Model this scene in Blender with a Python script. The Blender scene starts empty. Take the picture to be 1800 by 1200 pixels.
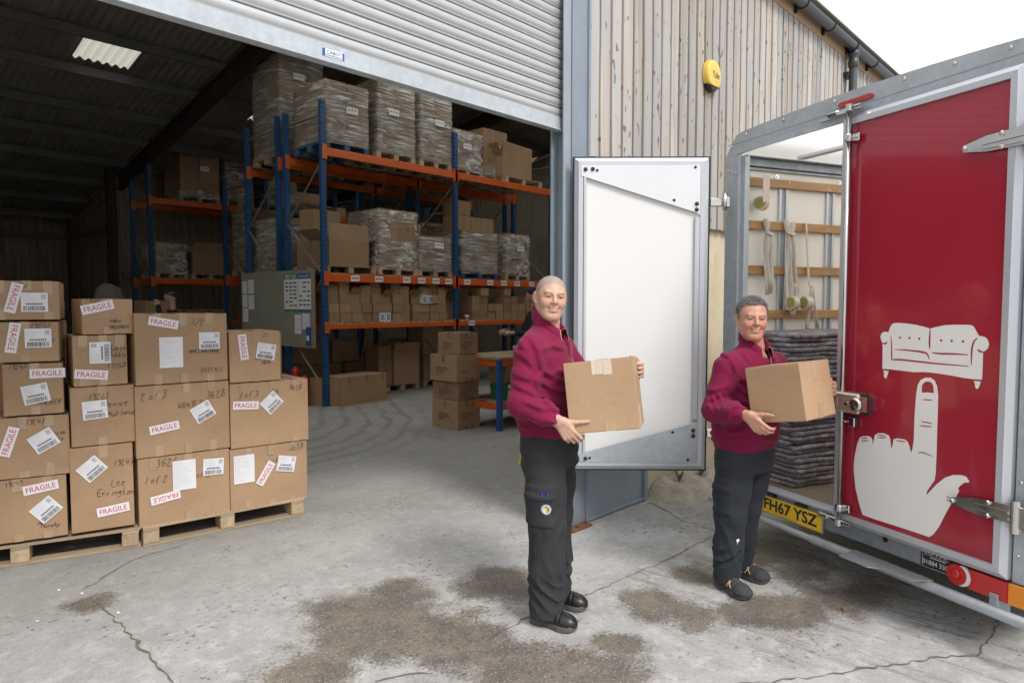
import bpy, math, random
import numpy as np
from mathutils import Vector, Matrix, noise
from mathutils.bvhtree import BVHTree
random.seed(7)
R = math.radians
ORD = ['first', 'second', 'third', 'fourth', 'fifth', 'sixth', 'seventh', 'eighth', 'ninth', 'tenth', 'eleventh', 'twelfth', 'thirteenth', 'fourteenth', 'fifteenth', 'sixteenth', 'seventeenth', 'eighteenth', 'nineteenth', 'twentieth', 'twenty first', 'twenty second', 'twenty third', 'twenty fourth', 'twenty fifth', 'twenty sixth', 'twenty seventh', 'twenty eighth', 'twenty ninth', 'thirtieth', 'thirty first', 'thirty second', 'thirty third']
SC = bpy.context.scene
COL = SC.collection

# ------------------------------------------------------------------ camera
TH = R(43.2)                               # view heading measured from the warehouse wall (X axis)
cam_d = bpy.data.cameras.new("camera")
cam_d.sensor_width = 36.0
cam_d.lens = 24.0
cam_d.clip_start = 0.05
cam_d.clip_end = 2000.0
cam = bpy.data.objects.new("camera", cam_d)
COL.objects.link(cam)
cam.location = (0, 0, 1.65)
cam.rotation_euler = (R(90 - 3.1), 0, TH - R(90))
SC.camera = cam
FH = Vector((math.cos(TH), math.sin(TH), 0))      # horizontal view direction
RT = Vector((math.sin(TH), -math.cos(TH), 0))     # to the right of it

# ------------------------------------------------------------------ sky, sun, exposure
SUN_EL = R(48)
sun_vec = (-FH * 0.80 + RT * 0.60).normalized()
SUN_AZ = math.atan2(sun_vec.x, sun_vec.y)
W = bpy.data.worlds.new("World")
SC.world = W
W.use_nodes = True
wn, wl = W.node_tree.nodes, W.node_tree.links
wn.clear()
w_out = wn.new("ShaderNodeOutputWorld")
w_bg = wn.new("ShaderNodeBackground")
w_bg.inputs["Strength"].default_value = 0.13
w_sky = wn.new("ShaderNodeTexSky")
w_sky.sky_type = 'NISHITA'
w_sky.sun_disc = False
w_sky.sun_elevation = SUN_EL
w_sky.sun_rotation = SUN_AZ
w_sky.dust_density = 4.0
w_tc = wn.new("ShaderNodeTexCoord")
w_nz = wn.new("ShaderNodeTexNoise")
w_nz.inputs["Scale"].default_value = 3.6
w_nz.inputs["Detail"].default_value = 5.0
w_rmp = wn.new("ShaderNodeValToRGB")
w_rmp.color_ramp.elements[0].position = 0.38
w_rmp.color_ramp.elements[0].color = (5.6, 5.8, 6.15, 1)
w_rmp.color_ramp.elements[1].position = 0.66
w_rmp.color_ramp.elements[1].color = (11.2, 11.2, 11.3, 1)
w_mix = wn.new("ShaderNodeMixRGB")
w_mix.inputs[0].default_value = 0.93
wl.new(w_tc.outputs["Generated"], w_nz.inputs["Vector"])
wl.new(w_nz.outputs["Fac"], w_rmp.inputs[0])
wl.new(w_sky.outputs[0], w_mix.inputs[1])
wl.new(w_rmp.outputs[0], w_mix.inputs[2])
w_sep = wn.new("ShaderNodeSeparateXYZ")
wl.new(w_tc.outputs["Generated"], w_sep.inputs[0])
w_zenith = wn.new("ShaderNodeMapRange")             # brighter towards the unseen zenith, added to lift the yard: (1 + sin h) / 2
w_zenith.inputs[1].default_value = 0.0; w_zenith.inputs[2].default_value = 1.0
w_zenith.inputs[3].default_value = 0.5; w_zenith.inputs[4].default_value = 1.0
wl.new(w_sep.outputs[2], w_zenith.inputs[0])
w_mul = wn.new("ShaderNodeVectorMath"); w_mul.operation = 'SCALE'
wl.new(w_mix.outputs[0], w_mul.inputs[0]); wl.new(w_zenith.outputs[0], w_mul.inputs["Scale"])
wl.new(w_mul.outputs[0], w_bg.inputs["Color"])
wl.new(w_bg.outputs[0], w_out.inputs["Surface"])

sl = bpy.data.lights.new("sun", 'SUN')
sl.energy = 1.5
sl.angle = R(16)
sl.color = (1.0, 0.965, 0.92)
sun = bpy.data.objects.new("sun", sl)
COL.objects.link(sun)
sv = Vector((sun_vec.x * math.cos(SUN_EL), sun_vec.y * math.cos(SUN_EL), math.sin(SUN_EL)))
sun.rotation_euler = sv.to_track_quat('Z', 'Y').to_euler()
sun.location = (0, 0, 30)

SC.view_settings.view_transform = 'Standard'
SC.view_settings.look = 'None'
SC.view_settings.exposure = 0.80
SC.view_settings.gamma = 1.0
SC.view_settings.use_curve_mapping = False
SC.render.engine = 'CYCLES'
SC.cycles.use_denoising = True
SC.cycles.max_bounces = 8
SC.cycles.diffuse_bounces = 5
SC.cycles.glossy_bounces = 4
SC.cycles.transparent_max_bounces = 12
SC.cycles.sample_clamp_indirect = 6.0
SC.cycles.caustics_reflective = False
SC.cycles.caustics_refractive = False

# ------------------------------------------------------------------ materials
MATS = {}

def mk(name, col, rough=0.6, metal=0.0, var=(), bump=None, rnd=0.0, coat=0.0, spec=0.5, sheen=0.0, rvar=0.0, crease=None):
    """Principled material. var: (scale xyz or number, amount, detail, colour or None) layers of noise;
    bump: (scale, strength, distance); rnd: per-object brightness spread."""
    m = bpy.data.materials.new(name)
    m.use_nodes = True
    nt = m.node_tree
    N, L = nt.nodes, nt.links
    b = N["Principled BSDF"]
    b.inputs["Roughness"].default_value = rough
    b.inputs["Metallic"].default_value = metal
    b.inputs["Specular IOR Level"].default_value = spec
    b.inputs["Coat Weight"].default_value = coat
    b.inputs["Coat Roughness"].default_value = 0.05
    b.inputs["Sheen Weight"].default_value = sheen
    tc = N.new("ShaderNodeTexCoord")
    oi = N.new("ShaderNodeObjectInfo")
    sc_ = N.new("ShaderNodeVectorMath"); sc_.operation = 'SCALE'
    cx = N.new("ShaderNodeCombineXYZ")
    for i in range(3):
        L.new(oi.outputs["Random"], cx.inputs[i])
    L.new(cx.outputs[0], sc_.inputs[0]); sc_.inputs["Scale"].default_value = 37.0
    ad = N.new("ShaderNodeVectorMath"); ad.operation = 'ADD'
    L.new(tc.outputs["Object"], ad.inputs[0]); L.new(sc_.outputs[0], ad.inputs[1])
    vec = ad.outputs[0]
    rgb = N.new("ShaderNodeRGB"); rgb.outputs[0].default_value = (*col, 1)
    cur = rgb.outputs[0]

    def nz(scale, detail, rgh=0.55):
        t = N.new("ShaderNodeTexNoise")
        t.inputs["Scale"].default_value = 1.0
        t.inputs["Detail"].default_value = detail
        t.inputs["Roughness"].default_value = rgh
        mp = N.new("ShaderNodeMapping")
        s = scale if hasattr(scale, '__len__') else (scale,) * 3
        mp.inputs["Scale"].default_value = s
        L.new(vec, mp.inputs["Vector"]); L.new(mp.outputs[0], t.inputs["Vector"])
        return t.outputs["Fac"]
    for v in var:
        scale, amt, det = v[0], v[1], v[2]
        f = nz(scale, det)
        if len(v) > 3 and v[3] is not None:           # blend towards another colour where the noise is high
            mr = N.new("ShaderNodeMapRange"); mr.inputs[1].default_value = v[4] if len(v) > 4 else 0.5
            mr.inputs[2].default_value = (v[4] if len(v) > 4 else 0.5) + (v[5] if len(v) > 5 else 0.18)
            mr.inputs[3].default_value = 0; mr.inputs[4].default_value = amt
            L.new(f, mr.inputs[0])
            mx = N.new("ShaderNodeMixRGB"); L.new(mr.outputs[0], mx.inputs[0]); L.new(cur, mx.inputs[1])
            mx.inputs[2].default_value = (*v[3], 1); cur = mx.outputs[0]
        else:
            mr = N.new("ShaderNodeMapRange"); mr.inputs[1].default_value = 0.25; mr.inputs[2].default_value = 0.75
            mr.inputs[3].default_value = 1 - amt; mr.inputs[4].default_value = 1 + amt
            L.new(f, mr.inputs[0])
            mx = N.new("ShaderNodeVectorMath"); mx.operation = 'SCALE'
            L.new(cur, mx.inputs[0]); L.new(mr.outputs[0], mx.inputs["Scale"]); cur = mx.outputs[0]
    if rnd:
        mr = N.new("ShaderNodeMapRange"); mr.inputs[3].default_value = 1 - rnd; mr.inputs[4].default_value = 1 + rnd
        L.new(oi.outputs["Random"], mr.inputs[0])
        mx = N.new("ShaderNodeVectorMath"); mx.operation = 'SCALE'
        L.new(cur, mx.inputs[0]); L.new(mr.outputs[0], mx.inputs["Scale"]); cur = mx.outputs[0]
    L.new(cur, b.inputs["Base Color"])
    if rvar:
        f = nz(9.0, 3)
        mr = N.new("ShaderNodeMapRange"); mr.inputs[1].default_value = .3; mr.inputs[2].default_value = .7
        mr.inputs[3].default_value = max(0, rough - rvar); mr.inputs[4].default_value = min(1, rough + rvar)
        L.new(f, mr.inputs[0]); L.new(mr.outputs[0], b.inputs["Roughness"])
    if bump:
        f = nz(bump[0], 4)
        bp = N.new("ShaderNodeBump"); bp.inputs["Strength"].default_value = bump[1]
        bp.inputs["Distance"].default_value = bump[2] if len(bump) > 2 else 0.01
        L.new(f, bp.inputs["Height"]); L.new(bp.outputs[0], b.inputs["Normal"])
    if crease:                                   # sharp little cloth creases
        t = N.new("ShaderNodeTexNoise"); t.noise_type = 'RIDGED_MULTIFRACTAL'
        t.inputs["Scale"].default_value = crease[0]; t.inputs["Detail"].default_value = 3; t.inputs["Distortion"].default_value = 1.2
        L.new(vec, t.inputs["Vector"])
        b2 = N.new("ShaderNodeBump"); b2.inputs["Strength"].default_value = crease[1]; b2.inputs["Distance"].default_value = crease[2]
        L.new(t.outputs["Fac"], b2.inputs["Height"])
        if bump: L.new(bp.outputs[0], b2.inputs["Normal"])
        L.new(b2.outputs[0], b.inputs["Normal"])
    MATS[name] = m
    return m

M = {}
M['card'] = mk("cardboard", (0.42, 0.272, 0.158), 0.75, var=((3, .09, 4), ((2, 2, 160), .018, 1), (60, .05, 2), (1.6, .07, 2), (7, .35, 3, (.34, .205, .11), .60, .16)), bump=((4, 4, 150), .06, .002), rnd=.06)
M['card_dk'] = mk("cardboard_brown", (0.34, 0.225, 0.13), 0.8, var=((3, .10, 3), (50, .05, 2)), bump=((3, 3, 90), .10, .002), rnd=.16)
M['card_in'] = mk("cardboard_inner", (0.34, 0.22, 0.125), 0.85, var=((5, .08, 3),), rnd=.1)
M['tape'] = mk("clear_tape", (0.45, 0.315, 0.195), 0.22, var=(((90, 8, 8), .10, 2),), bump=((70, 6, 6), .25, .001), rnd=.06)
M['tape_w'] = mk("white_ribbed_tape", (0.62, 0.52, 0.42), 0.35, var=(((240, 3, 3), .16, 2),), bump=((200, 4, 4), .3, .001))
M['tape_br'] = mk("brown_tape", (0.26, 0.15, 0.08), 0.3, rnd=.1)
M['paper'] = mk("white_paper", (0.80, 0.80, 0.83), 0.55, var=((9, .03, 2),))
M['paper_gr'] = mk("printed_grey", (0.50, 0.51, 0.56), 0.6)
M['ink_red'] = mk("red_ink", (0.62, 0.035, 0.075), 0.5)
M['ink_blk'] = mk("black_ink", (0.025, 0.022, 0.022), 0.6)
M['ink_gry'] = mk("marker_ink", (0.045, 0.034, 0.03), 0.6)
M['print_red'] = mk("faded_red_print", (0.26, 0.07, 0.045), 0.75)
M['print_dk'] = mk("faded_black_print", (0.10, 0.065, 0.045), 0.75)
M['pal'] = mk("pallet_wood", (0.37, 0.285, 0.19), 0.8, var=(((2, 26, 26), .22, 4), (5, .16, 3), (2.5, .5, 3, (.20, .15, .11), .55)), bump=((4, 50, 50), .3, .004), rnd=.14)
M['pal_blk'] = mk("pallet_block_wood", (0.46, 0.345, 0.22), 0.8, var=(((26, 3, 26), .2, 4), (6, .18, 3)), bump=((50, 5, 50), .3, .004), rnd=.14)
M['pal_blue'] = mk("blue_pallet_paint", (0.04, 0.10, 0.20), 0.7, var=((8, .2, 3),))
M['plank'] = mk("weathered_larch", (0.44, 0.395, 0.345), 0.85,
                var=(((34, 34, 1.0), .26, 5), ((7, 7, .45), .22, 3), ((5, 5, .7), .9, 4, (.38, .378, .375), .38, .2), ((9, 9, .8), .45, 4, (.33, .24, .16), .56, .14), ((30, 30, 1.6), .35, 3, (.26, .22, .19), .60, .10), ((24, 24, 10), .8, 1, (.11, .085, .075), .685, .03)),
                bump=((45, 45, 1.5), .45, .004), rnd=.17)
M['plank_edge'] = mk("sheltered_larch", (0.40, 0.27, 0.17), 0.85, var=(((30, 30, 1.1), .2, 5),), rnd=.1)
M['plank_in'] = mk("old_barn_boards", (0.24, 0.20, 0.155), 0.9, var=(((20, 20, 1), .25, 4), (2, .2, 3)), rnd=.2)
M['fibre'] = mk("fibre_cement_sheet", (0.27, 0.255, 0.225), 0.9, var=((1.3, .22, 4), (12, .12, 3)))
M['render'] = mk("cream_render", (0.55, 0.48, 0.35), 0.9, var=((2.2, .12, 4), (30, .05, 2), ((4, 4, 1.2), .5, 4, (.33, .27, .19), .58)), bump=(25, .25, .006))
M['steel_pt'] = mk("painted_grey_steel", (0.22, 0.26, 0.31), 0.5, var=((3, .10, 4), ((14, 14, 1.1), .85, 5, (.31, .24, .14), .575, .08)), bump=(60, .06, .002), rvar=.12)
M['steel_panel'] = mk("grey_steel_panel", (0.27, 0.315, 0.36), 0.42, var=((2, .10, 4), (14, .05, 3)), rvar=.12)
M['rust'] = mk("rusty_plate", (0.20, 0.085, 0.04), 0.9, var=((14, .3, 4),), bump=(60, .4, .003))
M['purlin'] = mk("roof_purlin", (0.15, 0.147, 0.138), 0.7, var=((2, .2, 3),))
M['rafter'] = mk("red_oxide_steel", (0.055, 0.028, 0.024), 0.7, var=((3, .25, 3),))
M['slat'] = mk("shutter_aluminium", (0.47, 0.48, 0.49), 0.40, metal=.35, var=(((.6, 8, 8), .05, 3), (14, .03, 3)), rnd=.02, rvar=.06)
M['blk'] = mk("black_plastic", (0.018, 0.019, 0.021), 0.4)
M['gutter'] = mk("dark_grey_pvc", (0.055, 0.058, 0.065), 0.35, var=((3, .15, 3),))
M['alarm_y'] = mk("yellow_alarm_cover", (0.80, 0.52, 0.09), 0.35)
M['galv'] = mk("galvanised_steel", (0.47, 0.51, 0.54), 0.50, metal=.35, var=((22, .09, 2), (3, .10, 4), (60, .05, 2)), rvar=.10)
M['galv_dk'] = mk("galvanised_chassis", (0.33, 0.36, 0.39), 0.5, metal=.5, var=((25, .12, 2), (4, .14, 4)), rvar=.1)
M['alu'] = mk("extruded_aluminium", (0.58, 0.60, 0.64), 0.36, metal=.4, var=(((4, 4, .7), .05, 3),), rvar=.05)
M['chrome'] = mk("polished_stainless", (0.62, 0.61, 0.59), 0.14, metal=1.0, var=((9, .05, 2),), rvar=.05)
M['brass'] = mk("lock_plate", (0.68, 0.57, 0.44), 0.26, metal=.6)
M['red'] = mk("red_grp_panel", (0.37, 0.020, 0.040), 0.20, coat=.5, spec=.5, var=((1.2, .05, 2),), bump=((1.6, 1.6, 2.4), .05, .05))
M['cream'] = mk("cream_vinyl", (0.86, 0.855, 0.82), 0.35, var=((3, .02, 2),))
M['grp'] = mk("white_grp_panel", (0.80, 0.80, 0.79), 0.28, var=((1.1, .02, 3),))
M['grp_in'] = mk("ivory_inner_wall", (0.84, 0.81, 0.73), 0.4, var=((1.5, .03, 3),))
M['lath'] = mk("varnished_lath", (0.42, 0.235, 0.09), 0.42, var=(((2, 2, 40), .16, 4), ((3, 3, 20), .2, 3)))
M['strap'] = mk("cotton_webbing", (0.62, 0.57, 0.49), 0.9, var=((30, .10, 3),), bump=(220, .3, .002))
M['ply'] = mk("trailer_floor_ply", (0.20, 0.155, 0.105), 0.55, var=((3, .2, 4), (40, .12, 3)), bump=(80, .2, .002))
M['blanket'] = mk("grey_moving_blanket", (0.185, 0.172, 0.188), 0.95, var=((26, .45, 4), (90, .4, 3), (14, .55, 3, (.46, .43, .45), .53, .1), (9, .5, 3, (.33, .18, .25), .60, .07)), bump=(90, .6, .005), rnd=.16)
M['plate_y'] = mk("reflective_yellow", (0.95, 0.60, 0.015), 0.4)
M['lens_r'] = mk("red_lens", (0.50, 0.012, 0.012), 0.12, coat=.5, bump=((160, 160, 160), .08, .002))
M['lens_w'] = mk("white_lens", (0.75, 0.73, 0.72), 0.15, coat=.5)
M['lens_o'] = mk("amber_lens", (0.80, 0.26, 0.008), 0.14, coat=.5)
M['blue'] = mk("rack_blue", (0.014, 0.075, 0.20), 0.45, var=((4, .15, 3),))
M['blue_br'] = mk("bench_blue", (0.012, 0.085, 0.30), 0.4)
M['orange'] = mk("rack_orange", (0.62, 0.115, 0.018), 0.45, var=((3, .12, 3),))
M['brace'] = mk("rack_brace_zinc", (0.30, 0.29, 0.27), 0.45, metal=.5)
M['hole'] = mk("punched_hole_shadow", (0.006, 0.010, 0.02), 0.8)
M['chip'] = mk("chipboard", (0.30, 0.235, 0.155), 0.8, var=((60, .12, 3),))
M['board'] = mk("notice_board_ply", (0.27, 0.27, 0.215), 0.75, var=((4, .08, 3),))
M['green'] = mk("green_print", (0.02, 0.20, 0.06), 0.6)
M['bluep'] = mk("blue_print", (0.03, 0.10, 0.32), 0.6)
M['ext'] = mk("extinguisher_red", (0.38, 0.018, 0.02), 0.25)
M['yellow'] = mk("yellow_paint", (0.62, 0.50, 0.03), 0.5)
M['binder'] = mk("green_binder", (0.03, 0.13, 0.045), 0.5)
M['pink'] = mk("pink_carton_print", (0.55, 0.30, 0.34), 0.6)
M['teal'] = mk("teal_carton_print", (0.30, 0.45, 0.46), 0.6)
M['sweat'] = mk("burgundy_sweatshirt", (0.190, 0.012, 0.050), 0.95, var=((5, .06, 3), (260, .10, 2)), bump=(150, .2, .002), sheen=.08, spec=.15, crease=(5, .35, .012))
M['polo'] = mk("dark_burgundy_polo", (0.13, 0.012, 0.045), 0.9, bump=(260, .2, .002), spec=.2)
M['trou'] = mk("black_work_twill", (0.033, 0.033, 0.037), 0.85, var=((6, .14, 3), (300, .12, 2)), bump=(240, .18, .002), sheen=.03, spec=.25, crease=(6, .55, .014))
M['trou_n'] = mk("charcoal_work_twill", (0.027, 0.031, 0.037), 0.85, var=((6, .14, 3), (300, .12, 2)), bump=(240, .18, .002), sheen=.03, spec=.25, crease=(6, .55, .014))
M['leather'] = mk("black_shoe_leather", (0.012, 0.012, 0.014), 0.34, var=((20, .2, 3),), bump=(40, .2, .003), rvar=.08)
M['suede'] = mk("grey_shoe_nubuck", (0.045, 0.045, 0.050), 0.85, var=((30, .15, 3),), bump=(180, .3, .002))
M['sole'] = mk("worn_rubber_sole", (0.10, 0.09, 0.075), 0.8, var=((20, .25, 3),))
M['sole_d'] = mk("dark_rubber_sole", (0.085, 0.083, 0.080), 0.8, var=((20, .25, 3),))
M['tan'] = mk("tan_lace", (0.50, 0.30, 0.07), 0.7)
M['zip'] = mk("zip_tape", (0.30, 0.20, 0.10), 0.5, metal=.4)
M['white'] = mk("white_thread", (0.78, 0.77, 0.80), 0.7)
M['pen'] = mk("blue_pen", (0.02, 0.05, 0.40), 0.35)
M['navy'] = mk("navy_knit", (0.012, 0.016, 0.032), 0.9, bump=(120, .2, .003))
M['eye'] = mk("eye_white", (0.42, 0.38, 0.36), 0.3)
M['iris'] = mk("iris", (0.022, 0.017, 0.015), 0.15)
M['teeth'] = mk("teeth", (0.60, 0.55, 0.47), 0.35)
M['crack'] = mk("crack_dirt", (0.15, 0.135, 0.112), 0.95, var=((30, .3, 3),))
M['stone'] = mk("rough_stone_kerb", (0.40, 0.37, 0.31), 0.95, var=((8, .25, 4), (40, .2, 3)), bump=(30, .7, .02))


def film_material(name, fac_lo, fac_hi, streak, haze):
    """clear stretch film: thin glossy streaks where it is gathered, faint cloud elsewhere"""
    m = bpy.data.materials.new(name)
    m.use_nodes = True
    N, L = m.node_tree.nodes, m.node_tree.links
    N.clear()
    out = N.new("ShaderNodeOutputMaterial")
    mix = N.new("ShaderNodeMixShader")
    tr = N.new("ShaderNodeBsdfTransparent"); tr.inputs[0].default_value = (.86, .86, .85, 1)
    gl = N.new("ShaderNodeBsdfPrincipled")
    gl.inputs["Base Color"].default_value = (.80, .79, .75, 1)
    gl.inputs["Roughness"].default_value = .20
    gl.inputs["Specular IOR Level"].default_value = 1.0
    tc = N.new("ShaderNodeTexCoord")

    def nz(scale, rot, typ, det, dist):
        mp = N.new("ShaderNodeMapping"); mp.inputs["Scale"].default_value = scale; mp.inputs["Rotation"].default_value = rot
        t = N.new("ShaderNodeTexNoise"); t.noise_type = typ; t.normalize = True if typ == 'FBM' else False
        t.inputs["Scale"].default_value = 1.0; t.inputs["Detail"].default_value = det; t.inputs["Distortion"].default_value = dist
        L.new(tc.outputs["Object"], mp.inputs[0]); L.new(mp.outputs[0], t.inputs["Vector"])
        return t.outputs["Fac"]

    def rng(x, a, b, c, d):
        r = N.new("ShaderNodeMapRange")
        for k, v in zip((1, 2, 3, 4), (a, b, c, d)): r.inputs[k].default_value = v
        L.new(x, r.inputs[0]); return r.outputs[0]
    st = nz(streak, (.12, .20, .1), 'FBM', 5, .8)
    st2 = nz((streak[0] * 2.2, streak[1] * 2.2, streak[2] * 3.0), (-.12, .18, .3), 'FBM', 4, .4)
    cl = nz((2.2, 2.2, 2.6), (0, 0, 0), 'FBM', 3, .3)
    mm = N.new("ShaderNodeMath"); mm.operation = 'MULTIPLY'
    L.new(rng(st, .42, .56, 0, 1), mm.inputs[0]); L.new(rng(st2, .36, .54, .25, 1), mm.inputs[1])
    a = mm.outputs[0]
    c = rng(cl, .32, .54, .22, 1)  # gathers the painted highlights into patches
    mu = N.new("ShaderNodeMath"); mu.operation = 'MULTIPLY'; L.new(a, mu.inputs[0]); L.new(c, mu.inputs[1])
    f = rng(mu.outputs[0], 0, 1, fac_lo, fac_hi)
    hz = rng(cl, .48, .70, 0, haze)
    mx = N.new("ShaderNodeMath"); mx.operation = 'MAXIMUM'; L.new(f, mx.inputs[0]); L.new(hz, mx.inputs[1])
    bp = N.new("ShaderNodeBump"); bp.inputs["Strength"].default_value = 1.0; bp.inputs["Distance"].default_value = .03
    L.new(a, bp.inputs["Height"]); L.new(bp.outputs[0], gl.inputs["Normal"])
    L.new(mx.outputs[0], mix.inputs[0]); L.new(tr.outputs[0], mix.inputs[1]); L.new(gl.outputs[0], mix.inputs[2])
    L.new(mix.outputs[0], out.inputs[0])
    return m


M['film'] = film_material("stretch_film", .12, .98, (1.8, 1.8, 20), .46)
M['film_hv'] = film_material("crumpled_film", .20, .98, (4, 4, 9), .60)


def translucent(name, col, rough_mix=.35):
    m = bpy.data.materials.new(name)
    m.use_nodes = True
    N, L = m.node_tree.nodes, m.node_tree.links
    N.clear()
    out = N.new("ShaderNodeOutputMaterial"); mix = N.new("ShaderNodeMixShader")
    a = N.new("ShaderNodeBsdfTranslucent"); a.inputs[0].default_value = (*col, 1)
    d = N.new("ShaderNodeBsdfDiffuse"); d.inputs[0].default_value = (*col, 1)
    mix.inputs[0].default_value = rough_mix
    L.new(a.outputs[0], mix.inputs[1]); L.new(d.outputs[0], mix.inputs[2]); L.new(mix.outputs[0], out.inputs[0])
    return m


M['skylight'] = translucent("rooflight_sheet", (.92, .91, .85), .12)  # bright sheet for the unseen rooflights added as fill
M['skylight_old'] = translucent("dirty_rooflight_sheet", (.40, .39, .33), .2)
M['trl_roof'] = translucent("translucent_roof", (.93, .93, .90), .12)


def vcol_material(name, rough=.5, sss=0.0, bump=(90, .12, .002), sheen=0):
    m = bpy.data.materials.new(name)
    m.use_nodes = True
    N, L = m.node_tree.nodes, m.node_tree.links
    b = N["Principled BSDF"]
    at = N.new("ShaderNodeAttribute"); at.attribute_name = "Col"
    b.inputs["Roughness"].default_value = rough
    if sss:
        b.inputs["Subsurface Weight"].default_value = sss
        b.inputs["Subsurface Radius"].default_value = (.012, .004, .002)
        b.inputs["Subsurface Scale"].default_value = .6
    tc = N.new("ShaderNodeTexCoord")
    t = N.new("ShaderNodeTexNoise"); t.inputs["Scale"].default_value = bump[0]; t.inputs["Detail"].default_value = 4
    L.new(tc.outputs["Object"], t.inputs["Vector"])
    mr = N.new("ShaderNodeMapRange"); mr.inputs[1].default_value = .3; mr.inputs[2].default_value = .7
    mr.inputs[3].default_value = .90; mr.inputs[4].default_value = 1.10
    L.new(t.outputs["Fac"], mr.inputs[0])
    sc_ = N.new("ShaderNodeVectorMath"); sc_.operation = 'SCALE'
    L.new(at.outputs["Color"], sc_.inputs[0]); L.new(mr.outputs[0], sc_.inputs["Scale"])
    L.new(sc_.outputs[0], b.inputs["Base Color"])
    bp = N.new("ShaderNodeBump"); bp.inputs["Strength"].default_value = bump[1]; bp.inputs["Distance"].default_value = bump[2]
    L.new(t.outputs["Fac"], bp.inputs["Height"]); L.new(bp.outputs[0], b.inputs["Normal"])
    return m


M['skin'] = vcol_material("skin", .48, 0)
M['hair'] = vcol_material("grey_hair", .7, 0, (220, .8, .006))

# ------------------------------------------------------------------ mesh helpers


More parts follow.
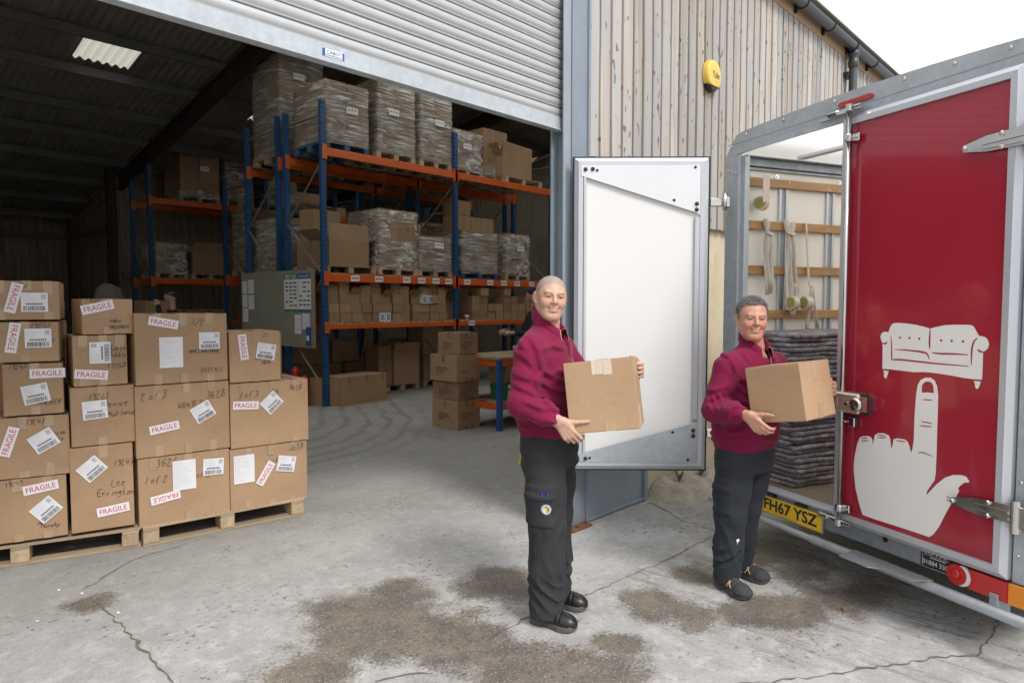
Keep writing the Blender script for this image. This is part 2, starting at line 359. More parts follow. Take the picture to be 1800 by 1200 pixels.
class MB:
    """collects simple solids; build() makes ONE mesh object of them"""
    def __init__(self):
        self.v, self.f, self.mi = [], [], []

    def add(self, vs, fs, mi=0):
        o = len(self.v)
        self.v += [tuple(p) for p in vs]
        self.f += [tuple(i + o for i in f) for f in fs]
        self.mi += [mi] * len(fs)
        return self

    def box(self, x0, x1, y0, y1, z0, z1, c=0.0, mi=0, mtx=None):
        if c <= 0:
            vs = [(x, y, z) for x in (x0, x1) for y in (y0, y1) for z in (z0, z1)]
            fs = [(0, 1, 3, 2), (4, 6, 7, 5), (0, 4, 5, 1), (2, 3, 7, 6), (0, 2, 6, 4), (1, 5, 7, 3)]
        else:
            vs, idx = [], {}
            X, Y, Z = (x0, x1), (y0, y1), (z0, z1)
            for i in (0, 1):
                for j in (0, 1):
                    for k in (0, 1):
                        sx, sy, sz = (1 - 2 * i) * c, (1 - 2 * j) * c, (1 - 2 * k) * c
                        idx[i, j, k] = len(vs)
                        vs += [(X[i], Y[j] + sy, Z[k] + sz), (X[i] + sx, Y[j], Z[k] + sz), (X[i] + sx, Y[j] + sy, Z[k])]
            g = lambda i, j, k, a: idx[i, j, k] + a
            fs = []
            for i in (0, 1):
                a = [g(i, 0, 0, 0), g(i, 1, 0, 0), g(i, 1, 1, 0), g(i, 0, 1, 0)]; fs.append(a if i else a[::-1])
                a = [g(0, i, 0, 1), g(1, i, 0, 1), g(1, i, 1, 1), g(0, i, 1, 1)]; fs.append(a[::-1] if i else a)
                a = [g(0, 0, i, 2), g(1, 0, i, 2), g(1, 1, i, 2), g(0, 1, i, 2)]; fs.append(a if i else a[::-1])
            for i in (0, 1):
                for j in (0, 1):
                    fs.append([g(i, j, 0, 0), g(i, j, 1, 0), g(i, j, 1, 1), g(i, j, 0, 1)])
                    fs.append([g(i, 0, j, 0), g(i, 1, j, 0), g(i, 1, j, 2), g(i, 0, j, 2)])
                    fs.append([g(0, i, j, 1), g(1, i, j, 1), g(1, i, j, 2), g(0, i, j, 2)])
            for i in (0, 1):
                for j in (0, 1):
                    for k in (0, 1):
                        fs.append([g(i, j, k, 0), g(i, j, k, 1), g(i, j, k, 2)])
        if mtx is not None:
            vs = [tuple(mtx @ Vector(p)) for p in vs]
        return self.add(vs, fs, mi)

    def tube(self, pts, r, n=8, mi=0, cap=True, flat=1.0):
        """round (or flattened) tube along points; r number or list"""
        pts = [Vector(p) for p in pts]
        rs = r if hasattr(r, '__len__') else [r] * len(pts)
        vs, fs = [], []
        up = None
        for i, p in enumerate(pts):
            t = (pts[min(i + 1, len(pts) - 1)] - pts[max(i - 1, 0)]).normalized()
            if up is None:
                up = Vector((0, 0, 1)) if abs(t.z) < .9 else Vector((1, 0, 0))
            a = t.cross(up).normalized(); b = a.cross(t).normalized(); up = b
            for k in range(n):
                an = 2 * math.pi * k / n
                vs.append(p + a * (math.cos(an) * rs[i]) + b * (math.sin(an) * rs[i] * flat))
        for i in range(len(pts) - 1):
            for k in range(n):
                k2 = (k + 1) % n
                fs.append((i * n + k, i * n + k2, (i + 1) * n + k2, (i + 1) * n + k))
        if cap:
            fs.append(tuple(range(n))[::-1]); fs.append(tuple((len(pts) - 1) * n + k for k in range(n)))
        return self.add(vs, fs, mi)

    def lathe(self, prof, n=16, c=(0, 0, 0), axis='z', mi=0):
        vs, fs = [], []
        for r, h in prof:
            for k in range(n):
                a = 2 * math.pi * k / n
                p = (r * math.cos(a), r * math.sin(a), h)
                if axis == 'x': p = (p[2], p[0], p[1])
                if axis == 'y': p = (p[0], -p[2], p[1])
                vs.append((p[0] + c[0], p[1] + c[1], p[2] + c[2]))
        m = len(prof)
        for i in range(m - 1):
            for k in range(n):
                k2 = (k + 1) % n
                fs.append((i * n + k, i * n + k2, (i + 1) * n + k2, (i + 1) * n + k))
        fs.append(tuple(range(n))[::-1]); fs.append(tuple((m - 1) * n + k for k in range(n)))
        return self.add(vs, fs, mi)

    def prism(self, poly, y0, y1, mi=0):
        """polygon in x,z extruded from y0 to y1"""
        n = len(poly)
        vs = [(x, y0, z) for x, z in poly] + [(x, y1, z) for x, z in poly]
        fs = [tuple(range(n)), tuple(range(2 * n - 1, n - 1, -1))]
        fs += [(i, i + n, (i + 1) % n + n, (i + 1) % n) for i in range(n)]
        return self.add(vs, fs, mi)

    def mesh(self, name, mats, smooth=False):
        me = bpy.data.meshes.new(name)
        me.from_pydata(self.v, [], self.f)
        for m in (mats if isinstance(mats, (list, tuple)) else [mats]):
            me.materials.append(M[m] if isinstance(m, str) else m)
        if max(self.mi, default=0):
            me.polygons.foreach_set("material_index", self.mi)
        if smooth:
            me.polygons.foreach_set("use_smooth", [True] * len(me.polygons))
        me.update()
        return me

    def build(self, name, mats, parent=None, smooth=False, loc=(0, 0, 0), rot=(0, 0, 0), **tags):
        return put(name, self.mesh(name, mats, smooth), parent, loc, rot, **tags)


def put(name, me, parent=None, loc=(0, 0, 0), rot=(0, 0, 0), label=None, cat=None, group=None, kind=None):
    o = bpy.data.objects.new(name, me)
    COL.objects.link(o)
    o.location = loc
    o.rotation_euler = rot
    if parent: o.parent = parent
    if label: o["label"] = label
    if cat: o["category"] = cat
    if group: o["group"] = group
    if kind: o["kind"] = kind
    return o


def thing(name, label, cat, loc=(0, 0, 0), rz=0.0, group=None, parent=None):
    return put(name, None, parent, loc, (0, 0, rz), label, cat, group)


def edge_split_smooth(me, ang=35):
    me.polygons.foreach_set("use_smooth", [True] * len(me.polygons))
    try:
        me.set_sharp_from_angle(angle=R(ang))
    except Exception:
        pass


# ------------------------------------------------------------------ lettering
_TXT = {}


def text_mesh(s, bold=0.0, shear=0.0, space=1.0):
    """flat mesh of a word: width normalised so the capital height is 1; lies in x,z facing -y, centred"""
    key = (s, bold, shear, space)
    if key in _TXT: return _TXT[key]
    cu = bpy.data.curves.new("word", 'FONT')
    cu.body = s
    cu.align_x = 'CENTER'; cu.align_y = 'CENTER'
    cu.offset = bold; cu.shear = shear; cu.space_character = space
    cu.resolution_u = 3
    ob = bpy.data.objects.new("word", cu)
    COL.objects.link(ob)
    dg = bpy.context.evaluated_depsgraph_get(); dg.update()
    me = bpy.data.meshes.new_from_object(ob.evaluated_get(dg))
    bpy.data.objects.remove(ob)
    n = len(me.vertices)
    co = np.empty(n * 3); me.vertices.foreach_get("co", co); co = co.reshape(-1, 3)
    if n:
        lo, hi = co.min(0), co.max(0)
        c = (lo + hi) / 2
        h = hi[1] - lo[1]
        vs = [((x - c[0]) / h, 0.0, (y - c[1]) / h) for x, y, z in co]
        fs = [tuple(p.vertices) for p in me.polygons]
        _TXT[key] = (vs, fs, (hi[0] - lo[0]) / h)
    else:
        _TXT[key] = ([], [], 1)
    return _TXT[key]


def add_text(mb, s, cx, cz, h, y=0.0, wid=None, rot=0.0, bold=0.0, mi=0, shear=0.0):
    vs, fs, asp = text_mesh(s, bold, shear)
    kx = h if wid is None else wid / asp
    ca, sa = math.cos(R(rot)), math.sin(R(rot))
    mb.add([(cx + (x * kx) * ca - (z * h) * sa, y, cz + (x * kx) * sa + (z * h) * ca) for x, _, z in vs], fs, mi)


for _s in ("FRAGILE", "FH67 YSZ", "CABOT", "Yale", "FIRST AID", "HEALTH & SAFETY", "MOVAN", "01884 330"):
    text_mesh(_s); text_mesh(_s, 0.012)

# handwriting: single-stroke letters; each stroke is pairs of x (0-4) and y (0-8, base line 2, capital top 8)
GL = {
 '0': '183847441302033618', '1': '161812', '2': '072837260242', '3': '082847362535443312 02', '4': '180444|3732', '5': '480805354433 1202', '6': '3816041232344405', '7': '084812|1535', '8': '283726150312334426170838', '9': '4728172646|474232',
 '/': '0248', 'A': '022842|1535', 'B': '0208283726053544 3202', 'C': '47280705031243', 'D': '0208284744 3202', 'E': '48080242|0535', 'F': '480802|0535', 'G': '471806031233 4525', 'H': '0802|4842|0545', 'J': '38331203', 'K': '0802|480542', 'L': '080242', 'M': '0208254842', 'N': '02084248', 'O': '1806031233464828', 'P': '020828473505', 'R': '02082847350542', 'S': '472807264433 1202', 'T': '0848|2822', 'U': '0803123338', 'V': '082248', 'W': '0812253248', 'Y': '0825|4822',
 'a': '3515031234353442', 'b': '080212342504', 'c': '3515031232', 'd': '35150312343832', 'e': '04342515031232', 'f': '381712|0525', 'g': '351503133530 00', 'h': '080204253332', 'i': '1512', 'k': '0802|350432', 'l': '1812', 'n': '050204253332', 'o': '150312332515', 'p': '050004253312 03', 'r': '05020425', 's': '35150433 1202', 't': '181232|0525', 'u': '050312323532', 'w': '0512243245', 'y': '0512|4500', ' ': '', '.': '1213',
}


def _strokes(ch):
    out = []
    for t in GL.get(ch, '').replace(' ', '').split('|'):
        pts = [(int(t[i]), int(t[i + 1])) for i in range(0, len(t) - 1, 2)]
        if len(pts) > 1: out.append(pts)
    return out


def add_hand(mb, s, cx, cz, h, y=0.0, rot=0.0, w=0.0016, mi=0, seed=0):
    """marker-pen writing as thin flat ribbons"""
    rn = random.Random(sum(map(ord, s)) * 7 + seed)
    k = h / 6.0
    adv = 0
    seg = []
    for ch in s:
        wd = (3.0 if ch in '1J' else 5.0) if ch.isupper() or ch.isdigit() else (2.4 if ch in 'il ' else 4.2)
        jx, jy, sh = rn.uniform(-.3, .3), rn.uniform(-.5, .5), .22 + rn.uniform(-.1, .1)
        for st in _strokes(ch):
            seg.append([(adv + jx + x * .74 + (yy - 2) * sh + rn.uniform(-.15, .15), yy - 5 + jy + rn.uniform(-.15, .15)) for x, yy in st])
        adv += wd * .80
    ca, sa = math.cos(R(rot)), math.sin(R(rot))
    for st in seg:
        P = [Vector(((x - adv / 2) * k, yy * k)) for x, yy in st]
        if len(P) > 2:                                    # round the corners once
            Q = [P[0]]
            for a, b in zip(P[:-1], P[1:]):
                Q += [a * .75 + b * .25, a * .25 + b * .75]
            Q.append(P[-1]); P = Q
        vs, fs = [], []
        for i, p in enumerate(P):
            t = (P[min(i + 1, len(P) - 1)] - P[max(i - 1, 0)])
            if t.length < 1e-9: t = Vector((1, 0))
            t.normalize(); nn_ = Vector((-t.y, t.x)) * w
            for q in (p + nn_, p - nn_):
                vs.append((cx + q.x * ca - q.y * sa, y, cz + q.x * sa + q.y * ca))
        for i in range(len(P) - 1):
            fs.append((2 * i, 2 * i + 1, 2 * i + 3, 2 * i + 2))
        mb.add(vs, fs, mi)
# ================================================================== ground
def ground_material():
    m = bpy.data.materials.new("yard_concrete")
    m.use_nodes = True
    N, L = m.node_tree.nodes, m.node_tree.links
    b = N["Principled BSDF"]
    tc = N.new("ShaderNodeTexCoord")
    P = tc.outputs["Object"]

    def nz(scale, det=4, rgh=.55, dist=0.0, src=None):
        t = N.new("ShaderNodeTexNoise")
        mp = N.new("ShaderNodeMapping")
        s = scale if hasattr(scale, '__len__') else (scale,) * 3
        mp.inputs["Scale"].default_value = s
        L.new(src or P, mp.inputs[0]); L.new(mp.outputs[0], t.inputs["Vector"])
        t.inputs["Scale"].default_value = 1; t.inputs["Detail"].default_value = det
        t.inputs["Roughness"].default_value = rgh; t.inputs["Distortion"].default_value = dist
        return t.outputs["Fac"]

    def rng(x, a, b_, c=0.0, d=1.0):
        r = N.new("ShaderNodeMapRange"); r.interpolation_type = 'SMOOTHSTEP'
        for i, v in zip((1, 2, 3, 4), (a, b_, c, d)): r.inputs[i].default_value = v
        L.new(x, r.inputs[0]); return r.outputs[0]

    def ma(op, a, b_=None, c=None):
        n = N.new("ShaderNodeMath"); n.operation = op
        for i, v in enumerate((a, b_, c)):
            if v is None: continue
            if isinstance(v, (int, float)): n.inputs[i].default_value = v
            else: L.new(v, n.inputs[i])
        return n.outputs[0]

    def mixc(f, a, col):
        n = N.new("ShaderNodeMixRGB")
        if isinstance(f, float): n.inputs[0].default_value = f
        else: L.new(f, n.inputs[0])
        if isinstance(a, tuple): n.inputs[1].default_value = (*a, 1)
        else: L.new(a, n.inputs[1])
        if isinstance(col, tuple): n.inputs[2].default_value = (*col, 1)
        else: L.new(col, n.inputs[2])
        return n.outputs[0]
    sep = N.new("ShaderNodeSeparateXYZ"); L.new(P, sep.inputs[0])
    big = nz(.55, 5, .6)
    c = mixc(rng(big, .32, .68), (.345, .342, .334), (.465, .46, .45))
    c = mixc(rng(nz(2.6, 6, .68), .38, .68, 0, .6), c, (.28, .272, .258))
    c = mixc(rng(nz(9, 6, .7), .48, .66, 0, .5), c, (.56, .55, .535))
    c = mixc(rng(nz(22, 5, .7), .52, .66, 0, .55), c, (.26, .252, .24))
    # floor blends to a darker grey inside the shed, with curved tyre marks
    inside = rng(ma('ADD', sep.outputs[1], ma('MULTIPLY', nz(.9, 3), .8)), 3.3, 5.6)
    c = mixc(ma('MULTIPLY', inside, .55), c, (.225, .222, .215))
    vd = N.new("ShaderNodeVectorMath"); vd.operation = 'DISTANCE'; L.new(P, vd.inputs[0]); vd.inputs[1].default_value = (2.2, 11.4, 0)
    wob = ma('ADD', vd.outputs["Value"], ma('MULTIPLY', nz(.5, 3), .9))
    rings = ma('SINE', ma('MULTIPLY', wob, 21.0))
    tm = ma('MULTIPLY', rng(rings, .2, .95), ma('MULTIPLY', rng(wob, 3.0, 3.8), rng(wob, 6.6, 5.6)))
    tm = ma('MULTIPLY', tm, rng(nz((1.2, 1.2, 1), 4), .25, .62))
    c = mixc(ma('MULTIPLY', ma('MULTIPLY', tm, inside), .42), c, (.10, .099, .096))
    # oil and water stains with ragged edges
    blobs = [(2.05, 3.11, .30), (2.35, 3.10, .22), (2.14, 2.66, .36), (1.84, 2.79, .22), (1.56, 2.70, .24), (2.20, 2.38, .30), (2.20, 2.05, .30),
             (2.42, 1.80, .30), (2.70, 1.86, .14), (2.92, 2.84, .20), (2.70, 2.80, .17), (2.82, 2.64, .15), (3.26, 2.02, .17), (3.28, 1.72, .20),
             (3.55, 1.46, .24), (3.98, 1.24, .24), (4.28, 1.12, .17), (3.42, 1.58, .17), (3.76, 1.36, .20), (3.10, 1.90, .13), (3.79, 1.96, .16), (4.42, 1.85, .32), (4.2, 1.55, .18), (1.09, 4.25, .13)]
    st = None
    for x, y, r in blobs:
        d = N.new("ShaderNodeVectorMath"); d.operation = 'DISTANCE'; L.new(P, d.inputs[0]); d.inputs[1].default_value = (x, y, 0)
        q = N.new("ShaderNodeMapRange"); q.inputs[1].default_value = r * 1.55; q.inputs[2].default_value = r * .25
        L.new(d.outputs["Value"], q.inputs[0])
        st = q.outputs[0] if st is None else ma('MAXIMUM', st, q.outputs[0])
    edge = ma('ADD', ma('MULTIPLY', ma('SUBTRACT', nz(3.2, 6, .62), .5), 1.9), ma('MULTIPLY', ma('SUBTRACT', nz(60, 3, .75), .5), 1.1))
    stain = rng(ma('ADD', st, edge), .26, .72)
    stain = ma('MULTIPLY', stain, rng(st, 0.0, .12))
    speck = rng(nz(80, 2, .6), .58, .66)
    c = mixc(ma('MULTIPLY', stain, .90), c, mixc(rng(nz(4.5, 5, .65), .40, .62), (.10, .083, .066), (.165, .132, .094)))
    c = mixc(ma('MULTIPLY', ma('MULTIPLY', stain, speck), .40), c, (.33, .31, .28))
    c = mixc(ma('MULTIPLY', ma('MULTIPLY', stain, rng(nz(30, 3), .52, .68)), .5), c, (.055, .046, .036))
    # scattered wet spots and pitting, aggregate specks
    spots = ma('MULTIPLY', rng(nz(2.1, 3), .50, .62), rng(nz(26, 2, .5), .60, .66))
    c = mixc(ma('MULTIPLY', spots, .75), c, (.12, .105, .085))
    c = mixc(rng(nz(110, 3, .7), .57, .66, 0, .55), c, (.16, .155, .145))
    c = mixc(rng(nz(85, 2, .6), .60, .68, 0, .45), c, (.62, .61, .59))
    # tamped ridges of the outer slab
    rid = nz((16, 2.0, 1), 4, .65)
    rm = ma('MULTIPLY', rng(sep.outputs[0], 2.5, 3.6), rng(sep.outputs[1], 2.35, 2.2))
    c = mixc(ma('MULTIPLY', ma('MULTIPLY', rng(rid, .53, .63), rm), .55), c, (.16, .15, .135))
    L.new(c, b.inputs["Base Color"])
    rr = N.new("ShaderNodeMapRange"); rr.inputs[3].default_value = .88; rr.inputs[4].default_value = .62
    L.new(stain, rr.inputs[0]); L.new(rr.outputs[0], b.inputs["Roughness"])
    h = ma('ADD', ma('MULTIPLY', nz(60, 4, .7), .6), ma('MULTIPLY', nz(7, 4), 1.2))
    h = ma('ADD', h, ma('MULTIPLY', ma('MULTIPLY', rid, rm), 1.6))
    h = ma('SUBTRACT', h, ma('MULTIPLY', stain, .15))
    bp = N.new("ShaderNodeBump"); bp.inputs["Strength"].default_value = .55; bp.inputs["Distance"].default_value = .012
    L.new(h, bp.inputs["Height"]); L.new(bp.outputs[0], b.inputs["Normal"])
    return m


M['ground'] = ground_material()
g = MB()
g.add([(-200, -200, 0), (200, -200, 0), (200, 200, 0), (-200, 200, 0)], [(0, 1, 2, 3)])
ground = g.build("ground", 'ground', kind="structure")


def crack(pts, w, seed):
    """dirt-filled crack in the slab: a ragged ribbon sunk between its edges"""
    rn = random.Random(seed)
    P = [Vector((x, y, 0)) for x, y in pts]
    Q = []
    for a, b in zip(P[:-1], P[1:]):
        n = max(2, int((b - a).length / .035))
        d = (b - a).normalized(); s = Vector((-d.y, d.x, 0))
        for i in range(n):
            Q.append((a.lerp(b, i / n) + s * rn.uniform(-.012, .012), s))
    Q.append((P[-1], s))
    vs, fs = [], []
    for i, (p, s_) in enumerate(Q):
        ww = w * rn.uniform(.25, 1.5) * (1.9 if rn.random() < .08 else 1)
        vs += [p + s_ * ww + Vector((0, 0, .004)), p - s_ * ww * rn.uniform(.4, 1.2) + Vector((0, 0, .004))]
    for i in range(len(Q) - 1): fs.append((2 * i, 2 * i + 1, 2 * i + 3, 2 * i + 2))
    MB().add(vs, fs).build("crack", 'crack', ground)


crack([(1.122, 4.2), (1.126, 3.805), (1.113, 3.56), (1.11, 3.292), (1.099, 2.9)], .0048, 1)
crack([(1.133, 4.464), (1.468, 4.753), (1.846, 4.81)], .003, 2)
crack([(2.302, 2.335), (2.497, 2.345), (2.664, 2.356), (2.958, 2.298), (3.363, 2.27), (3.83, 2.237), (4.515, 2.225)], .0035, 3)
crack([(4.879, 2.962), (4.637, 2.565), (4.593, 2.286)], .004, 4)
crack([(2.7, 1.30), (2.86, 1.186), (3.06, 1.04), (3.242, 0.929), (3.419, 0.811), (3.632, 0.673), (3.794, 0.531), (3.949, 0.539), (4.218, 0.53), (4.376, 0.532)], .0042, 5)
crack([(1.703, 2.418), (1.858, 2.375), (1.918, 2.29)], .004, 6)
crack([(4.59, 1.728), (4.459, 1.36), (4.459, 1.102), (4.503, 0.707)], .006, 7)
# small litter on the slab
for i, (x, y, a) in enumerate([(1.02, 4.55, .3), (1.10, 4.40, 1.1), (0.84, 4.18, 2.0), (1.16, 3.98, .7)]):
    mb = MB(); mb.add([(-.008, -.006, .003), (.009, -.006, .004), (.007, .007, .008), (-.004, .008, .004)], [(0, 1, 2, 3)])
    mb.build("paper_scrap", 'paper', loc=(x, y, .001), rot=(0, 0, a), label=["tiny white paper scrap nearest the left pallet", "tiny white paper scrap beside the dark patch, right of the nearest one", "tiny white paper scrap farthest left on the concrete", "tiny white paper scrap just below the dark patch at the crack"][i], cat="litter", group="paper scraps by the pallet")
mb = MB(); mb.add([(-.035, 0, .003), (-.01, -.010, .006), (.03, -.004, .004), (.036, .003, .008), (.0, .011, .010)], [(0, 1, 2, 3, 4)])
mb.build("dead_leaf", 'zip', loc=(3.86, 1.16, .003), rot=(0, 0, .3), label="small fallen tan leaf on the dark stain behind the trailer", cat="leaf")

# ================================================================== warehouse
WY = 3.06                                   # outer face of the front wall
wh = thing("warehouse", "timber clad warehouse with open roller shutter doorway and black gutter", "warehouse")
EAVE, RIDGE_Y, RIDGE_Z, BACK_Y, BACK_Z = 5.05, 11.19, 6.63, 23.7, 4.20
X0, X1 = -4.0, 16.0
SL = (RIDGE_Z - BACK_Z) / (BACK_Y - RIDGE_Y)


def roof_z(y):
    return RIDGE_Z - SL * (y - RIDGE_Y) if y > RIDGE_Y else EAVE + (RIDGE_Z - EAVE) * (y - WY) / (RIDGE_Y - WY)


# vertical board cladding: proud boards over a recessed backing
PITCH = .147
pm = []
for k in range(5):
    rn = random.Random(k)
    h = EAVE - 2.36
    mb = MB(); n = 7
    w = .0590 + rn.uniform(-.004, .004)
    vs, fs = [], []
    for i in range(n):
        z = h * i / (n - 1)
        dx, dy = rn.uniform(-.0015, .0015), rn.uniform(-.003, .002)
        vs += [(-w + dx, .0, z), (-w + dx, -.018 + dy, z), (-w + .004 + dx, -.022 + dy, z), (w - .004 + dx, -.022 + dy, z), (w + dx, -.018 + dy, z), (w + dx, 0, z)]
    for i in range(n - 1):
        for j in range(5): fs.append((i * 6 + j, i * 6 + j + 1, i * 6 + j + 7, i * 6 + j + 6))
    fs += [tuple(range(6))[::-1], tuple((n - 1) * 6 + j for j in range(6))]
    mb.add(vs, fs); pm.append(mb.mesh("plank", 'plank'))
clad = MB().box(4.075, X1, WY + .025, WY + .05, 2.36, EAVE).build("cladding_backing", 'plank_edge', wh)
x = 4.15; i = 0
rn = random.Random(3)
while x < X1 - .05:
    put("plank", pm[rn.randrange(5)], wh, (x, WY + .024, 2.36 + rn.uniform(-.012, .010)))
    x += PITCH * rn.uniform(.93, 1.06); i += 1
MB().box(4.10, X1, WY + .055, WY + .30, 0, 2.40, .01).build("plinth_wall", 'render', wh)
MB().box(4.10, X1, WY + .06, WY + .12, 2.36, EAVE).build("inner_lining", 'plank_in', wh)
MB().box(X0, -1.35, WY, WY + .25, 0, EAVE).build("front_wall", 'plank_in', wh)
MB().box(-1.36, 4.07, WY + .20, WY + .28, 4.72, EAVE).build("lintel", 'purlin', wh)
# door jamb: column, shutter guide, rusty foot, grey steel panel
MB().box(3.885, 4.085, WY, WY + .012, 0.02, EAVE, .003).box(3.885, 4.085, WY + .19, WY + .202, 0.02, EAVE).box(3.98, 3.99, WY + .012, WY + .19, .02, EAVE).box(3.885, 3.89, WY + .012, WY + .19, .02, EAVE).box(4.06, 4.085, WY - .014, WY, .02, 4.9, .002).build("jamb_column", 'steel_pt', wh)
MB().box(3.80, 3.884, WY + .01, WY + .022, 0.02, 4.9, .002).box(3.80, 3.884, WY + .118, WY + .13, 0.02, 4.9).box(3.872, 3.884, WY + .022, WY + .118, 0.02, 4.9).build("shutter_guide", 'steel_panel', wh)
MB().box(3.83, 4.07, WY - .065, WY + .22, 0.002, .018, .004).lathe([(.018, 0), (.018, .012), (.012, .02)], 6, (3.93, WY - .04, .018)).lathe([(.018, 0), (.018, .012), (.012, .02)], 6, (4.04, WY - .038, .018)).build("base_plate", 'rust', wh)
mb = MB().box(4.095, 4.93, WY + .020, WY + .05, 0.03, 2.30, .003)
mb.box(4.885, 4.935, WY - .004, WY + .019, 0.0, 2.31, .003).box(4.094, 4.885, WY - .002, WY + .019, 2.26, 2.31, .002).box(4.094, 4.885, WY + .004, WY + .0195, 0.008, .035, .002)
mb.build("steel_panel", 'steel_panel', wh)
# second jamb, out of view on the left
MB().box(-1.45, -1.25, WY, WY + .2, 0, EAVE).build("jamb_column", 'steel_pt', wh)

# roller shutter
rs = thing("roller_shutter", None, None, (0, WY + .07, 0), parent=wh)
SP = .0686
pr = [(.006, .0), (-.001, .0015), (-.0048, .004), (-.0052, .008), (-.0015, .0110), (-.0020, .0125), (-.0070, .020), (-.0105, .032), (-.0105, .044), (-.0070, .056), (-.0010, .0640), (.007, .0650), (.007, .0682), (.011, .0682), (.011, .0)]
mb = MB(); n = len(pr)
vs = [(-1.38, y, z) for y, z in pr] + [(3.845, y, z) for y, z in pr]
mb.add(vs, [tuple(range(n)), tuple(range(2 * n - 1, n - 1, -1))] + [(i, i + n, (i + 1) % n + n, (i + 1) % n) for i in range(n)])
sm = mb.mesh("slat", 'slat'); edge_split_smooth(sm, 40)
for k in range(28):
    put("slat", sm, rs, (0, random.uniform(-.0012, .0012), 2.972 + k * SP))
MB().box(-1.38, 3.85, -.020, .012, 2.885, 2.9705, .003).box(-1.38, 3.85, -.032, .030, 2.876, 2.8845, .002).build("bottom_rail", 'galv', rs)
mb = MB().box(-.078, .078, -.001, 0, -.022, .022)
mb.box(-.078, -.058, -.0016, -.0012, -.022, .022, mi=1).box(.064, .078, -.0016, -.0012, -.022, .022, mi=1)
add_text(mb, "CABOT", .004, .005, .020, -.0018, wid=.105, bold=.012, mi=1)
for k in range(14): mb.box(-.052 + k * .008, -.046 + k * .008, -.0017, -.0013, -.017, -.011, mi=1)
mb.build("maker_sticker", ['paper', 'bluep'], rs, loc=(1.975, -.0215, 2.926))
bpy.data.objects['maker_sticker'].scale = (.82, 1, .82)

# roof sheets (real corrugations), rooflights, purlins, portal frames
def sheet(xa, xb, ya, yb, name, mat, dz=0.0):
    n = max(8, int((xb - xa) / .146 * 8)); ys = [ya, (ya + yb) / 2, yb]
    vs, fs = [], []
    for y in ys:
        for i in range(n + 1):
            x_ = xa + (xb - xa) * i / n
            vs.append((x_, y, roof_z(y) + dz + .026 * math.cos(2 * math.pi * x_ / .146)))
    for j in range(2):
        for i in range(n): fs.append((j * (n + 1) + i, j * (n + 1) + i + 1, (j + 1) * (n + 1) + i + 1, (j + 1) * (n + 1) + i))
    me = MB().add(vs, fs).mesh(name, mat, True)
    return put(name, me, wh)


xs = [X0 - .3, -3.2, -2.2, -.6, .4, 3.66, 4.60, 7.35, 8.28, 10.3, 11.3, 13.2, 14.2, X1 + .3]
ys = [RIDGE_Y, 13.17, 14.17, 15.18, 17.1, BACK_Y + .3]
for i in range(13):
    for j in range(5):
        sky_here = (i, j) in ((1, 1), (1, 2), (1, 3), (3, 1), (3, 2), (3, 3), (5, 1), (7, 2), (9, 1), (9, 2), (9, 3), (11, 1), (11, 2), (11, 3))  # leftmost ones are out of view, added to brighten the dark bay
        sheet(xs[i] - .02, xs[i + 1] + .02, ys[j] - .001, ys[j + 1] + (.08 if j < 4 else 0), "rooflight" if sky_here else "roof_sheet", ('skylight_old' if i in (5, 7) else 'skylight') if sky_here else 'fibre', .0022 * j + .0011 * (i % 2))
# unseen rooflights added on the front slope to brighten the shed
fx_ = [X0 - .3, -3.2, -.8, .2, 2.6, 3.6, 6.0, 7.0, 9.4, 10.6, 13.0, X1 + .3]
for i in range(11):
    for j, (ya, yb) in enumerate(((WY - .06, 4.4), (4.4, 10.2), (10.2, RIDGE_Y + .1))):
        lt = i % 2 == 1 and j == 1
        sheet(fx_[i] - .02, fx_[i + 1] + .02, ya - (.05 if j else 0), yb, "rooflight" if lt else "roof_sheet", 'skylight' if lt else 'fibre', .03 + .0022 * j + .0011 * (i % 2))
for y in (11.9, 13.07, 14.36, 15.85, 17.12, 18.5, 20.0, 21.5, 23.0):
    z = roof_z(y) - .035
    MB().box(X0, X1, y - .03, y + .03, z - .17, z - .005).box(X0, X1, y - .075, y - .03, z - .18, z - .165).build("purlin", 'purlin', wh)
for y in (3.6, 5.2, 6.8, 8.4, 10.0):
    z = roof_z(y) - .04
    MB().box(X0, X1, y - .03, y + .03, z - .17, z).build("purlin", 'purlin', wh)
for fx in (0.0, 5.92, 11.84):
    mb = MB()
    for (ya, yb) in ((WY + .3, RIDGE_Y), (RIDGE_Y, BACK_Y - .2)):
        za, zb = roof_z(ya) - .22, roof_z(yb) - .22
        for (hx, dz0, dz1) in ((.085, -.012, 0), (.085, -.33, -.318), (.006, -.318, -.012)):
            vs = [(fx + sx * hx, y, z + d) for y, z in ((ya, za), (yb, zb)) for sx in (-1, 1) for d in (dz0, dz1)]
            mb.add(vs, [(0, 1, 3, 2), (4, 6, 7, 5), (0, 4, 5, 1), (2, 3, 7, 6), (0, 2, 6, 4), (1, 5, 7, 3)])
    mb.build("rafter", 'rafter', wh)
    MB().box(fx - .10, fx + .10, BACK_Y - .40, BACK_Y - .39, 0, BACK_Z).box(fx - .10, fx + .10, BACK_Y - .12, BACK_Y - .11, 0, BACK_Z).box(fx - .006, fx + .006, BACK_Y - .39, BACK_Y - .12, 0, BACK_Z).build("back_column", 'rafter', wh)
mb = MB().box(5.60, 5.62, 19.0, 19.2, 0, 5.0).box(5.70, 5.80, 19.05, 19.065, 0, 5.0).box(5.62, 5.70, 19.09, 19.11, 0, 5.0)
for k in range(16): mb.lathe([(.010, 0), (.010, .01)], 6, (5.592, 19.05, .5 + k * .28), 'x', 1)
mb.build("bolted_post", ['rafter', 'galv'], wh)


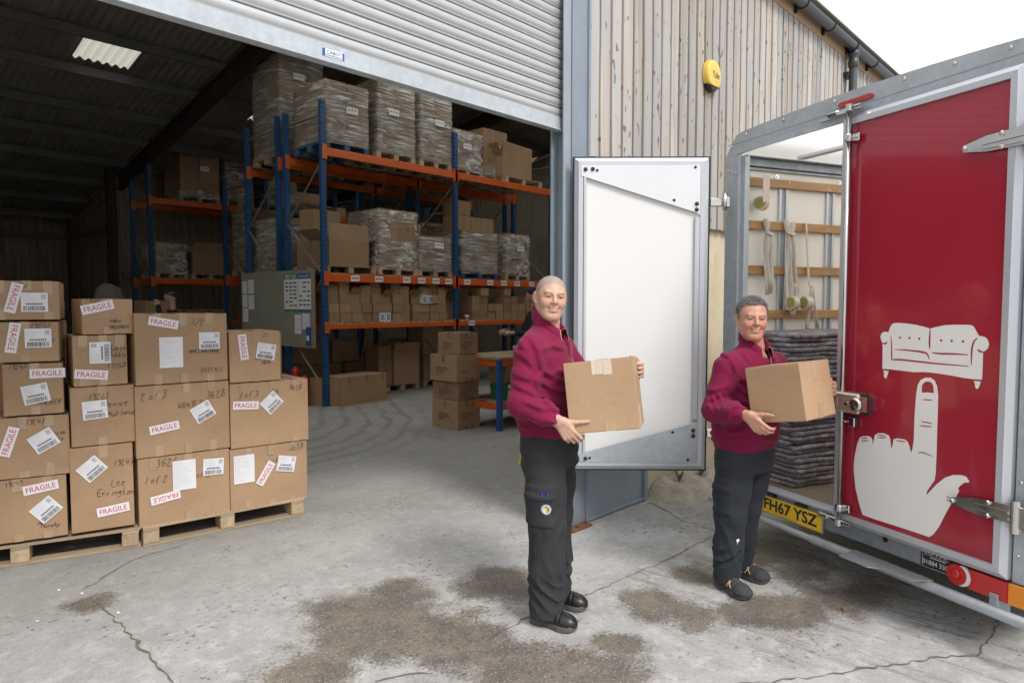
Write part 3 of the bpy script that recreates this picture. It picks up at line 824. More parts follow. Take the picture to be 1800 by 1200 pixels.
def boards(name, p, q, h0, h1, bw=.2):
    """boarded wall from p to q; h1 follows the roof when None"""
    p, q = Vector((*p, 0)), Vector((*q, 0)); d = (q - p); n = int(d.length / bw); d.normalize(); s = Vector((-d.y, d.x, 0))
    mb = MB(); rn = random.Random(n)
    for k in range(n):
        a = p + d * (k * bw); b = p + d * (k * bw + bw - .012); o = s * rn.uniform(0, .012)
        top = [h1 if h1 else roof_z(v.y) - .05 for v in (a, b)]
        vs = [a + o, b + o, b + o + Vector((0, 0, top[1])), a + o + Vector((0, 0, top[0])), a - s * .03, b - s * .03, b - s * .03 + Vector((0, 0, top[1])), a - s * .03 + Vector((0, 0, top[0]))]
        for v in vs[:2] + vs[4:6]: v.z = h0
        mb.add(vs, [(0, 1, 2, 3), (7, 6, 5, 4), (1, 5, 6, 2), (4, 0, 3, 7), (3, 2, 6, 7)])
    a, b = p - s * .04, q - s * .04
    t0, t1 = (h1 if h1 else roof_z(p.y)), (h1 if h1 else roof_z(q.y))
    mb.add([(a.x, a.y, 0), (b.x, b.y, 0), (b.x, b.y, t1), (a.x, a.y, t0)], [(0, 1, 2, 3)])
    return mb.build(name, 'plank_in', wh)


boards("back_wall", (5.9, BACK_Y), (X0, BACK_Y), 0, None)
boards("partition_wall", (5.86, 19.15), (5.86, BACK_Y), 0, None)
boards("rear_wall", (X1, 19.15), (5.9, 19.15), 0, None)
boards("gable_wall", (X0, WY + .2), (X0, BACK_Y), 0, None)
boards("gable_wall", (X1, BACK_Y), (X1, WY + .2), 0, None)
MB().box(X0, 5.8, BACK_Y - .16, BACK_Y - .05, 3.56, 3.72).build("wall_rail", 'purlin', wh)
MB().box(5.74, 5.83, 19.2, BACK_Y, 3.56, 3.72).build("wall_rail", 'purlin', wh)
MB().box(5.9, X1, 18.98, 19.08, 2.3, 2.45).build("wall_rail", 'purlin', wh)

# eaves, gutter, brackets, downpipe
MB().box(4.0, X1 + .2, WY - .015, WY + .02, 4.86, 5.03, .004).build("fascia_board", 'plank_edge', wh)
MB().box(3.9, X1 + .2, WY - .19, WY - .02, 5.035, 5.05).build("soffit", 'fibre', wh)
gt = thing("gutter", None, None, (0, WY - .11, 4.985), parent=wh)
mb = MB(); vs, fs = [], []
ring = [(.066 * math.cos(a), .066 * math.sin(a)) for a in [math.pi + math.pi * k / 10 for k in range(11)]] + [(.061 * math.cos(a), .061 * math.sin(a)) for a in [2 * math.pi - math.pi * k / 10 for k in range(11)]]
n = len(ring)
vs = [(-1.6, y, z) for y, z in ring] + [(X1 + .3, y, z) for y, z in ring]
fs = [(i, (i + 1) % n, (i + 1) % n + n, i + n) for i in range(n)]
me = mb.add(vs, fs).mesh("gutter_trough", 'gutter'); edge_split_smooth(me, 50); put("gutter_trough", me, gt)
brm = MB().tube([(0, .07 * math.cos(a), .07 * math.sin(a)) for a in [math.pi * .98 + math.pi * 1.04 * k / 10 for k in range(11)]], .009, 6).box(-.012, .012, .06, .095, -.10, .03, .002).mesh("bracket", 'blk')
for k in range(14): put("bracket", brm, gt, (4.4 + k * .86, 0, 0))
dp = thing("downpipe", None, None, (9.63, WY - .10, 0), parent=wh)
MB().lathe([(.052, 0.25), (.052, 4.93)], 16).build("pipe", 'gutter', dp, True)
MB().lathe([(.054, 4.72), (.064, 4.73), (.064, 4.80), (.058, 4.81), (.058, 4.86), (.066, 4.87), (.066, 4.93)], 16).build("collar", 'gutter', dp, True)
MB().box(-.085, .085, .03, .10, 4.60, 4.66, .004).build("pipe_clip", 'blk', dp)

# yellow alarm box
al = thing("alarm_box", "yellow alarm sounder box with black lower edge on the timber wall", "alarm box", (5.90, WY - .005, 3.73))
def blob(rx, rz, dy, zlo, zhi, mat, nm):
    n, m_ = 28, 6; vs, fs = [], []
    out = []
    for k in range(n):
        a = 2 * math.pi * k / n
        s_ = abs(math.cos(a)) ** 2.6 + abs(math.sin(a)) ** 2.6
        rr = s_ ** (-1 / 2.6)
        out.append((rx * rr * math.cos(a) * (1 - .10 * max(0, math.sin(a)) - .16 * max(0, -math.sin(a))), rz * rr * math.sin(a)))
    for j in range(m_ + 1):
        t = j / m_
        f_ = 1.0 - .30 * t ** 4
        y = -dy * math.sin(t * math.pi / 2)
        for x_, z_ in out: vs.append((x_ * f_, y, min(max(z_ * f_, zlo), zhi)))
    for j in range(m_):
        for k in range(n): fs.append((j * n + k, j * n + (k + 1) % n, (j + 1) * n + (k + 1) % n, (j + 1) * n + k))
    fs.append(tuple(m_ * n + k for k in range(n)))
    me = MB().add(vs, fs).mesh(nm, mat); edge_split_smooth(me, 50); return put(nm, me, al)
blob(.128, .145, .062, -.09, 1, 'alarm_y', "cover")
blob(.118, .138, .052, -1, -.088, 'blk', "lens")
mb = MB(); add_text(mb, "Yale", .010, .012, .062, -.0632, wid=.135, bold=.012); mb.build("lettering", 'blk', al)

# rough concrete lump and weeds at the foot of the wall
mb = MB(); vs, fs = [], []
nx, ny = 34, 12
for j in range(ny + 1):
    for i in range(nx + 1):
        x_, y_ = 4.94 + 2.2 * i / nx, WY + .05 - .42 * j / ny
        t = j / ny
        h = .13 * (1 - t ** 2) * min(1, i / 3.0) + .035 * noise.noise(Vector((x_ * 5, y_ * 5, 1))) + .02 * noise.noise(Vector((x_ * 17, y_ * 17, 3)))
        vs.append((x_ + .03 * noise.noise(Vector((x_ * 3, y_ * 9, 7))), y_ + .06 * noise.noise(Vector((x_ * 4, 2, 5))) * t, max(h * min(1, (ny - j) / 2.0), -.01) + (.0 if j < ny else -.02)))
for j in range(ny):
    for i in range(nx): fs.append((j * (nx + 1) + i, j * (nx + 1) + i + 1, (j + 1) * (nx + 1) + i + 1, (j + 1) * (nx + 1) + i)[::-1])
mb.add(vs, fs).build("rough_kerb", 'stone', smooth=True, kind="structure")
M['leaf'] = mk("weed_leaf", (0.10, 0.13, 0.045), .6, rnd=.1)
for wi, (wx, wy) in enumerate([(5.62, 2.93), (5.30, 2.97)]):
    mb = MB(); rn = random.Random(wi + 4)
    for k in range(16):
        a = rn.uniform(0, 6.28); l = rn.uniform(.05, .12); w = rn.uniform(.006, .012)
        d = Vector((math.cos(a), math.sin(a), 0)); s = Vector((-d.y, d.x, 0))
        p0_, p1_, p2_ = Vector((0, 0, 0)), d * l * .4 + Vector((0, 0, l * .8)), d * l + Vector((0, 0, l * .7))
        mb.add([p0_, p1_ + s * w, p2_, p1_ - s * w], [(0, 1, 2, 3)])
    mb.build("weed", 'leaf', loc=(wx, wy, .10), label=["small green weed at the wall foot behind the open trailer door", "tiny weed tuft in the rubble beside the grey steel panel"][wi], cat="weed")
# ================================================================== cartons, pallets, wrapped loads
def carton_mb(w, d, h, jit=.004, seed=0, tape=True, tape_mi=1):
    """closed carton, base centre at origin, front towards -y; two top flaps with a seam, tape over it"""
    rn = random.Random(seed)
    mb = MB()
    mb.box(-w / 2, w / 2, -d / 2, d / 2, 0, h - .004, min(.004, w * .03))
    t = .0035
    mb.box(-w / 2 + .002, w / 2 - .002, -d / 2 + .002, -.0015, h - .0035, h, 0)
    mb.box(-w / 2 + .002, w / 2 - .002, .0015, d / 2 - .002, h - .0035, h + rn.uniform(0, .002), 0)
    if jit:
        sx, sy = rn.uniform(-jit, jit), rn.uniform(-jit, jit)
        mb.v = [(x + sx * z / h, y + sy * z / h, z + rn.uniform(-.0006, .0006)) for x, y, z in mb.v]
    if tape:
        tw = min(.025, w * .07)
        mb.box(-tw, tw, -d / 2 + .001, d / 2 - .001, h + .0022, h + .003, mi=tape_mi)
        mb.box(-tw, tw, -d / 2 - .0012, -d / 2 - .0004, h - min(.07, h * .3), h + .0025, mi=tape_mi)
        mb.box(-tw, tw, -d / 2 - .0012, -d / 2 - .0004, .001, min(.06, h * .25), mi=tape_mi)
    return mb


def open_mb(w, d, h, flap=.5, seed=0):
    """open carton with four flaps standing at odd angles"""
    rn = random.Random(seed)
    mb = MB(); t = .005
    mb.box(-w / 2, w / 2, -d / 2, -d / 2 + t, 0, h).box(-w / 2, w / 2, d / 2 - t, d / 2, 0, h)
    mb.box(-w / 2, -w / 2 + t, -d / 2 + t, d / 2 - t, 0, h).box(w / 2 - t, w / 2, -d / 2 + t, d / 2 - t, 0, h)
    mb.box(-w / 2 + t, w / 2 - t, -d / 2 + t, d / 2 - t, 0, .01)
    fl = d * flap
    for (cx, cy, ax, half, sgn) in ((0, -d / 2, 'x', w / 2, -1), (0, d / 2, 'x', w / 2, 1), (-w / 2, 0, 'y', d / 2, -1), (w / 2, 0, 'y', d / 2, 1)):
        a = rn.uniform(-.25, 1.0) if ax == 'x' else rn.uniform(.2, 1.4)
        up, out = fl * math.cos(a), fl * math.sin(a)
        if ax == 'x':
            vs = [(-half, cy, h), (half, cy, h), (half, cy + sgn * out, h + up), (-half, cy + sgn * out, h + up)]
            vs += [(x, y - sgn * t * .8, z) for x, y, z in vs]
        else:
            vs = [(cx, -half, h), (cx, half, h), (cx + sgn * out, half, h + up), (cx + sgn * out, -half, h + up)]
            vs += [(x - sgn * t * .8, y, z) for x, y, z in vs]
        mb.add(vs, [(0, 1, 2, 3), (7, 6, 5, 4), (0, 4, 5, 1), (1, 5, 6, 2), (2, 6, 7, 3), (3, 7, 4, 0)])
    return mb


_cm = {}


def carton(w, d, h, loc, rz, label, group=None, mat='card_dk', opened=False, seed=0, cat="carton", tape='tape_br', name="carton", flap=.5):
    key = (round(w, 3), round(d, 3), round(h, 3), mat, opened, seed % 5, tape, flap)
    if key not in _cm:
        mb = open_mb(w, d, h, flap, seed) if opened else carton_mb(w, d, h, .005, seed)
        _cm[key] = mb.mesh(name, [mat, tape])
    return put(name, _cm[key], None, loc, (0, 0, rz), label, cat, group)


def pallet_mb(w, d, blocks=True):
    """small-scale pallet as boards and blocks; front towards -y"""
    mb = MB(); n = 6; bw = d / (n * 1.35)
    for k in range(n):
        y = -d / 2 + bw / 2 + (d - bw) * k / (n - 1)
        mb.box(-w / 2, w / 2, y - bw / 2, y + bw / 2, .122, .140)
    for x in (-w / 2 + .05, 0, w / 2 - .05):
        mb.box(x - .05, x + .05, -d / 2, d / 2, .102, .1215)
        for y in (-d / 2 + .07, 0, d / 2 - .07):
            mb.box(x - .048, x + .048, y - .068, y + .068, .0185, .1015, mi=1)
    for y in (-d / 2 + .07, 0, d / 2 - .07):
        mb.box(-w / 2, w / 2, y - .05, y + .05, 0, .018)
    return mb


def pallet(w, d, loc, rz, label, group, mats=('pal', 'pal_blk')):
    return pallet_mb(w, d).build("pallet", list(mats), None, False, loc, (0, 0, rz), label=label, cat="pallet", group=group)


def film_mesh(w, d, h, z0, bulge, seed, mat='film', torn=None, taper=0.0):
    """stretch film: a wrinkled skin round the load"""
    n, m = 10, 12
    rn = random.Random(seed)
    per = []
    for s, (ax, ay, bx, by) in enumerate(((-1, -1, 1, -1), (1, -1, 1, 1), (1, 1, -1, 1), (-1, 1, -1, -1))):
        for k in range(n):
            t = k / n
            per.append(((ax + (bx - ax) * t) * w / 2, (ay + (by - ay) * t) * d / 2))
    vs, fs = [], []
    P = len(per)
    for j in range(m + 1):
        z = z0 + h * j / m
        for (x, y) in per:
            r = noise.noise(Vector((x * 2.2 + seed, y * 2.2, z * 3.5))) * bulge + .6 * bulge * noise.noise(Vector((x * 5 + y * 5, z * 9 + (x + y) * 4, seed)))
            k = 1 + .014 + r - taper * (j / m)
            vs.append((x * k, y * k, z))
    for j in range(m):
        for k in range(P):
            if torn and torn(per[k][0] / w, per[k][1] / d, j / m): continue
            k2 = (k + 1) % P
            fs.append((j * P + k, j * P + k2, (j + 1) * P + k2, (j + 1) * P + k))
    c = len(vs); vs.append((0, 0, z0 + h + .012))
    for k in range(P): fs.append((m * P + k, m * P + (k + 1) % P, c))
    return MB().add(vs, fs).mesh("film", mat, True)


def wrapped(w, d, h, loc, label, nx=2, nz=4, seed=0, mats=('pal', 'pal_blk'), film='film', bulge=.014, group="wrapped pallet loads on the racking", torn=None, taper=0.0, note=True, card='card_dk', rz=0.0):
    """pallet with a stack of cartons in stretch film: one load"""
    t = thing("wrapped_pallet_load", label, "pallet load", loc, rz, group)
    pallet_mb(w + .03, d).build("pallet", list(mats), t)
    cw, cd, ch = w / nx, d / 2, (h - .002 * nz) / nz
    rn = random.Random(seed)
    me = carton_mb(cw - .006, cd - .006, ch, 0, seed, tape=True).mesh("carton", [card, 'tape_br'])
    for k in range(nz):
        for i in range(nx):
            for j in range(2):
                put("carton", me, t, (-w / 2 + cw * (i + .5) + rn.uniform(-.006, .006), -d / 2 + cd * (j + .5), .142 + k * (ch + .002)))
    put("film", film_mesh(w, d, h + .01, .10, bulge, seed, film, torn, taper), t)
    if note:
        mb = MB().box(-.11, .11, -.002, 0, -.055, .055)
        for k in range(3): mb.box(-.08 + k * .06, -.045 + k * .06, -.0026, -.0022, .0, .018, mi=1)
        mb.build("paper_note", ['paper', 'ink_blk'], t, loc=(rn.uniform(-.1, .15) * w, -d / 2 * 1.05 - .012, .14 + h * rn.uniform(.55, .85)))
    return t


# ------------------------------------------------------------------ racking
_um = {}


def upright_mesh(h):
    if h not in _um:
        mb = MB().box(-.045, .045, -.035, .035, 0, h)
        k = .10
        while k < h - .05:
            for x in (-.022, .022):
                mb.box(x - .007, x + .007, -.0362, -.0355, k, k + .028, mi=1)
            mb.box(-.0462, -.0455, -.010, .010, k + .02, k + .045, mi=1)
            k += .075
        mb.box(-.065, .065, -.06, .06, 0, .006)
        _um[h] = mb.mesh("upright", ['blue', 'hole'])
    return _um[h]


def rack(label, xs, yf, yb, h, levels, tags=()):
    """levels[bay] = list of beam top heights"""
    t = thing("pallet_rack", label, "pallet rack", (xs[0], yf, 0), 0, "pallet racking rows")
    D = yb - yf
    for x in xs:
        put("upright", upright_mesh(h), t, (x - xs[0], 0, 0))
        put("upright", upright_mesh(h), t, (x - xs[0], D, 0), (0, 0, math.pi))
        k, s = .25, 0
        while k + .95 < h:
            a, b = (.03, D - .03) if s % 2 == 0 else (D - .03, .03)
            MB().tube([(0, a, k), (0, b, k + .9)], .018, 6).build("brace", 'brace', t, loc=(x - xs[0], 0, 0))
            k += .93; s += 1
        MB().tube([(0, .03, h - .22), (0, D - .03, h - .22)], .018, 6).build("brace", 'brace', t, loc=(x - xs[0], 0, 0))
    for i, lv in enumerate(levels):
        L_ = xs[i + 1] - xs[i]
        for z in lv:
            bh = .13 if z > 1.6 else .085
            for y, sg in ((-.005, -1), (D + .005, 1)):
                b = MB().box(.05, L_ - .05, -.025, .025, -bh, 0, .006).box(.048, .056, -.045, .03, -bh - .07, .05, .001).box(L_ - .056, L_ - .048, -.045, .03, -bh - .07, .05, .001)
                b.box(-.03, .05, -.047 * 1, -.041, -bh - .06, .04, .001).box(L_ - .05, L_ + .03, -.047, -.041, -bh - .06, .04, .001)
                bo = b.build("beam", 'orange', t, loc=(xs[i] - xs[0], y, z), rot=(0, 0, 0 if sg < 0 else 0))
                if sg < 0:
                    for (bi, zz, fx) in tags:
                        if bi == i and abs(zz - z) < .01:
                            mb = MB().box(-.085, .085, -.0275, -.0262, -.048, .048)
                            for q in range(4): mb.box(-.065 + q * .034, -.043 + q * .034, -.0282, -.0277, -.012, .014, mi=1)
                            mb.build("shelf_label", ['paper', 'ink_blk'], bo, loc=(fx * L_, 0, -bh / 2))
    return t


RX = [5.98, 8.82, 11.67]
tg = [(0, 2.15, f_) for f_ in (.20, .37, .58, .70, .82, .93)] + [(1, 2.15, f_) for f_ in (.10, .32, .46, .60, .76)] + [(1, 1.33, .14)]
rack("blue and orange pallet racking row nearest the doorway with loads on three levels", RX, 9.77, 10.92, 4.89, [[1.33, 2.15, 4.16], [1.33, 2.15, 4.16]], tg)
rack("blue racking row standing back to back behind the nearest row", RX, 11.2, 12.35, 4.89, [[2.15, 4.16], [2.15, 4.16]])
rack("racking row against the dark rear boarded wall", [5.94, 8.80, 11.66], 17.2, 18.35, 4.95, [[1.25, 2.27, 4.15], [2.27, 4.15]])
# decking boards on the low shelf of the nearest row
for bi in range(2):
    for k in range(18):
        MB().box(-.062, .062, -.02, 1.17, .001, .022).build("shelf_board", 'pal', bpy.data.objects["pallet_rack"], loc=(RX[bi] - RX[0] + .13 + k * .152, 0, 1.33))

# top level
ZT = 4.162
wrapped(.82, .98, .97, (6.48, 10.30, ZT), "film wrapped load on a blue pallet, first on the top beam", 2, 3, 1, ('pal_blue', 'pal_blue'))
wrapped(.82, .98, 1.22, (7.48, 10.30, ZT), "tall film wrapped carton load second along the top beam", 2, 5, 2)
wrapped(.76, .98, 1.22, (8.40, 10.30, ZT), "tall film wrapped carton load third along the top beam, next to the second upright", 2, 5, 3)
wrapped(.80, .9, .75, (9.35, 10.42, ZT), "low film wrapped load just past the second upright on the top beam", 2, 3, 4, film='film_hv', bulge=.03)
wrapped(.70, .9, .95, (10.25, 10.55, ZT), "crumpled film load behind the open carton on the top beam", 2, 3, 5, film='film_hv', bulge=.035, taper=.06)
pallet(1.15, .9, (10.85, 10.28, ZT), 0, "bare wooden pallet carrying the open carton on the top beam", "pallets on the racking")
carton(1.05, .7, .42, (10.75, 10.32, ZT + .142), .12, "wide open carton with raised flaps on the top beam", "cartons on the racking", opened=True, seed=3, flap=.42)
wrapped(.86, 1.0, 1.75, (6.50, 11.78, ZT), "tallest film wrapped stack, on the top beam of the rear row", 2, 6, 6, bulge=.02)
wrapped(.80, 1.0, 1.15, (7.50, 11.78, ZT), "film wrapped load beside the tallest stack on the rear row", 2, 4, 7)
wrapped(.80, 1.0, 1.0, (9.40, 11.78, ZT), "film wrapped load on the rear row beyond the second upright", 2, 4, 8)
wrapped(.80, 1.0, 1.1, (10.5, 11.78, ZT), "film wrapped load at the far end of the rear row", 2, 4, 9)
# second level
ZM = 2.152
pallet(1.0, 1.0, (6.52, 10.30, ZM), 0, "wooden pallet under the flapped carton on the middle beam", "pallets on the racking")
carton(.80, .55, .42, (6.50, 10.12, ZM + .142), .05, "open carton with its front flap hanging down on the middle beam", "cartons on the racking", opened=True, seed=14, flap=.5)
carton(.55, .40, .50, (6.36, 10.60, ZM + .142), 0, "brown carton standing behind the flapped open carton", "cartons on the racking", seed=2)
carton(.55, .40, .46, (6.42, 10.60, ZM + .648), .1, "brown carton on top of the one behind the flapped carton", "cartons on the racking", seed=3)
carton(.42, .40, .40, (6.95, 10.62, ZM + .142), 0, "brown carton at the rear between the flapped carton and the torn film load", "cartons on the racking", seed=4)
wrapped(.86, .95, 1.02, (7.50, 10.28, ZM), "torn and gaping film wrapped load in the middle of the middle beam", 2, 3, 11, film='film_hv', bulge=.05,
        torn=lambda x, y, t: y < -.45 and abs(x - .05) < .27 and .42 < t < .80, taper=-.02, note=False)
wrapped(.80, .95, .62, (8.36, 10.28, ZM), "low film wrapped carton load by the second upright on the middle beam", 2, 2, 12)
carton(.40, .34, .26, (8.28, 10.55, ZM + .775), .1, "small carton resting on the low wrapped load by the second upright", "cartons on the racking", seed=6)
wrapped(1.0, .95, .80, (9.52, 10.28, ZM), "wide film wrapped carton stack right of the second upright on the middle beam", 3, 2, 13, ('pal_blue', 'pal_blue'), bulge=.012, note=False)
for i, (x, y, z) in enumerate([(9.25, 10.2, .95), (9.62, 10.2, .95), (9.30, 10.25, 1.25), (9.9, 10.2, .95)]):
    carton(.36, .42, .29, (x, y, ZM + z), .02 * i, ["upper carton left in the stepped pile on the wide wrapped stack", "upper carton centre in the stepped pile on the wide wrapped stack", "topmost carton on the wide wrapped stack", "upper carton right in the stepped pile on the wide wrapped stack"][i], "cartons on the racking", seed=i)
wrapped(.75, .95, .85, (10.75, 10.40, ZM), "film wrapped load behind the head of the man with shaved hair", 2, 3, 15, film='film_hv', bulge=.03)
for i, (x, h, n_) in enumerate([(6.5, .9, 3), (7.5, .75, 3), (9.4, 1.0, 4), (10.5, .9, 3)]):
    wrapped(.84, 1.0, h, (x, 11.78, ZM), ["shaded load low on the rear row behind the flapped carton", "shaded load low on the rear row behind the torn film", "shaded load low on the rear row behind the stepped pile", "shaded load low on the rear row at its far end"][i], 2, n_, 20 + i, note=False)
# more loads in the aisle beyond, lit by the rooflights
for i, (x, y, h) in enumerate([(7.4, 14.6, 1.3), (8.5, 14.6, 1.5), (9.7, 14.6, 1.2), (10.9, 14.6, 1.5), (12.1, 14.5, 1.4)]):
    wrapped(.95, 1.0, h, (x, y, 2.27), ["pale wrapped load seen through the rack over the flapped carton", "pale wrapped load seen through the rack over the torn film", "pale wrapped load seen through the rack beside the second upright", "pale wrapped load seen through the rack over the stepped pile", "pale wrapped load seen through the rack at its right end"][i], 2, 4, 30 + i, card='card', note=True)
rack("far racking row carrying pale wrapped loads behind the rear row", [6.8, 9.6, 12.6], 14.0, 15.15, 4.4, [[2.27], [2.27]])

# low shelf: small picking cartons
rn = random.Random(21)
TIER = ['bottom', 'second tier', 'third tier', 'top']
ZS = 1.353
x = 6.08; q_ = 0
while x < 8.66:
    n_ = rn.choice((2, 2, 3, 3, 2)); w = rn.choice((.19, .2, .21))
    for k in range(n_):
        carton(w - .004, .30, .155, (x + w / 2 + rn.uniform(-.006, .006), 9.95 + rn.uniform(-.03, .02), ZS + k * .1565), rn.uniform(-.03, .03), f"{TIER[k]} small brown carton, {ORD[q_]} pile from the first upright on the low shelf", "picking cartons on the low shelf", seed=k, tape='card_in')
    if rn.random() < .75:
        carton(w - .01, .26, .15, (x + w / 2, 9.97, ZS + n_ * .1565), rn.uniform(-.1, .1), f"open small carton with raised lid topping the {ORD[q_]} pile right of the first upright", "open picking cartons on the low shelf", opened=True, seed=rn.randrange(5), flap=.62, tape='card_in')
    if rn.random() < .6:
        carton(.24, .3, .30, (x + w / 2, 10.45, ZS), rn.uniform(-.1, .1), f"taller open carton behind the {ORD[q_]} small pile right of the first upright", "open cartons behind the picking cartons", opened=True, seed=rn.randrange(5), flap=.8, tape='card_in')
    x += w + rn.choice((.003, .01, .05)); q_ += 1
q_ = 0
x = 9.30
while x < 11.4:
    n_ = rn.choice((3, 4, 2)); w = .21
    for k in range(n_):
        carton(w - .004, .30, .155, (x + w / 2, 9.95 + rn.uniform(-.03, .02), ZS + k * .1565), rn.uniform(-.03, .03), f"{TIER[k]} small brown carton, {ORD[q_]} pile right of the second upright on the low shelf", "picking cartons on the low shelf", seed=k, tape='card_in')
    x += w + rn.choice((.003, .02)); q_ += 1
carton(.5, .4, .42, (9.05, 10.4, ZS), .2, "larger carton at the back of the low shelf just right of the second upright", "cartons on the racking", seed=1)
for i, (x, z) in enumerate([(7.12, 0), (7.24, .0), (8.06, .313), (8.19, .313)]):
    mb = MB().box(-.055, .055, -.06, .06, 0, .15, .002)
    for k in range(3): mb.box(-.035 + k * .027, -.02 + k * .027, -.0612, -.0605, .02, .13, mi=1)
    mb.build("bulb_box", ['paper', 'bluep'], None, False, (x, 9.83, ZS + z), (0, 0, .05 * i), label=["white striped box at shelf level among the picking cartons, nearest the first upright", "white striped box at shelf level, second from the first upright", "white striped box raised on picking cartons, left of two", "white striped box raised on picking cartons, right of two"][i], cat="small box", group="white striped boxes on the low shelf")
mb = MB().lathe([(.040, 0), (.042, .09), (.038, .09), (.036, .01)], 14).tube([(.04, 0, .075), (.07, 0, .065), (.075, 0, .04), (.042, 0, .02)], .006, 6)
mb.lathe([(.0425, .03), (.0428, .06)], 14, mi=1)
mb.build("mug", ['paper', 'ink_red'], None, True, (9.20, 9.86, ZS), label="white and red mug on the low shelf right of the second upright", cat="mug")

# floor under the racking
for i, (x, z) in enumerate([(6.35, 0), (6.95, 0), (7.6, 0), (8.25, 0), (9.25, 0), (9.9, 0), (6.65, .56), (7.35, .56), (8.9, .52)]):
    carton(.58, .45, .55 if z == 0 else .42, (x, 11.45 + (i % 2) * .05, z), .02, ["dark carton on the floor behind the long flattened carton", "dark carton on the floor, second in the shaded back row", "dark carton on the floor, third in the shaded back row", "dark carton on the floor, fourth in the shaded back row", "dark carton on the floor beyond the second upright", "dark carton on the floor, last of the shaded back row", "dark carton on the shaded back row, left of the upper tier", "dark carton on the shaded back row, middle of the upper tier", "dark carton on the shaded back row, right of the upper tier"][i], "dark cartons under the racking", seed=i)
pallet(.80, 1.0, (8.02, 10.88, 0), 0, "pallet on the floor under the open tall carton", "pallets under the racking")
pallet(.80, 1.0, (9.05, 11.05, 0), .02, "pallet on the floor under the two printed cartons", "pallets under the racking")
carton(.62, .5, .62, (8.10, 10.62, .142), .03, "tall open carton with drooping flaps on the floor pallet", "cartons on floor pallets", mat='card_dk', opened=True, seed=7, flap=.32)
for k in range(3):
    carton(.30, .4, .245, (7.60, 10.55 + .02 * k, .142 + .247 * k), .03 * k, ["lowest of three small cartons beside the open tall carton", "middle of three small cartons beside the open tall carton", "top one of three small cartons beside the open tall carton"][k], "cartons on floor pallets", seed=k)
carton(.22, .2, .13, (8.26, 10.55, .785), .1, "tiny carton lying on the flaps of the open tall carton", "cartons on floor pallets", seed=2)
carton(.62, .5, .50, (9.02, 10.85, .142), 0, "lower printed carton on the second floor pallet", "cartons on floor pallets", seed=3)
carton(.55, .45, .50, (8.98, 10.85, .645), .04, "upper open printed carton on the second floor pallet", "cartons on floor pallets", opened=True, seed=9, flap=.35)

# long carton lying on the floor in front of the rack
lb = thing("long_carton", "long low carton lying on the shed floor in front of the first upright", "carton", (6.58, 9.84, 0), R(7.5))
carton_mb(.99, .50, .47, .006, 4, tape=False).build("body", 'card_dk', lb)
for x_ in (-.33, .05, .40): MB().box(x_ - .025, x_ + .025, -.2525, -.2512, .36, .473).build("tape", 'tape_br', lb)
MB().box(-.52, .56, -.34, -.24, .001, .008).build("bottom_flap", 'card_dk', lb)
MB().box(-.02, .0, -.30, .28, 0, .45, mtx=Matrix.Translation((-.56, .06, 0)) @ Matrix.Rotation(R(20), 4, 'Z')).build("end_flap", 'card_in', lb)

# stack of four printed cartons
st4 = [(.40, .52, .39, 0, 0, 0), (.38, .50, .235, .005, .01, .03), (.43, .54, .345, -.01, 0, -.02), (.34, .42, .29, .02, -.02, .04)]
z = 0
for i, (w, d, h, dx, dy, rz) in enumerate(st4):
    t = thing("printed_carton", ["bottom carton of the free standing stack of four beside the bench", "second carton up in the stack of four beside the bench", "widest carton, third up in the stack of four beside the bench", "top carton of the stack of four beside the bench"][i], "carton", (6.175 + dx, 6.84 + dy, z), rz, "stack of four cartons by the bench")
    carton_mb(w, d, h, .004, i, tape=False).build("body", 'card_dk', t)
    for x_ in (-.05, .06):
        MB().box(x_ - .02, x_ + .02, -d / 2 - .002, -d / 2 - .001, h - .08, h + .002).build("tape", 'tape_br', t)
        MB().box(x_ - .02, x_ + .02, -d / 2 - .002, -d / 2 - .001, .002, .05).build("tape", 'tape_br', t)
    MB().box(-w / 2 - .002, -w / 2 - .001, -.03, .02, h - .09, h + .002).build("tape", 'tape_br', t)
    MB().box(-.03, .03, -d / 2, d / 2, h + .003, h + .0045).build("tape", 'tape_br', t)
    mb = MB()
    add_text(mb, "FRAGILE", .02, h * .78, .022, -d / 2 - .0015, bold=.012)
    mb.build("stamp", 'print_red', t)
    mb = MB()
    for k in range(4):
        l = (.22, .24, .16, .12)[k] * w / .4
        n_ = int(l / .016)
        for q in range(n_): mb.box(-w * .32 + q * .016, -w * .32 + q * .016 + .011, -d / 2 - .0016, -d / 2 - .0012, h * .55 - k * .026, h * .55 - k * .026 + .012)
        for q in range(n_): mb.box(-w / 2 - .0016, -w / 2 - .0012, d * .25 - q * .016 - .011, d * .25 - q * .016, h * .5 - k * .026, h * .5 - k * .026 + .012)
    mb.build("printed_lines", 'print_dk', t)
    z += h + .006

# blue and orange packing bench
bn = thing("packing_bench", "blue legged orange railed packing bench beside the stack of four cartons", "bench", (6.343, 6.18, 0))
BL, BD = 1.7, .75
for i, (x, y) in enumerate(((0, 0), (BL, 0), (0, BD), (BL, BD))):
    put("leg", MB().box(-.035, .035, -.03, .03, 0, .93, .002).mesh("leg", 'blue_br'), bn, (x, y, 0))
for z in (.93, .36):
    for (x0, x1, y0, y1) in ((.036, BL - .036, -.025, .025), (.036, BL - .036, BD - .025, BD + .025)):
        MB().box(x0, x1, y0, y1, z - .09, z, .003).build("rail", 'orange', bn)
    for x in (0, BL):
        MB().box(x - .025, x + .025, .031, BD - .031, z - .0895, z - .0005, .003).build("rail", 'orange', bn)
MB().box(-.05, BL + .05, -.05, BD + .05, .932, .965, .003).build("bench_top", 'chip', bn)
MB().box(.04, BL - .04, -.02, BD + .02, .362, .378, .002).build("bench_shelf", 'chip', bn)
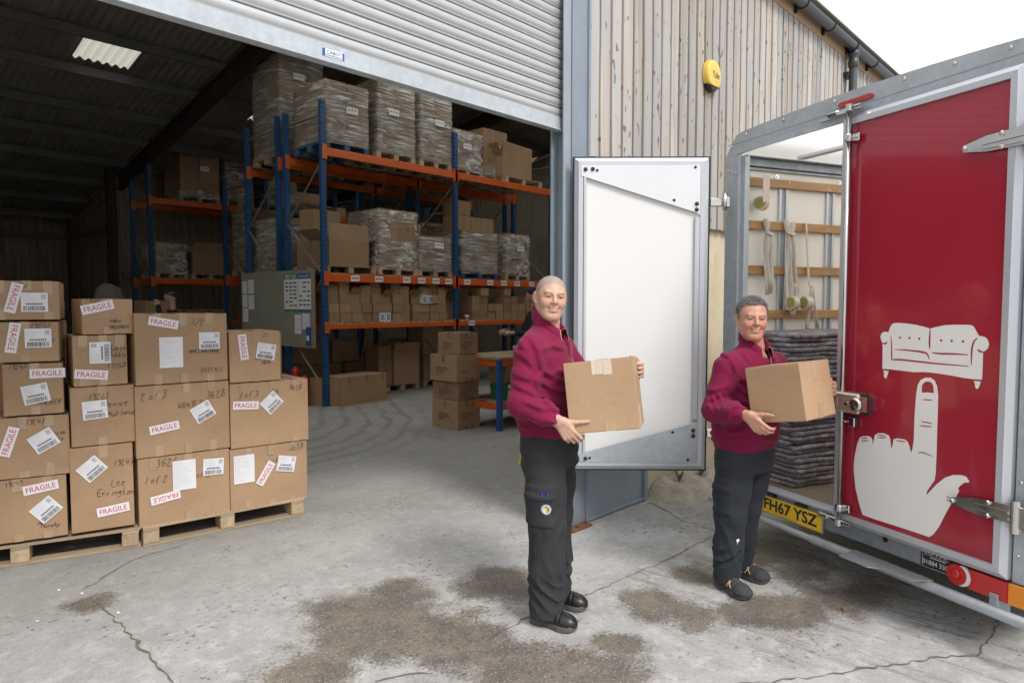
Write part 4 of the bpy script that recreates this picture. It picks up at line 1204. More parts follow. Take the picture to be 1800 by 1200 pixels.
for k in range(3):
    o = MB().box(-.15, .15, -.14, .14, 0, .072, .004).box(-.10, .06, -.1415, -.1405, .012, .058, mi=1).build("box_file", ['binder', 'paper'], None, False, (6.62, 6.33 + .01 * k, .379 + .0735 * k), (0, 0, .03 * k), label=["lowest green box file on the bench shelf", "middle green box file on the bench shelf", "uppermost green box file on the bench shelf"][k], cat="box file", group="green box files on the bench shelf")
carton(.34, .30, .20, (6.70, 6.42, .605), .1, "shallow open carton on the box files of the bench", None, opened=True, seed=5, flap=.2)
for k in range(3):
    mb = MB().box(-.07, -.001, -.05, .05, 0, .043, .002).box(.001, .07, -.05, .05, 0, .043, .002, mi=1)
    mb.build("small_pack", ['pink', 'teal'], None, False, (6.80, 6.25 + .005 * k, .966 + .0435 * k), (0, 0, .05 * k), label=["lowest pink and teal pack on the bench top", "middle pink and teal pack on the bench top", "top pink and teal pack on the bench top"][k], cat="pack", group="pink and teal packs on the bench")

# notice board on the rack end, posters, extinguishers
nb = thing("notice_board", "grey green plywood notice board with safety posters on the rack end", "notice board", (5.90, 9.96, 0))
MB().box(-.02, 0, 0, 2.52, .935, 2.225, .003).build("panel", 'board', nb)
MB().box(-.024, .012, -.03, -.001, .93, 2.235, .002).build("end_batten", 'pal', nb)


def poster(y0, y1, z0, z1, head, title, lines, nm="poster"):
    mb = MB().box(-.0225, -.0212, y0, y1, z0, z1)
    if head:
        mb.box(-.0232, -.0227, y0, y1, z1 - (z1 - z0) * .14, z1, mi=1)
        mb.box(-.0232, -.0227, y0, y1, z0, z0 + (z1 - z0) * .06, mi=1)
    rn_ = random.Random(int(y0 * 100))
    for k in range(lines):
        zz = z1 - (z1 - z0) * (.22 + .70 * k / lines)
        for q in range(3):
            if rn_.random() < .75:
                a = y0 + (y1 - y0) * (.08 + .30 * q)
                mb.box(-.0232, -.0227, a, a + (y1 - y0) * .22, zz - (z1 - z0) * .035, zz, mi=2)
    if title:
        vs, fs, asp = text_mesh(title, .012)
        k = (y1 - y0) * .8 / asp
        mb.add([(-.0236, (y0 + y1) / 2 - x * k, z1 - (z1 - z0) * .07 + zz * k * 1.1) for x, _, zz in vs], fs, 0)
    return mb.build(nm, ['paper', head or 'green', 'paper_gr' if not head else 'ink_blk'], nb)


poster(.47, .92, 1.53, 2.16, 'green', "FIRST AID", 7)
poster(.05, .46, 1.53, 2.16, 'bluep', "HEALTH & SAFETY", 6)
poster(.10, .34, 1.24, 1.50, None, None, 4, "notice")
poster(.37, .58, 1.16, 1.48, None, None, 4, "notice")
for i, (a, b, c, d) in enumerate([(2.02, 2.24, 1.85, 2.10), (2.28, 2.48, 1.85, 2.08), (2.02, 2.24, 1.56, 1.82), (2.28, 2.48, 1.60, 1.83), (2.26, 2.47, 1.33, 1.58)]): poster(a, b, c, d, None, None, 4, "notice")
MB().box(-.05, -.022, .06, .18, .98, 1.28, .003).box(-.0508, -.0502, .08, .16, 1.06, 1.14, mi=1).build("leaflet_holder", ['bluep', 'paper'], nb)
for i, (y, h) in enumerate([(10.62, .50), (10.30, .62), (10.02, .50)]):
    e = thing("fire_extinguisher", ["left red fire extinguisher under the notice board", "middle and tallest red fire extinguisher under the notice board", "right red fire extinguisher under the notice board"][i], "extinguisher", (5.74, y, 0), .4 * i, "red extinguishers under the notice board")
    MB().lathe([(.07, 0), (.075, .02), (.075, h - .08), (.06, h - .03), (.03, h), (.022, h + .01)], 16).build("cylinder", 'ext', e, True)
    MB().box(-.012, .012, -.07, .03, h + .03, h + .045, .002).box(-.012, .012, -.06, .02, h + .055, h + .068, .002).lathe([(.018, h + .011), (.018, h + .03)], 10).build("handle", 'blk', e)
    MB().tube([(0, .03, h + .02), (.04, .07, h - .02), (.05, .082, h - .15), (.04, .08, h - .35)], .009, 6).build("hose", 'blk', e)

# rear row against the back wall
Z3 = 4.152
wrapped(.96, 1.0, 1.02, (7.14, 17.75, Z3), "bulging film wrapped load first on the top beam by the rear wall", 2, 3, 41, film='film_hv', bulge=.03, taper=.10)
wrapped(.72, 1.0, 1.16, (8.14, 17.75, Z3), "film wrapped stack of flat trays second by the rear wall", 1, 9, 42)
wrapped(.90, 1.0, .95, (9.30, 17.75, Z3), "film wrapped load third on the top beam by the rear wall", 2, 4, 43)
for i, (x, z, w) in enumerate([(10.1, 0, .8), (10.1, .3, .8), (10.98, 0, .7)]):
    carton(w, .8, .29, (x, 17.7, Z3 + z), 0, ["lower wide carton on the rear wall top beam", "upper wide carton on the rear wall top beam", "last carton on the rear wall top beam"][i], "cartons on the racking", mat='card', seed=i)
wrapped(.72, 1.0, .72, (6.42, 17.75, 2.272), "half wrapped open load first on the middle beam by the rear wall", 2, 2, 44, film='film_hv', bulge=.04, note=False)
pallet(.95, 1.0, (7.36, 17.75, 2.272), 0, "pallet with the open topped carton by the rear wall", "pallets on the racking")
carton(.90, .8, .50, (7.36, 17.72, 2.414), .05, "large open topped carton on the middle beam by the rear wall", "cartons on the racking", opened=True, seed=11, flap=.35)
for i, x in enumerate((6.4, 7.0, 7.6, 8.3)):
    carton(.5, .6, .28, (x, 17.6, 1.252), .03 * i, ["first carton on the low rear wall shelf", "second carton on the low rear wall shelf", "third carton on the low rear wall shelf", "fourth carton on the low rear wall shelf"][i], "cartons on the racking", seed=i)
# dim corner on the left
M['crate'] = mk("dark_green_crate", (0.012, 0.028, 0.016), .6)
for i in range(4):
    for k in range(3):
        mb = MB().box(-.28, .28, -.2, .2, 0, .30, .01)
        for q in range(5): mb.box(-.24 + q * .1, -.17 + q * .1, -.204, -.2, .05, .24)
        mb.build("plastic_crate", 'crate', None, False, (3.35 + i * .6, 19.0, .6 + k * .305), (0, 0, 0), label=f"dark green plastic crate, {['lowest','middle','top'][k]} of the {['first','second','third','fourth'][i]} crate pile in the dim left corner", cat="crate", group="dark crates in the left corner")
    pallet_mb(.58, .42).build("crate_stand", ['pal', 'pal_blk'], None, False, (3.35 + i * .6, 19.0, .458), label=f"low pallet under the {['first','second','third','fourth'][i]} crate pile in the dim left corner", cat="pallet", group="pallets under the crates")
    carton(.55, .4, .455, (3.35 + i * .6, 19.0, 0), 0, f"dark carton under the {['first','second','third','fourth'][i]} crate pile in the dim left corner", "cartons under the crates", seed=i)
mb = MB().lathe([(.25, 0), (.33, .1), (.34, .6), (.33, 1.25), (.31, 1.75), (.24, 2.02), (.10, 2.12)], 18)
mb.v = [(x + .04 * noise.noise(Vector((x * 3, y * 3, z * 3))), y + .04 * noise.noise(Vector((x * 3, z * 3, 5))), z + .03 * noise.noise(Vector((x * 4, y * 4, 9)))) for x, y, z in mb.v]
M['sack'] = mk("pale_sack", (.30, .27, .22), .9)
mb.build("bulk_sack", 'sack', None, True, (5.05, 17.3, 0), label="tall pale bulging sack in the dim corner behind the left boxes", cat="sack")
carton(.55, .5, .45, (5.3, 15.3, 1.28), .1, "dim carton on top of the pile behind the left boxes", None, seed=3)
carton(.7, .6, 1.27, (5.3, 15.3, 0), .05, "tall dim carton at the bottom of the pile behind the left boxes", None, seed=4)

# yellow step ladder in the aisle behind the rack
ld = thing("step_ladder", "yellow step ladder standing behind the low shelf near the second upright", "ladder", (9.1, 12.7, 0), .3)
for sx in (-.24, .24):
    MB().tube([(sx, -.35, 0), (sx * .8, 0, 1.6)], .025, 6).build("stile", 'yellow', ld)
    MB().tube([(sx, .35, 0), (sx * .8, .03, 1.58)], .02, 6).build("stile", 'yellow', ld)
for k in range(5): MB().box(-.23, .23, -.35 + .07 * (k + .6) - .04, -.35 + .07 * (k + .6) + .05, .28 * (k + 1), .28 * (k + 1) + .02).build("tread", 'yellow', ld)
# ================================================================== box trailer
# local frame: x across the rear (to the near side), y forwards into the body, z up; rear face at y = 0
TR = thing("box_trailer", "galvanised box trailer with red rear door, one door swung open", "trailer", (4.2344, 1.2987, 0), math.atan2(-.91212, -.40992))
HW = 1.065; TL = 4.3
SOFA = [(0.27, 1.3), (0.267, 1.436), (0.258, 1.455), (0.252, 1.472), (0.256, 1.489), (0.268, 1.5), (0.284, 1.503), (0.3, 1.5), (0.307, 1.521), (0.317, 1.54), (0.33, 1.55), (0.367, 1.552), (0.413, 1.55), (0.465, 1.544), (0.509, 1.535), (0.537, 1.528), (0.569, 1.537), (0.611, 1.547), (0.668, 1.551), (0.718, 1.552), (0.746, 1.551), (0.757, 1.544), (0.768, 1.525), (0.782, 1.502), (0.798, 1.5), (0.814, 1.495), (0.825, 1.482), (0.83, 1.466), (0.827, 1.447), (0.817, 1.434), (0.804, 1.428), (0.805, 1.368), (0.804, 1.295), (0.76, 1.293), (0.711, 1.295), (0.666, 1.299), (0.619, 1.302), (0.56, 1.305), (0.504, 1.304), (0.454, 1.298), (0.389, 1.3), (0.322, 1.301)]
SOFA_LEGS = [[(0.276, 1.292), (0.308, 1.292), (0.305, 1.275), (0.301, 1.265), (0.299, 1.253), (0.287, 1.25), (0.28, 1.26), (0.281, 1.276)], [(0.765, 1.285), (0.798, 1.286), (0.795, 1.269), (0.791, 1.258), (0.786, 1.249), (0.777, 1.249), (0.773, 1.259), (0.771, 1.272)]]
SOFA_LINES = [[(0.537, 1.528), (0.536, 1.462), (0.538, 1.425)], [(0.317, 1.479), (0.322, 1.433), (0.325, 1.354), (0.38, 1.358), (0.458, 1.356), (0.558, 1.353), (0.652, 1.353), (0.739, 1.353)], [(0.775, 1.492), (0.759, 1.473), (0.752, 1.446), (0.75, 1.407), (0.751, 1.361)], [(0.342, 1.41), (0.405, 1.411), (0.482, 1.408), (0.52, 1.403), (0.532, 1.389), (0.536, 1.372)], [(0.55, 1.406), (0.592, 1.404), (0.65, 1.407), (0.734, 1.408)], [(0.267, 1.441), (0.283, 1.437), (0.296, 1.448)], [(0.779, 1.436), (0.788, 1.429), (0.804, 1.424)]]
SOFA_DOTS = [(0.37, 1.474), (0.425, 1.475), (0.48, 1.474), (0.597, 1.471), (0.651, 1.471), (0.707, 1.471)]
HAND = [(0.171, 0.463), (0.145, 0.522), (0.12, 0.6), (0.107, 0.681), (0.103, 0.727), (0.109, 0.793), (0.123, 0.861), (0.14, 0.899), (0.159, 0.909), (0.195, 0.917), (0.216, 0.91), (0.222, 0.893), (0.223, 0.865), (0.228, 0.894), (0.236, 0.929), (0.256, 0.944), (0.291, 0.949), (0.321, 0.943), (0.331, 0.925), (0.339, 0.871), (0.345, 0.894), (0.35, 0.926), (0.369, 0.936), (0.416, 0.938), (0.433, 0.93), (0.445, 0.905), (0.454, 0.874), (0.461, 0.895), (0.467, 0.943), (0.467, 1.07), (0.472, 1.181), (0.479, 1.232), (0.492, 1.26), (0.518, 1.276), (0.548, 1.279), (0.57, 1.267), (0.584, 1.239), (0.591, 1.195), (0.592, 1.13), (0.592, 1.007), (0.593, 0.901), (0.592, 0.802), (0.588, 0.763), (0.563, 0.72), (0.549, 0.695), (0.547, 0.674), (0.568, 0.703), (0.601, 0.746), (0.642, 0.788), (0.682, 0.81), (0.722, 0.819), (0.746, 0.817), (0.762, 0.797), (0.758, 0.79), (0.739, 0.786), (0.72, 0.767), (0.708, 0.75), (0.715, 0.74), (0.702, 0.71), (0.679, 0.668), (0.652, 0.611), (0.633, 0.565), (0.617, 0.527), (0.589, 0.481), (0.568, 0.462), (0.506, 0.463), (0.423, 0.463), (0.346, 0.462), (0.246, 0.461)]
NAIL = [(0.503, 1.197), (0.503, 1.235), (0.516, 1.253), (0.536, 1.259), (0.553, 1.255), (0.564, 1.24), (0.568, 1.203), (0.533, 1.202)]
HAND_LINES = [[(0.508, 1.162), (0.561, 1.166)], [(0.504, 1.047), (0.539, 1.048), (0.565, 1.046)], [(0.497, 1.025), (0.564, 1.03)], [(0.149, 0.894), (0.19, 0.906)], [(0.149, 0.88), (0.196, 0.891)], [(0.251, 0.933), (0.301, 0.937)], [(0.252, 0.918), (0.306, 0.928)], [(0.365, 0.924), (0.421, 0.926)], [(0.491, 0.882), (0.522, 0.89), (0.572, 0.88)], [(0.653, 0.697), (0.678, 0.685)], [(0.652, 0.681), (0.669, 0.673)]]


def arch(x, z0=2.835, rise=.035):
    """outer roof line over the width: nearly flat, corners turned down"""
    q = abs(x) / HW
    return z0 + rise * (1 - q ** 2) - .14 * max(0, (q - .88) / .12) ** 1.5


# rear frame: posts, header, sill beam
for nm, xa, xb in (("rear_post", -HW, -.925), ("rear_post", .955, HW)):
    s = 1 if xa < 0 else -1
    mb = MB().box(xa, xb, -.012, .012, .30, 2.70, .003)
    o_, i_ = (xa, xb) if xa < 0 else (xb, xa)
    mb.box(min(i_, i_ - s * .012), max(i_, i_ - s * .012), .012, .085, .42, 2.69, .002)
    mb.box(min(i_, i_ + s * .035), max(i_, i_ + s * .035), .0125, .030, .44, 2.68, .003)
    mb.box(min(o_, o_ + s * .012), max(o_, o_ + s * .012), .0125, .12, .30, 2.69, .002)
    mb.build(nm, 'galv', TR)
    for k in range(2): MB().lathe([(.009, 0), (.009, .003), (.005, .007)], 10, (0, 0, 0), 'y').build("rivet", 'chrome', TR, loc=((xa + xb) / 2 + (.04 if k else -.04), -.0125, 2.60 - .03 * k))
    for k in range(4): MB().lathe([(.009, 0), (.009, .003), (.005, .007)], 10, (0, 0, 0), 'y').build("rivet", 'chrome', TR, loc=((xa + xb) / 2 - .03, -.0125, (.50, .62, .84, 2.30)[k]))
n = 40
low = [(-.925 + 1.88 * k / 6, 2.70 + .02 * math.sin(math.pi * k / 6)) for k in range(7)]
up_ = [(HW - 2 * HW * k / n, arch(HW - 2 * HW * k / n)) for k in range(n + 1)]
MB().prism([(-HW, 2.69)] + low + [(HW, 2.69)] + up_, -.010, .012).build("header", 'galv', TR)
MB().prism([(-HW + .02, 2.775), (HW - .02, 2.775), (HW - .02, 2.780), (-HW + .02, 2.780)], -.013, -.0105).prism([(-.93, 2.698), (.95, 2.698), (.95, 2.735), (-.93, 2.735)], -.020, -.0102).build("header_lip", 'galv', TR)
for x_ in (-1.0, -.86, -.52, -.12, .33, .60, .86):
    MB().lathe([(.010, 0), (.010, .003), (.006, .007)], 10, (0, 0, 0), 'y').build("rivet", 'chrome', TR, loc=(x_, -.0105, arch(x_) - .03))
MB().box(-HW, HW, .0, .05, .285, .405, .004).build("rear_beam", 'galv_dk', TR)
MB().box(-.95, -.04, -.030, .05, .4065, .428, .003).build("sill_plate", 'alu', TR)
MB().lathe([(.016, 0), (.016, .002)], 14, (0, 0, 0), 'y').build("drain_hole", 'hole', TR, loc=(.29, -.0005, .355))
# body: floor, walls, roof
MB().box(-HW + .03, HW - .03, .051, TL, .385, .4285).build("floor", 'ply', TR)
MB().box(-HW + .012, -HW + .045, .086, TL, .30, 2.70).build("side_wall", 'grp_in', TR)
MB().box(HW - .045, HW - .012, .086, TL, .30, 2.70).build("side_wall", 'grp_in', TR)
MB().box(-HW + .05, HW - .05, TL - .04, TL, .43, 2.74).build("front_wall", 'grp_in', TR)
vs, fs = [], []
for y_ in (.013, TL):
    for k in range(n + 1): x_ = HW - 2 * HW * k / n; vs.append((x_ * .985, y_, arch(x_) - .006))
for k in range(n): fs.append((k, k + 1, n + 2 + k, n + 1 + k))
MB().add(vs, fs).build("roof_skin", 'trl_roof', TR, True)
for y_ in (.62, 1.5, 2.4, 3.3):
    MB().box(-1.0, 1.0, y_ - .03, y_ + .03, 2.72, 2.745, .003).build("roof_bow", 'alu', TR)
MB().box(-1.0195, -.93, .10, TL - .05, 2.695, 2.70).box(-1.0195, -.985, .10, TL - .05, 2.640, 2.6949, .003).box(-1.0195, -1.0, .10, TL - .05, 2.615, 2.635, .003).build("cornice", 'galv_dk', TR)
MB().prism([(-1.015, 2.45), (-1.015, 2.69), (-.88, 2.69), (-.905, 2.655), (-.955, 2.60)], .0305, .034).build("corner_gusset", 'galv', TR)
for k in range(4): MB().lathe([(.02, 0), (.02, .003), (.007, .004), (.007, .01)], 12, (0, 0, 0), 'x').build("rivet", 'chrome', TR, loc=(-1.0195, .42 + k * .62, 2.585))
# inner rails and timber laths on the far side wall
for y_ in (.07, .435, .90, 1.40, 1.9, 2.4, 2.9, 3.4):
    for q in (0, .062):
        MB().box(-1.0195, -1.003, y_ + q, y_ + q + .024, .45, 2.50, .003).build("wall_rail", 'alu', TR)
    MB().box(-1.0195, -1.012, y_ + .025, y_ + .061, .45, 2.50).build("rail_web", 'galv_dk', TR)
for z_ in (2.53, 2.222, 1.90, 1.578, 1.25, .92, .6):
    MB().box(-1.0025, -.984, .09 if z_ > 2.4 else .06, 4.15, z_ - .031, z_ + .031, .003).build("lath", 'lath', TR)
    for k in range(6): MB().lathe([(.006, 0), (.004, .002)], 8, (0, 0, 0), 'x').build("screw", 'chrome', TR, loc=(-.984, .12 + k * .39, z_ + (.012 if k % 2 else -.012)))
# axle and wheels under the body
for sx in (-1, 1):
    w = thing("wheel", None, None, (sx * .93, 2.35, .29), parent=TR)
    MB().lathe([(.18, -.08), (.27, -.085), (.29, -.06), (.29, .06), (.27, .085), (.18, .08)], 24, axis='x').build("tyre", 'blk', w, True)
    MB().lathe([(.17, -.06), (.18, .05), (.10, .04), (.06, .075)], 20, axis='x').build("rim", 'galv', w, True)
MB().box(-.9, .9, 2.32, 2.38, .26, .32).build("axle", 'galv_dk', TR)
for x_ in (-.5, .5): MB().box(x_ - .03, x_ + .03, .051, 4.2, .28, .384).build("chassis_rail", 'galv_dk', TR)

# bumper bar, step plate
mb = MB().tube([(-1.12, -.055, .218), (-.17, -.055, .218)], .0215, 14).tube([(-.172, -.055, .218), (-.168, -.055, .218), (-.16, -.055, .218), (1.14, -.055, .218)], [.021, .026, .027, .027], 16)
me = mb.mesh("bumper_bar", 'galv'); edge_split_smooth(me, 40); put("bumper_bar", me, TR)
MB().lathe([(.034, 0), (.036, .02), (.03, .05)], 14, (1.12, -.055, .218), 'x').build("bar_end_cap", 'galv_dk', TR)
for x_ in (-.8, .9): MB().box(x_ - .02, x_ + .02, -.05, .05, .20, .30, .003).build("bar_bracket", 'galv_dk', TR)
M['cheq'] = mk("chequer_plate", (.46, .48, .49), .4, metal=.6, bump=((50, 50, 50), .8, .01))
MB().prism([(.13, .0), (.60, .0), (.56, .11), (.38, .115), (.34, .16), (.16, .16)], 0, .006).build("step_plate", 'cheq', TR, loc=(0, -.04, .245), rot=(R(90), 0, 0))

# number plate
npl = thing("number_plate", None, None, (-.392, -.012, .316), parent=TR)
MB().box(-.262, .266, .0, .006, -.062, .058, .002).build("backing", 'galv_dk', npl)
MB().box(-.26, .26, -.003, -.0005, -.0555, .0555, .001).build("plate", 'plate_y', npl)
mb = MB(); add_text(mb, "FH67 YSZ", 0, .004, .079, -.0037, wid=.45, bold=.030); mb.build("registration", 'blk', npl)
mb = MB(); [mb.box(-.06 + k * .010, -.053 + k * .010, -.0036, -.0032, -.049, -.046) for k in range(12)]; mb.build("fine_print", 'blk', npl)
for x_ in (-.17, .09): MB().box(x_ - .045, x_ + .045, -.014, .01, .062, .078, .002).build("plate_lamp", 'blk', npl)

# dealer sign
sg = thing("dealer_sign", None, None, (.588, -.004, .332), parent=TR)
MB().box(-.085, .088, -.003, 0, -.045, .052, .001).build("panel", 'blk', sg)
mb = MB(); add_text(mb, "MOVAN", 0, .040, .019, -.0036, wid=.16, bold=.012); add_text(mb, "01884 330", -.004, -.012, .024, -.0036, wid=.135)
for k in range(10): mb.box(-.03 + k * .0085, -.025 + k * .0085, -.0036, -.0032, .012, .018)
mb.box(-.075, .085, -.0036, -.0032, .024, .0255).box(-.075, -.0735, -.0036, -.0032, -.04, .024).box(-.075, .085, -.0036, -.0032, -.041, -.0395)
mb.build("lettering", 'white', sg)

# rear lamp cluster
lc = thing("lamp_cluster", None, None, (.66, -.004, .268), parent=TR)
MB().box(0, .415, -.018, 0, 0, .105, .006).build("housing", 'blk', lc)
n2 = 20
cyl = [(.055 + .05 * math.cos(2 * math.pi * k / n2), .053 + .05 * math.sin(2 * math.pi * k / n2)) for k in range(n2)]
MB().prism(cyl, -.034, -.0185).build("brake_lens", 'lens_r', lc)
MB().lathe([(.026, 0), (.022, .005), (.010, .008)], 16, (.050, -.0345, .055), 'y').build("lens_bullseye", 'lens_r', lc, True)
cres = [(.055 + .0515 * math.cos(a), .053 + .0495 * math.sin(a)) for a in [-1.45 + 2.9 * k / 12 for k in range(13)]] + [(.083 + .050 * math.cos(a) * .98, .053 + .0505 * math.sin(a)) for a in [1.50 - 3.0 * k / 12 for k in range(13)]]
MB().prism([(x_ + .022, z_) for x_, z_ in cyl], -.032, -.0187).build("reverse_lens", 'lens_w', lc)
MB().prism([(.108, .004), (.295, .004), (.295, .101), (.108, .101), (.120, .077), (.125, .053), (.120, .028)], -.032, -.0186).build("tail_lens", 'lens_r', lc)
MB().prism([(.20, .008), (.292, .008), (.292, .097), (.20, .097)], -.034, -.0322).build("reflector", 'lens_r', lc)
MB().prism([(.297, .004), (.39, .004), (.408, .02), (.411, .053), (.408, .085), (.39, .101), (.297, .101)], -.032, -.0186).build("indicator_lens", 'lens_o', lc)
# red marker strip on the header
MB().prism([(-.10, -.014), (.10, -.014), (.114, -.008), (.118, 0), (.114, .008), (.10, .014), (-.10, .014), (-.114, .008), (-.118, 0), (-.114, -.008)], -.022, -.0135).build("marker_lamp", 'lens_r', TR, loc=(.03, 0, 2.803))

# ------------------------------------------------------------------ closed red door
rd = thing("red_door", None, None, (0, -.002, 0), parent=TR)
MB().box(.010, .905, -.034, -.006, .410, 2.680).build("panel", 'red', rd)


def frame(par, x0, x1, z0, z1, w, ya, yb, nm, mat, step=.022):
    """mitred frame of four extrusions, outer rim lower than the inner strip"""
    for k, pts in enumerate((((x0, z0), (x1, z0), (x1 - w, z0 + w), (x0 + w, z0 + w)), ((x1, z0 + .001), (x1, z1 - .001), (x1 - w, z1 - w - .001), (x1 - w, z0 + w + .001)), ((x1, z1), (x0, z1), (x0 + w, z1 - w), (x1 - w, z1 - w)), ((x0, z1 - .001), (x0, z0 + .001), (x0 + w, z0 + w + .001), (x0 + w, z1 - w - .001)))):
        mb = MB(); a, b, c, d = [Vector(p) for p in pts]
        f_ = .42
        e, f2 = a.lerp(d, f_), b.lerp(c, f_)
        vs = [(p.x, yb, p.y) for p in (a, b, c, d)]
        vs += [(a.x, ya + step, a.y), (b.x, ya + step, b.y), (f2.x, ya + .004, f2.y), (e.x, ya + .004, e.y), (f2.lerp(c, .06).x, ya, f2.lerp(c, .06).y), (e.lerp(d, .06).x, ya, e.lerp(d, .06).y), (c.x, ya, c.y), (d.x, ya, d.y)]
        mb.add(vs, [(4, 5, 6, 7), (7, 6, 8, 9), (9, 8, 10, 11), (0, 1, 5, 4), (11, 10, 2, 3), (3, 2, 1, 0)])
        mb.build(nm, mat, par)


frame(rd, -.036, .948, .380, 2.722, .056, -.052, 0, "door_frame", 'alu')


def decal(poly, y, nm, mat, par):
    mb = MB(); mb.add([(x_, y, z_) for x_, z_ in poly], [tuple(range(len(poly)))]); return mb.build(nm, mat, par)


def lines(ls, w, y, nm, mat, par, dots=(), polys=()):
    mb = MB()
    for L_ in ls:
        P = [Vector(p) for p in L_]; vs, fs = [], []
        Q = [P[0]]
        for a, b in zip(P[:-1], P[1:]): Q += [a.lerp(b, .35), a.lerp(b, .65), b]
        for i, p in enumerate(Q):
            t = (Q[min(i + 1, len(Q) - 1)] - Q[max(0, i - 1)]).normalized(); m_ = Vector((-t.y, t.x))
            ww = w * (.35 + .65 * math.sin(math.pi * (i + .5) / len(Q)))
            for q in (p + m_ * ww, p - m_ * ww): vs.append((q.x, y, q.y))
        for i in range(len(Q) - 1): fs.append((2 * i, 2 * i + 1, 2 * i + 3, 2 * i + 2))
        mb.add(vs, fs)
    for (x_, z_) in dots: mb.add([(x_ + .006 * math.cos(a), y, z_ + .006 * math.sin(a)) for a in [k * math.pi / 5 for k in range(10)]], [tuple(range(10))])
    for p in polys: mb.add([(x_, y, z_) for x_, z_ in p], [tuple(range(len(p)))])
    return mb.build(nm, mat, par)


sd = decal(SOFA, -.0352, "sofa_emblem", 'cream', rd)
for lg in SOFA_LEGS: decal(lg, -.0352, "sofa_foot", 'cream', sd)
lines(SOFA_LINES, .0045, -.0358, "sofa_lines", 'red', sd, SOFA_DOTS)
hd = decal(HAND, -.0352, "hand_emblem", 'cream', rd)
lines(HAND_LINES, .0030, -.0358, "hand_lines", 'red', hd, (), [NAIL])

# locking bar, clamps, lock, hinges
me = MB().lathe([(.0135, .36), (.0135, 2.765)], 14).mesh("lock_bar", 'chrome', True); put("lock_bar", me, rd, (.046, -.075, 0))
for z_ in (2.585, .475):
    MB().box(.015, .105, -.066, -.053, z_ - .022, z_ + .022, .004).lathe([(.022, z_ - .02), (.026, z_ - .012), (.026, z_ + .012), (.022, z_ + .02)], 14, (.046, -.075, 0)).lathe([(.008, 0), (.008, .008), (.004, .012)], 8, (.090, -.066, z_), 'y').build("bar_clamp", 'chrome', rd)
for z_, s in ((2.752, 1), (.388, -1)):
    MB().box(-.10, .105, -.058, -.030, z_ - .012, z_ + .012, .004).lathe([(.022, z_ - .018), (.022, z_ + .018)], 12, (.046, -.075, 0)).lathe([(.018, -.03), (.018, .03)], 10, (-.085, -.052, z_), 'x').lathe([(.015, -.02), (.015, .02)], 10, (.095, -.066, z_), 'x').build("cam_lock", 'chrome', rd)
MB().prism([(-.20, -.010), (-.03, -.012), (-.03, .016), (-.20, .012)], -.034, -.0225).build("keeper_plate", 'galv', rd, loc=(0, 0, 2.745))
lk = thing("door_lock", None, None, (.012, -.036, 1.04), parent=rd)
MB().box(0, .175, -.075, -.0005, 0, .112, .010).build("lock_case", 'brass', lk)
MB().box(.035, .135, -.0765, -.0755, .028, .086, .002).build("case_panel", 'brass', lk)
MB().lathe([(.040, 0), (.040, .012), (.030, .022), (.012, .026)], 18, (.165, -.075, .055), 'y').lathe([(.013, 0), (.010, .012)], 10, (.102, -.0765, .052), 'y').build("lock_barrel", 'chrome', lk)
MB().tube([(.165, -.05, .006), (.225, -.055, .006), (.240, -.055, .02), (.240, -.055, .094), (.225, -.055, .108), (.165, -.05, .108)], .009, 8).build("pull_handle", 'blk', lk)
MB().box(.066, .112, -.030, 0, -.085, -.030, .004).box(.06, .118, -.012, .0, -.09, -.025, .002, mi=1).box(.03, .0655, -.045, -.02, -.064, -.052, .003).build("bar_keeper", ['chrome', 'blk'], lk)
for z_ in (2.392, .690):
    hg = thing("hinge", None, None, (0, 0, z_), parent=rd)
    MB().prism([(.69, -.016), (.69, .014), (.80, .040), (.97, .048), (.97, -.034), (.80, -.034)], -.060, -.0525).prism([(.78, -.002), (.96, .004), (.96, .020), (.80, .016)], -.068, -.0602).prism([(.78, -.022), (.96, -.024), (.96, -.012), (.80, -.010)], -.066, -.0602).build("strap", 'chrome', hg)
    MB().lathe([(.020, -.075), (.020, .075)], 14, (.985, -.055, 0)).box(.985, 1.062, -.058, -.0125, -.05, .05, .004).build("knuckle", 'chrome', hg)
    for x_, zz in ((.70, .0), (.87, .036), (.87, -.026)): MB().lathe([(.012, 0), (.012, .006), (.006, .012)], 8, (x_, -.0605, zz), 'y').build("bolt", 'chrome', hg)

M['alu_w'] = mk("bright_mill_aluminium", (.74, .75, .77), .42, metal=.25, var=((9, .03, 3),))
# ------------------------------------------------------------------ open door, swung back against the jamb
od = thing("open_door", None, None, (0, 0, 0), parent=TR)
wm = Matrix.Translation((3.822, 2.990, .478)) @ Matrix.Rotation(math.atan2(-.738, .6745), 4, 'Z')
DW, DH = .935, 2.19
trm = Matrix.Translation((4.2344, 1.2987, 0)) @ Matrix.Rotation(math.atan2(-.91212, -.40992), 4, 'Z')
od.matrix_basis = trm.inverted() @ wm
MB().box(.03, DW - .03, -.012, .020, .03, DH - .03).build("panel", 'grp', od)
frame(od, 0, DW, 0, DH, .060, -.030, .034, "door_frame", 'alu')
for (x0_, x1_, z0_, z1_) in ((-.012, -.0005, -.012, DH + .012), (DW + .0005, DW + .014, -.012, DH + .012), (0, DW, -.012, -.0005), (0, DW, DH + .0005, DH + .012)):
    MB().box(x0_, x1_, .0, .036, z0_, z1_, .002).build("seal", 'blk', od)
MB().prism([(.045, DH - .055), (.86, DH - .055), (.872, DH - .062), (.872, DH - .40), (.86, DH - .385), (.045, DH - .125)], -.0345, -.0305).build("corner_plate", 'alu_w', od)
MB().prism([(.045, .115), (.835, .33), (.872, .345), (.872, .055), (.045, .055)], -.0345, -.0305).build("corner_plate", 'galv', od)  # greyer than its twin: dull ground reflection put into its colour
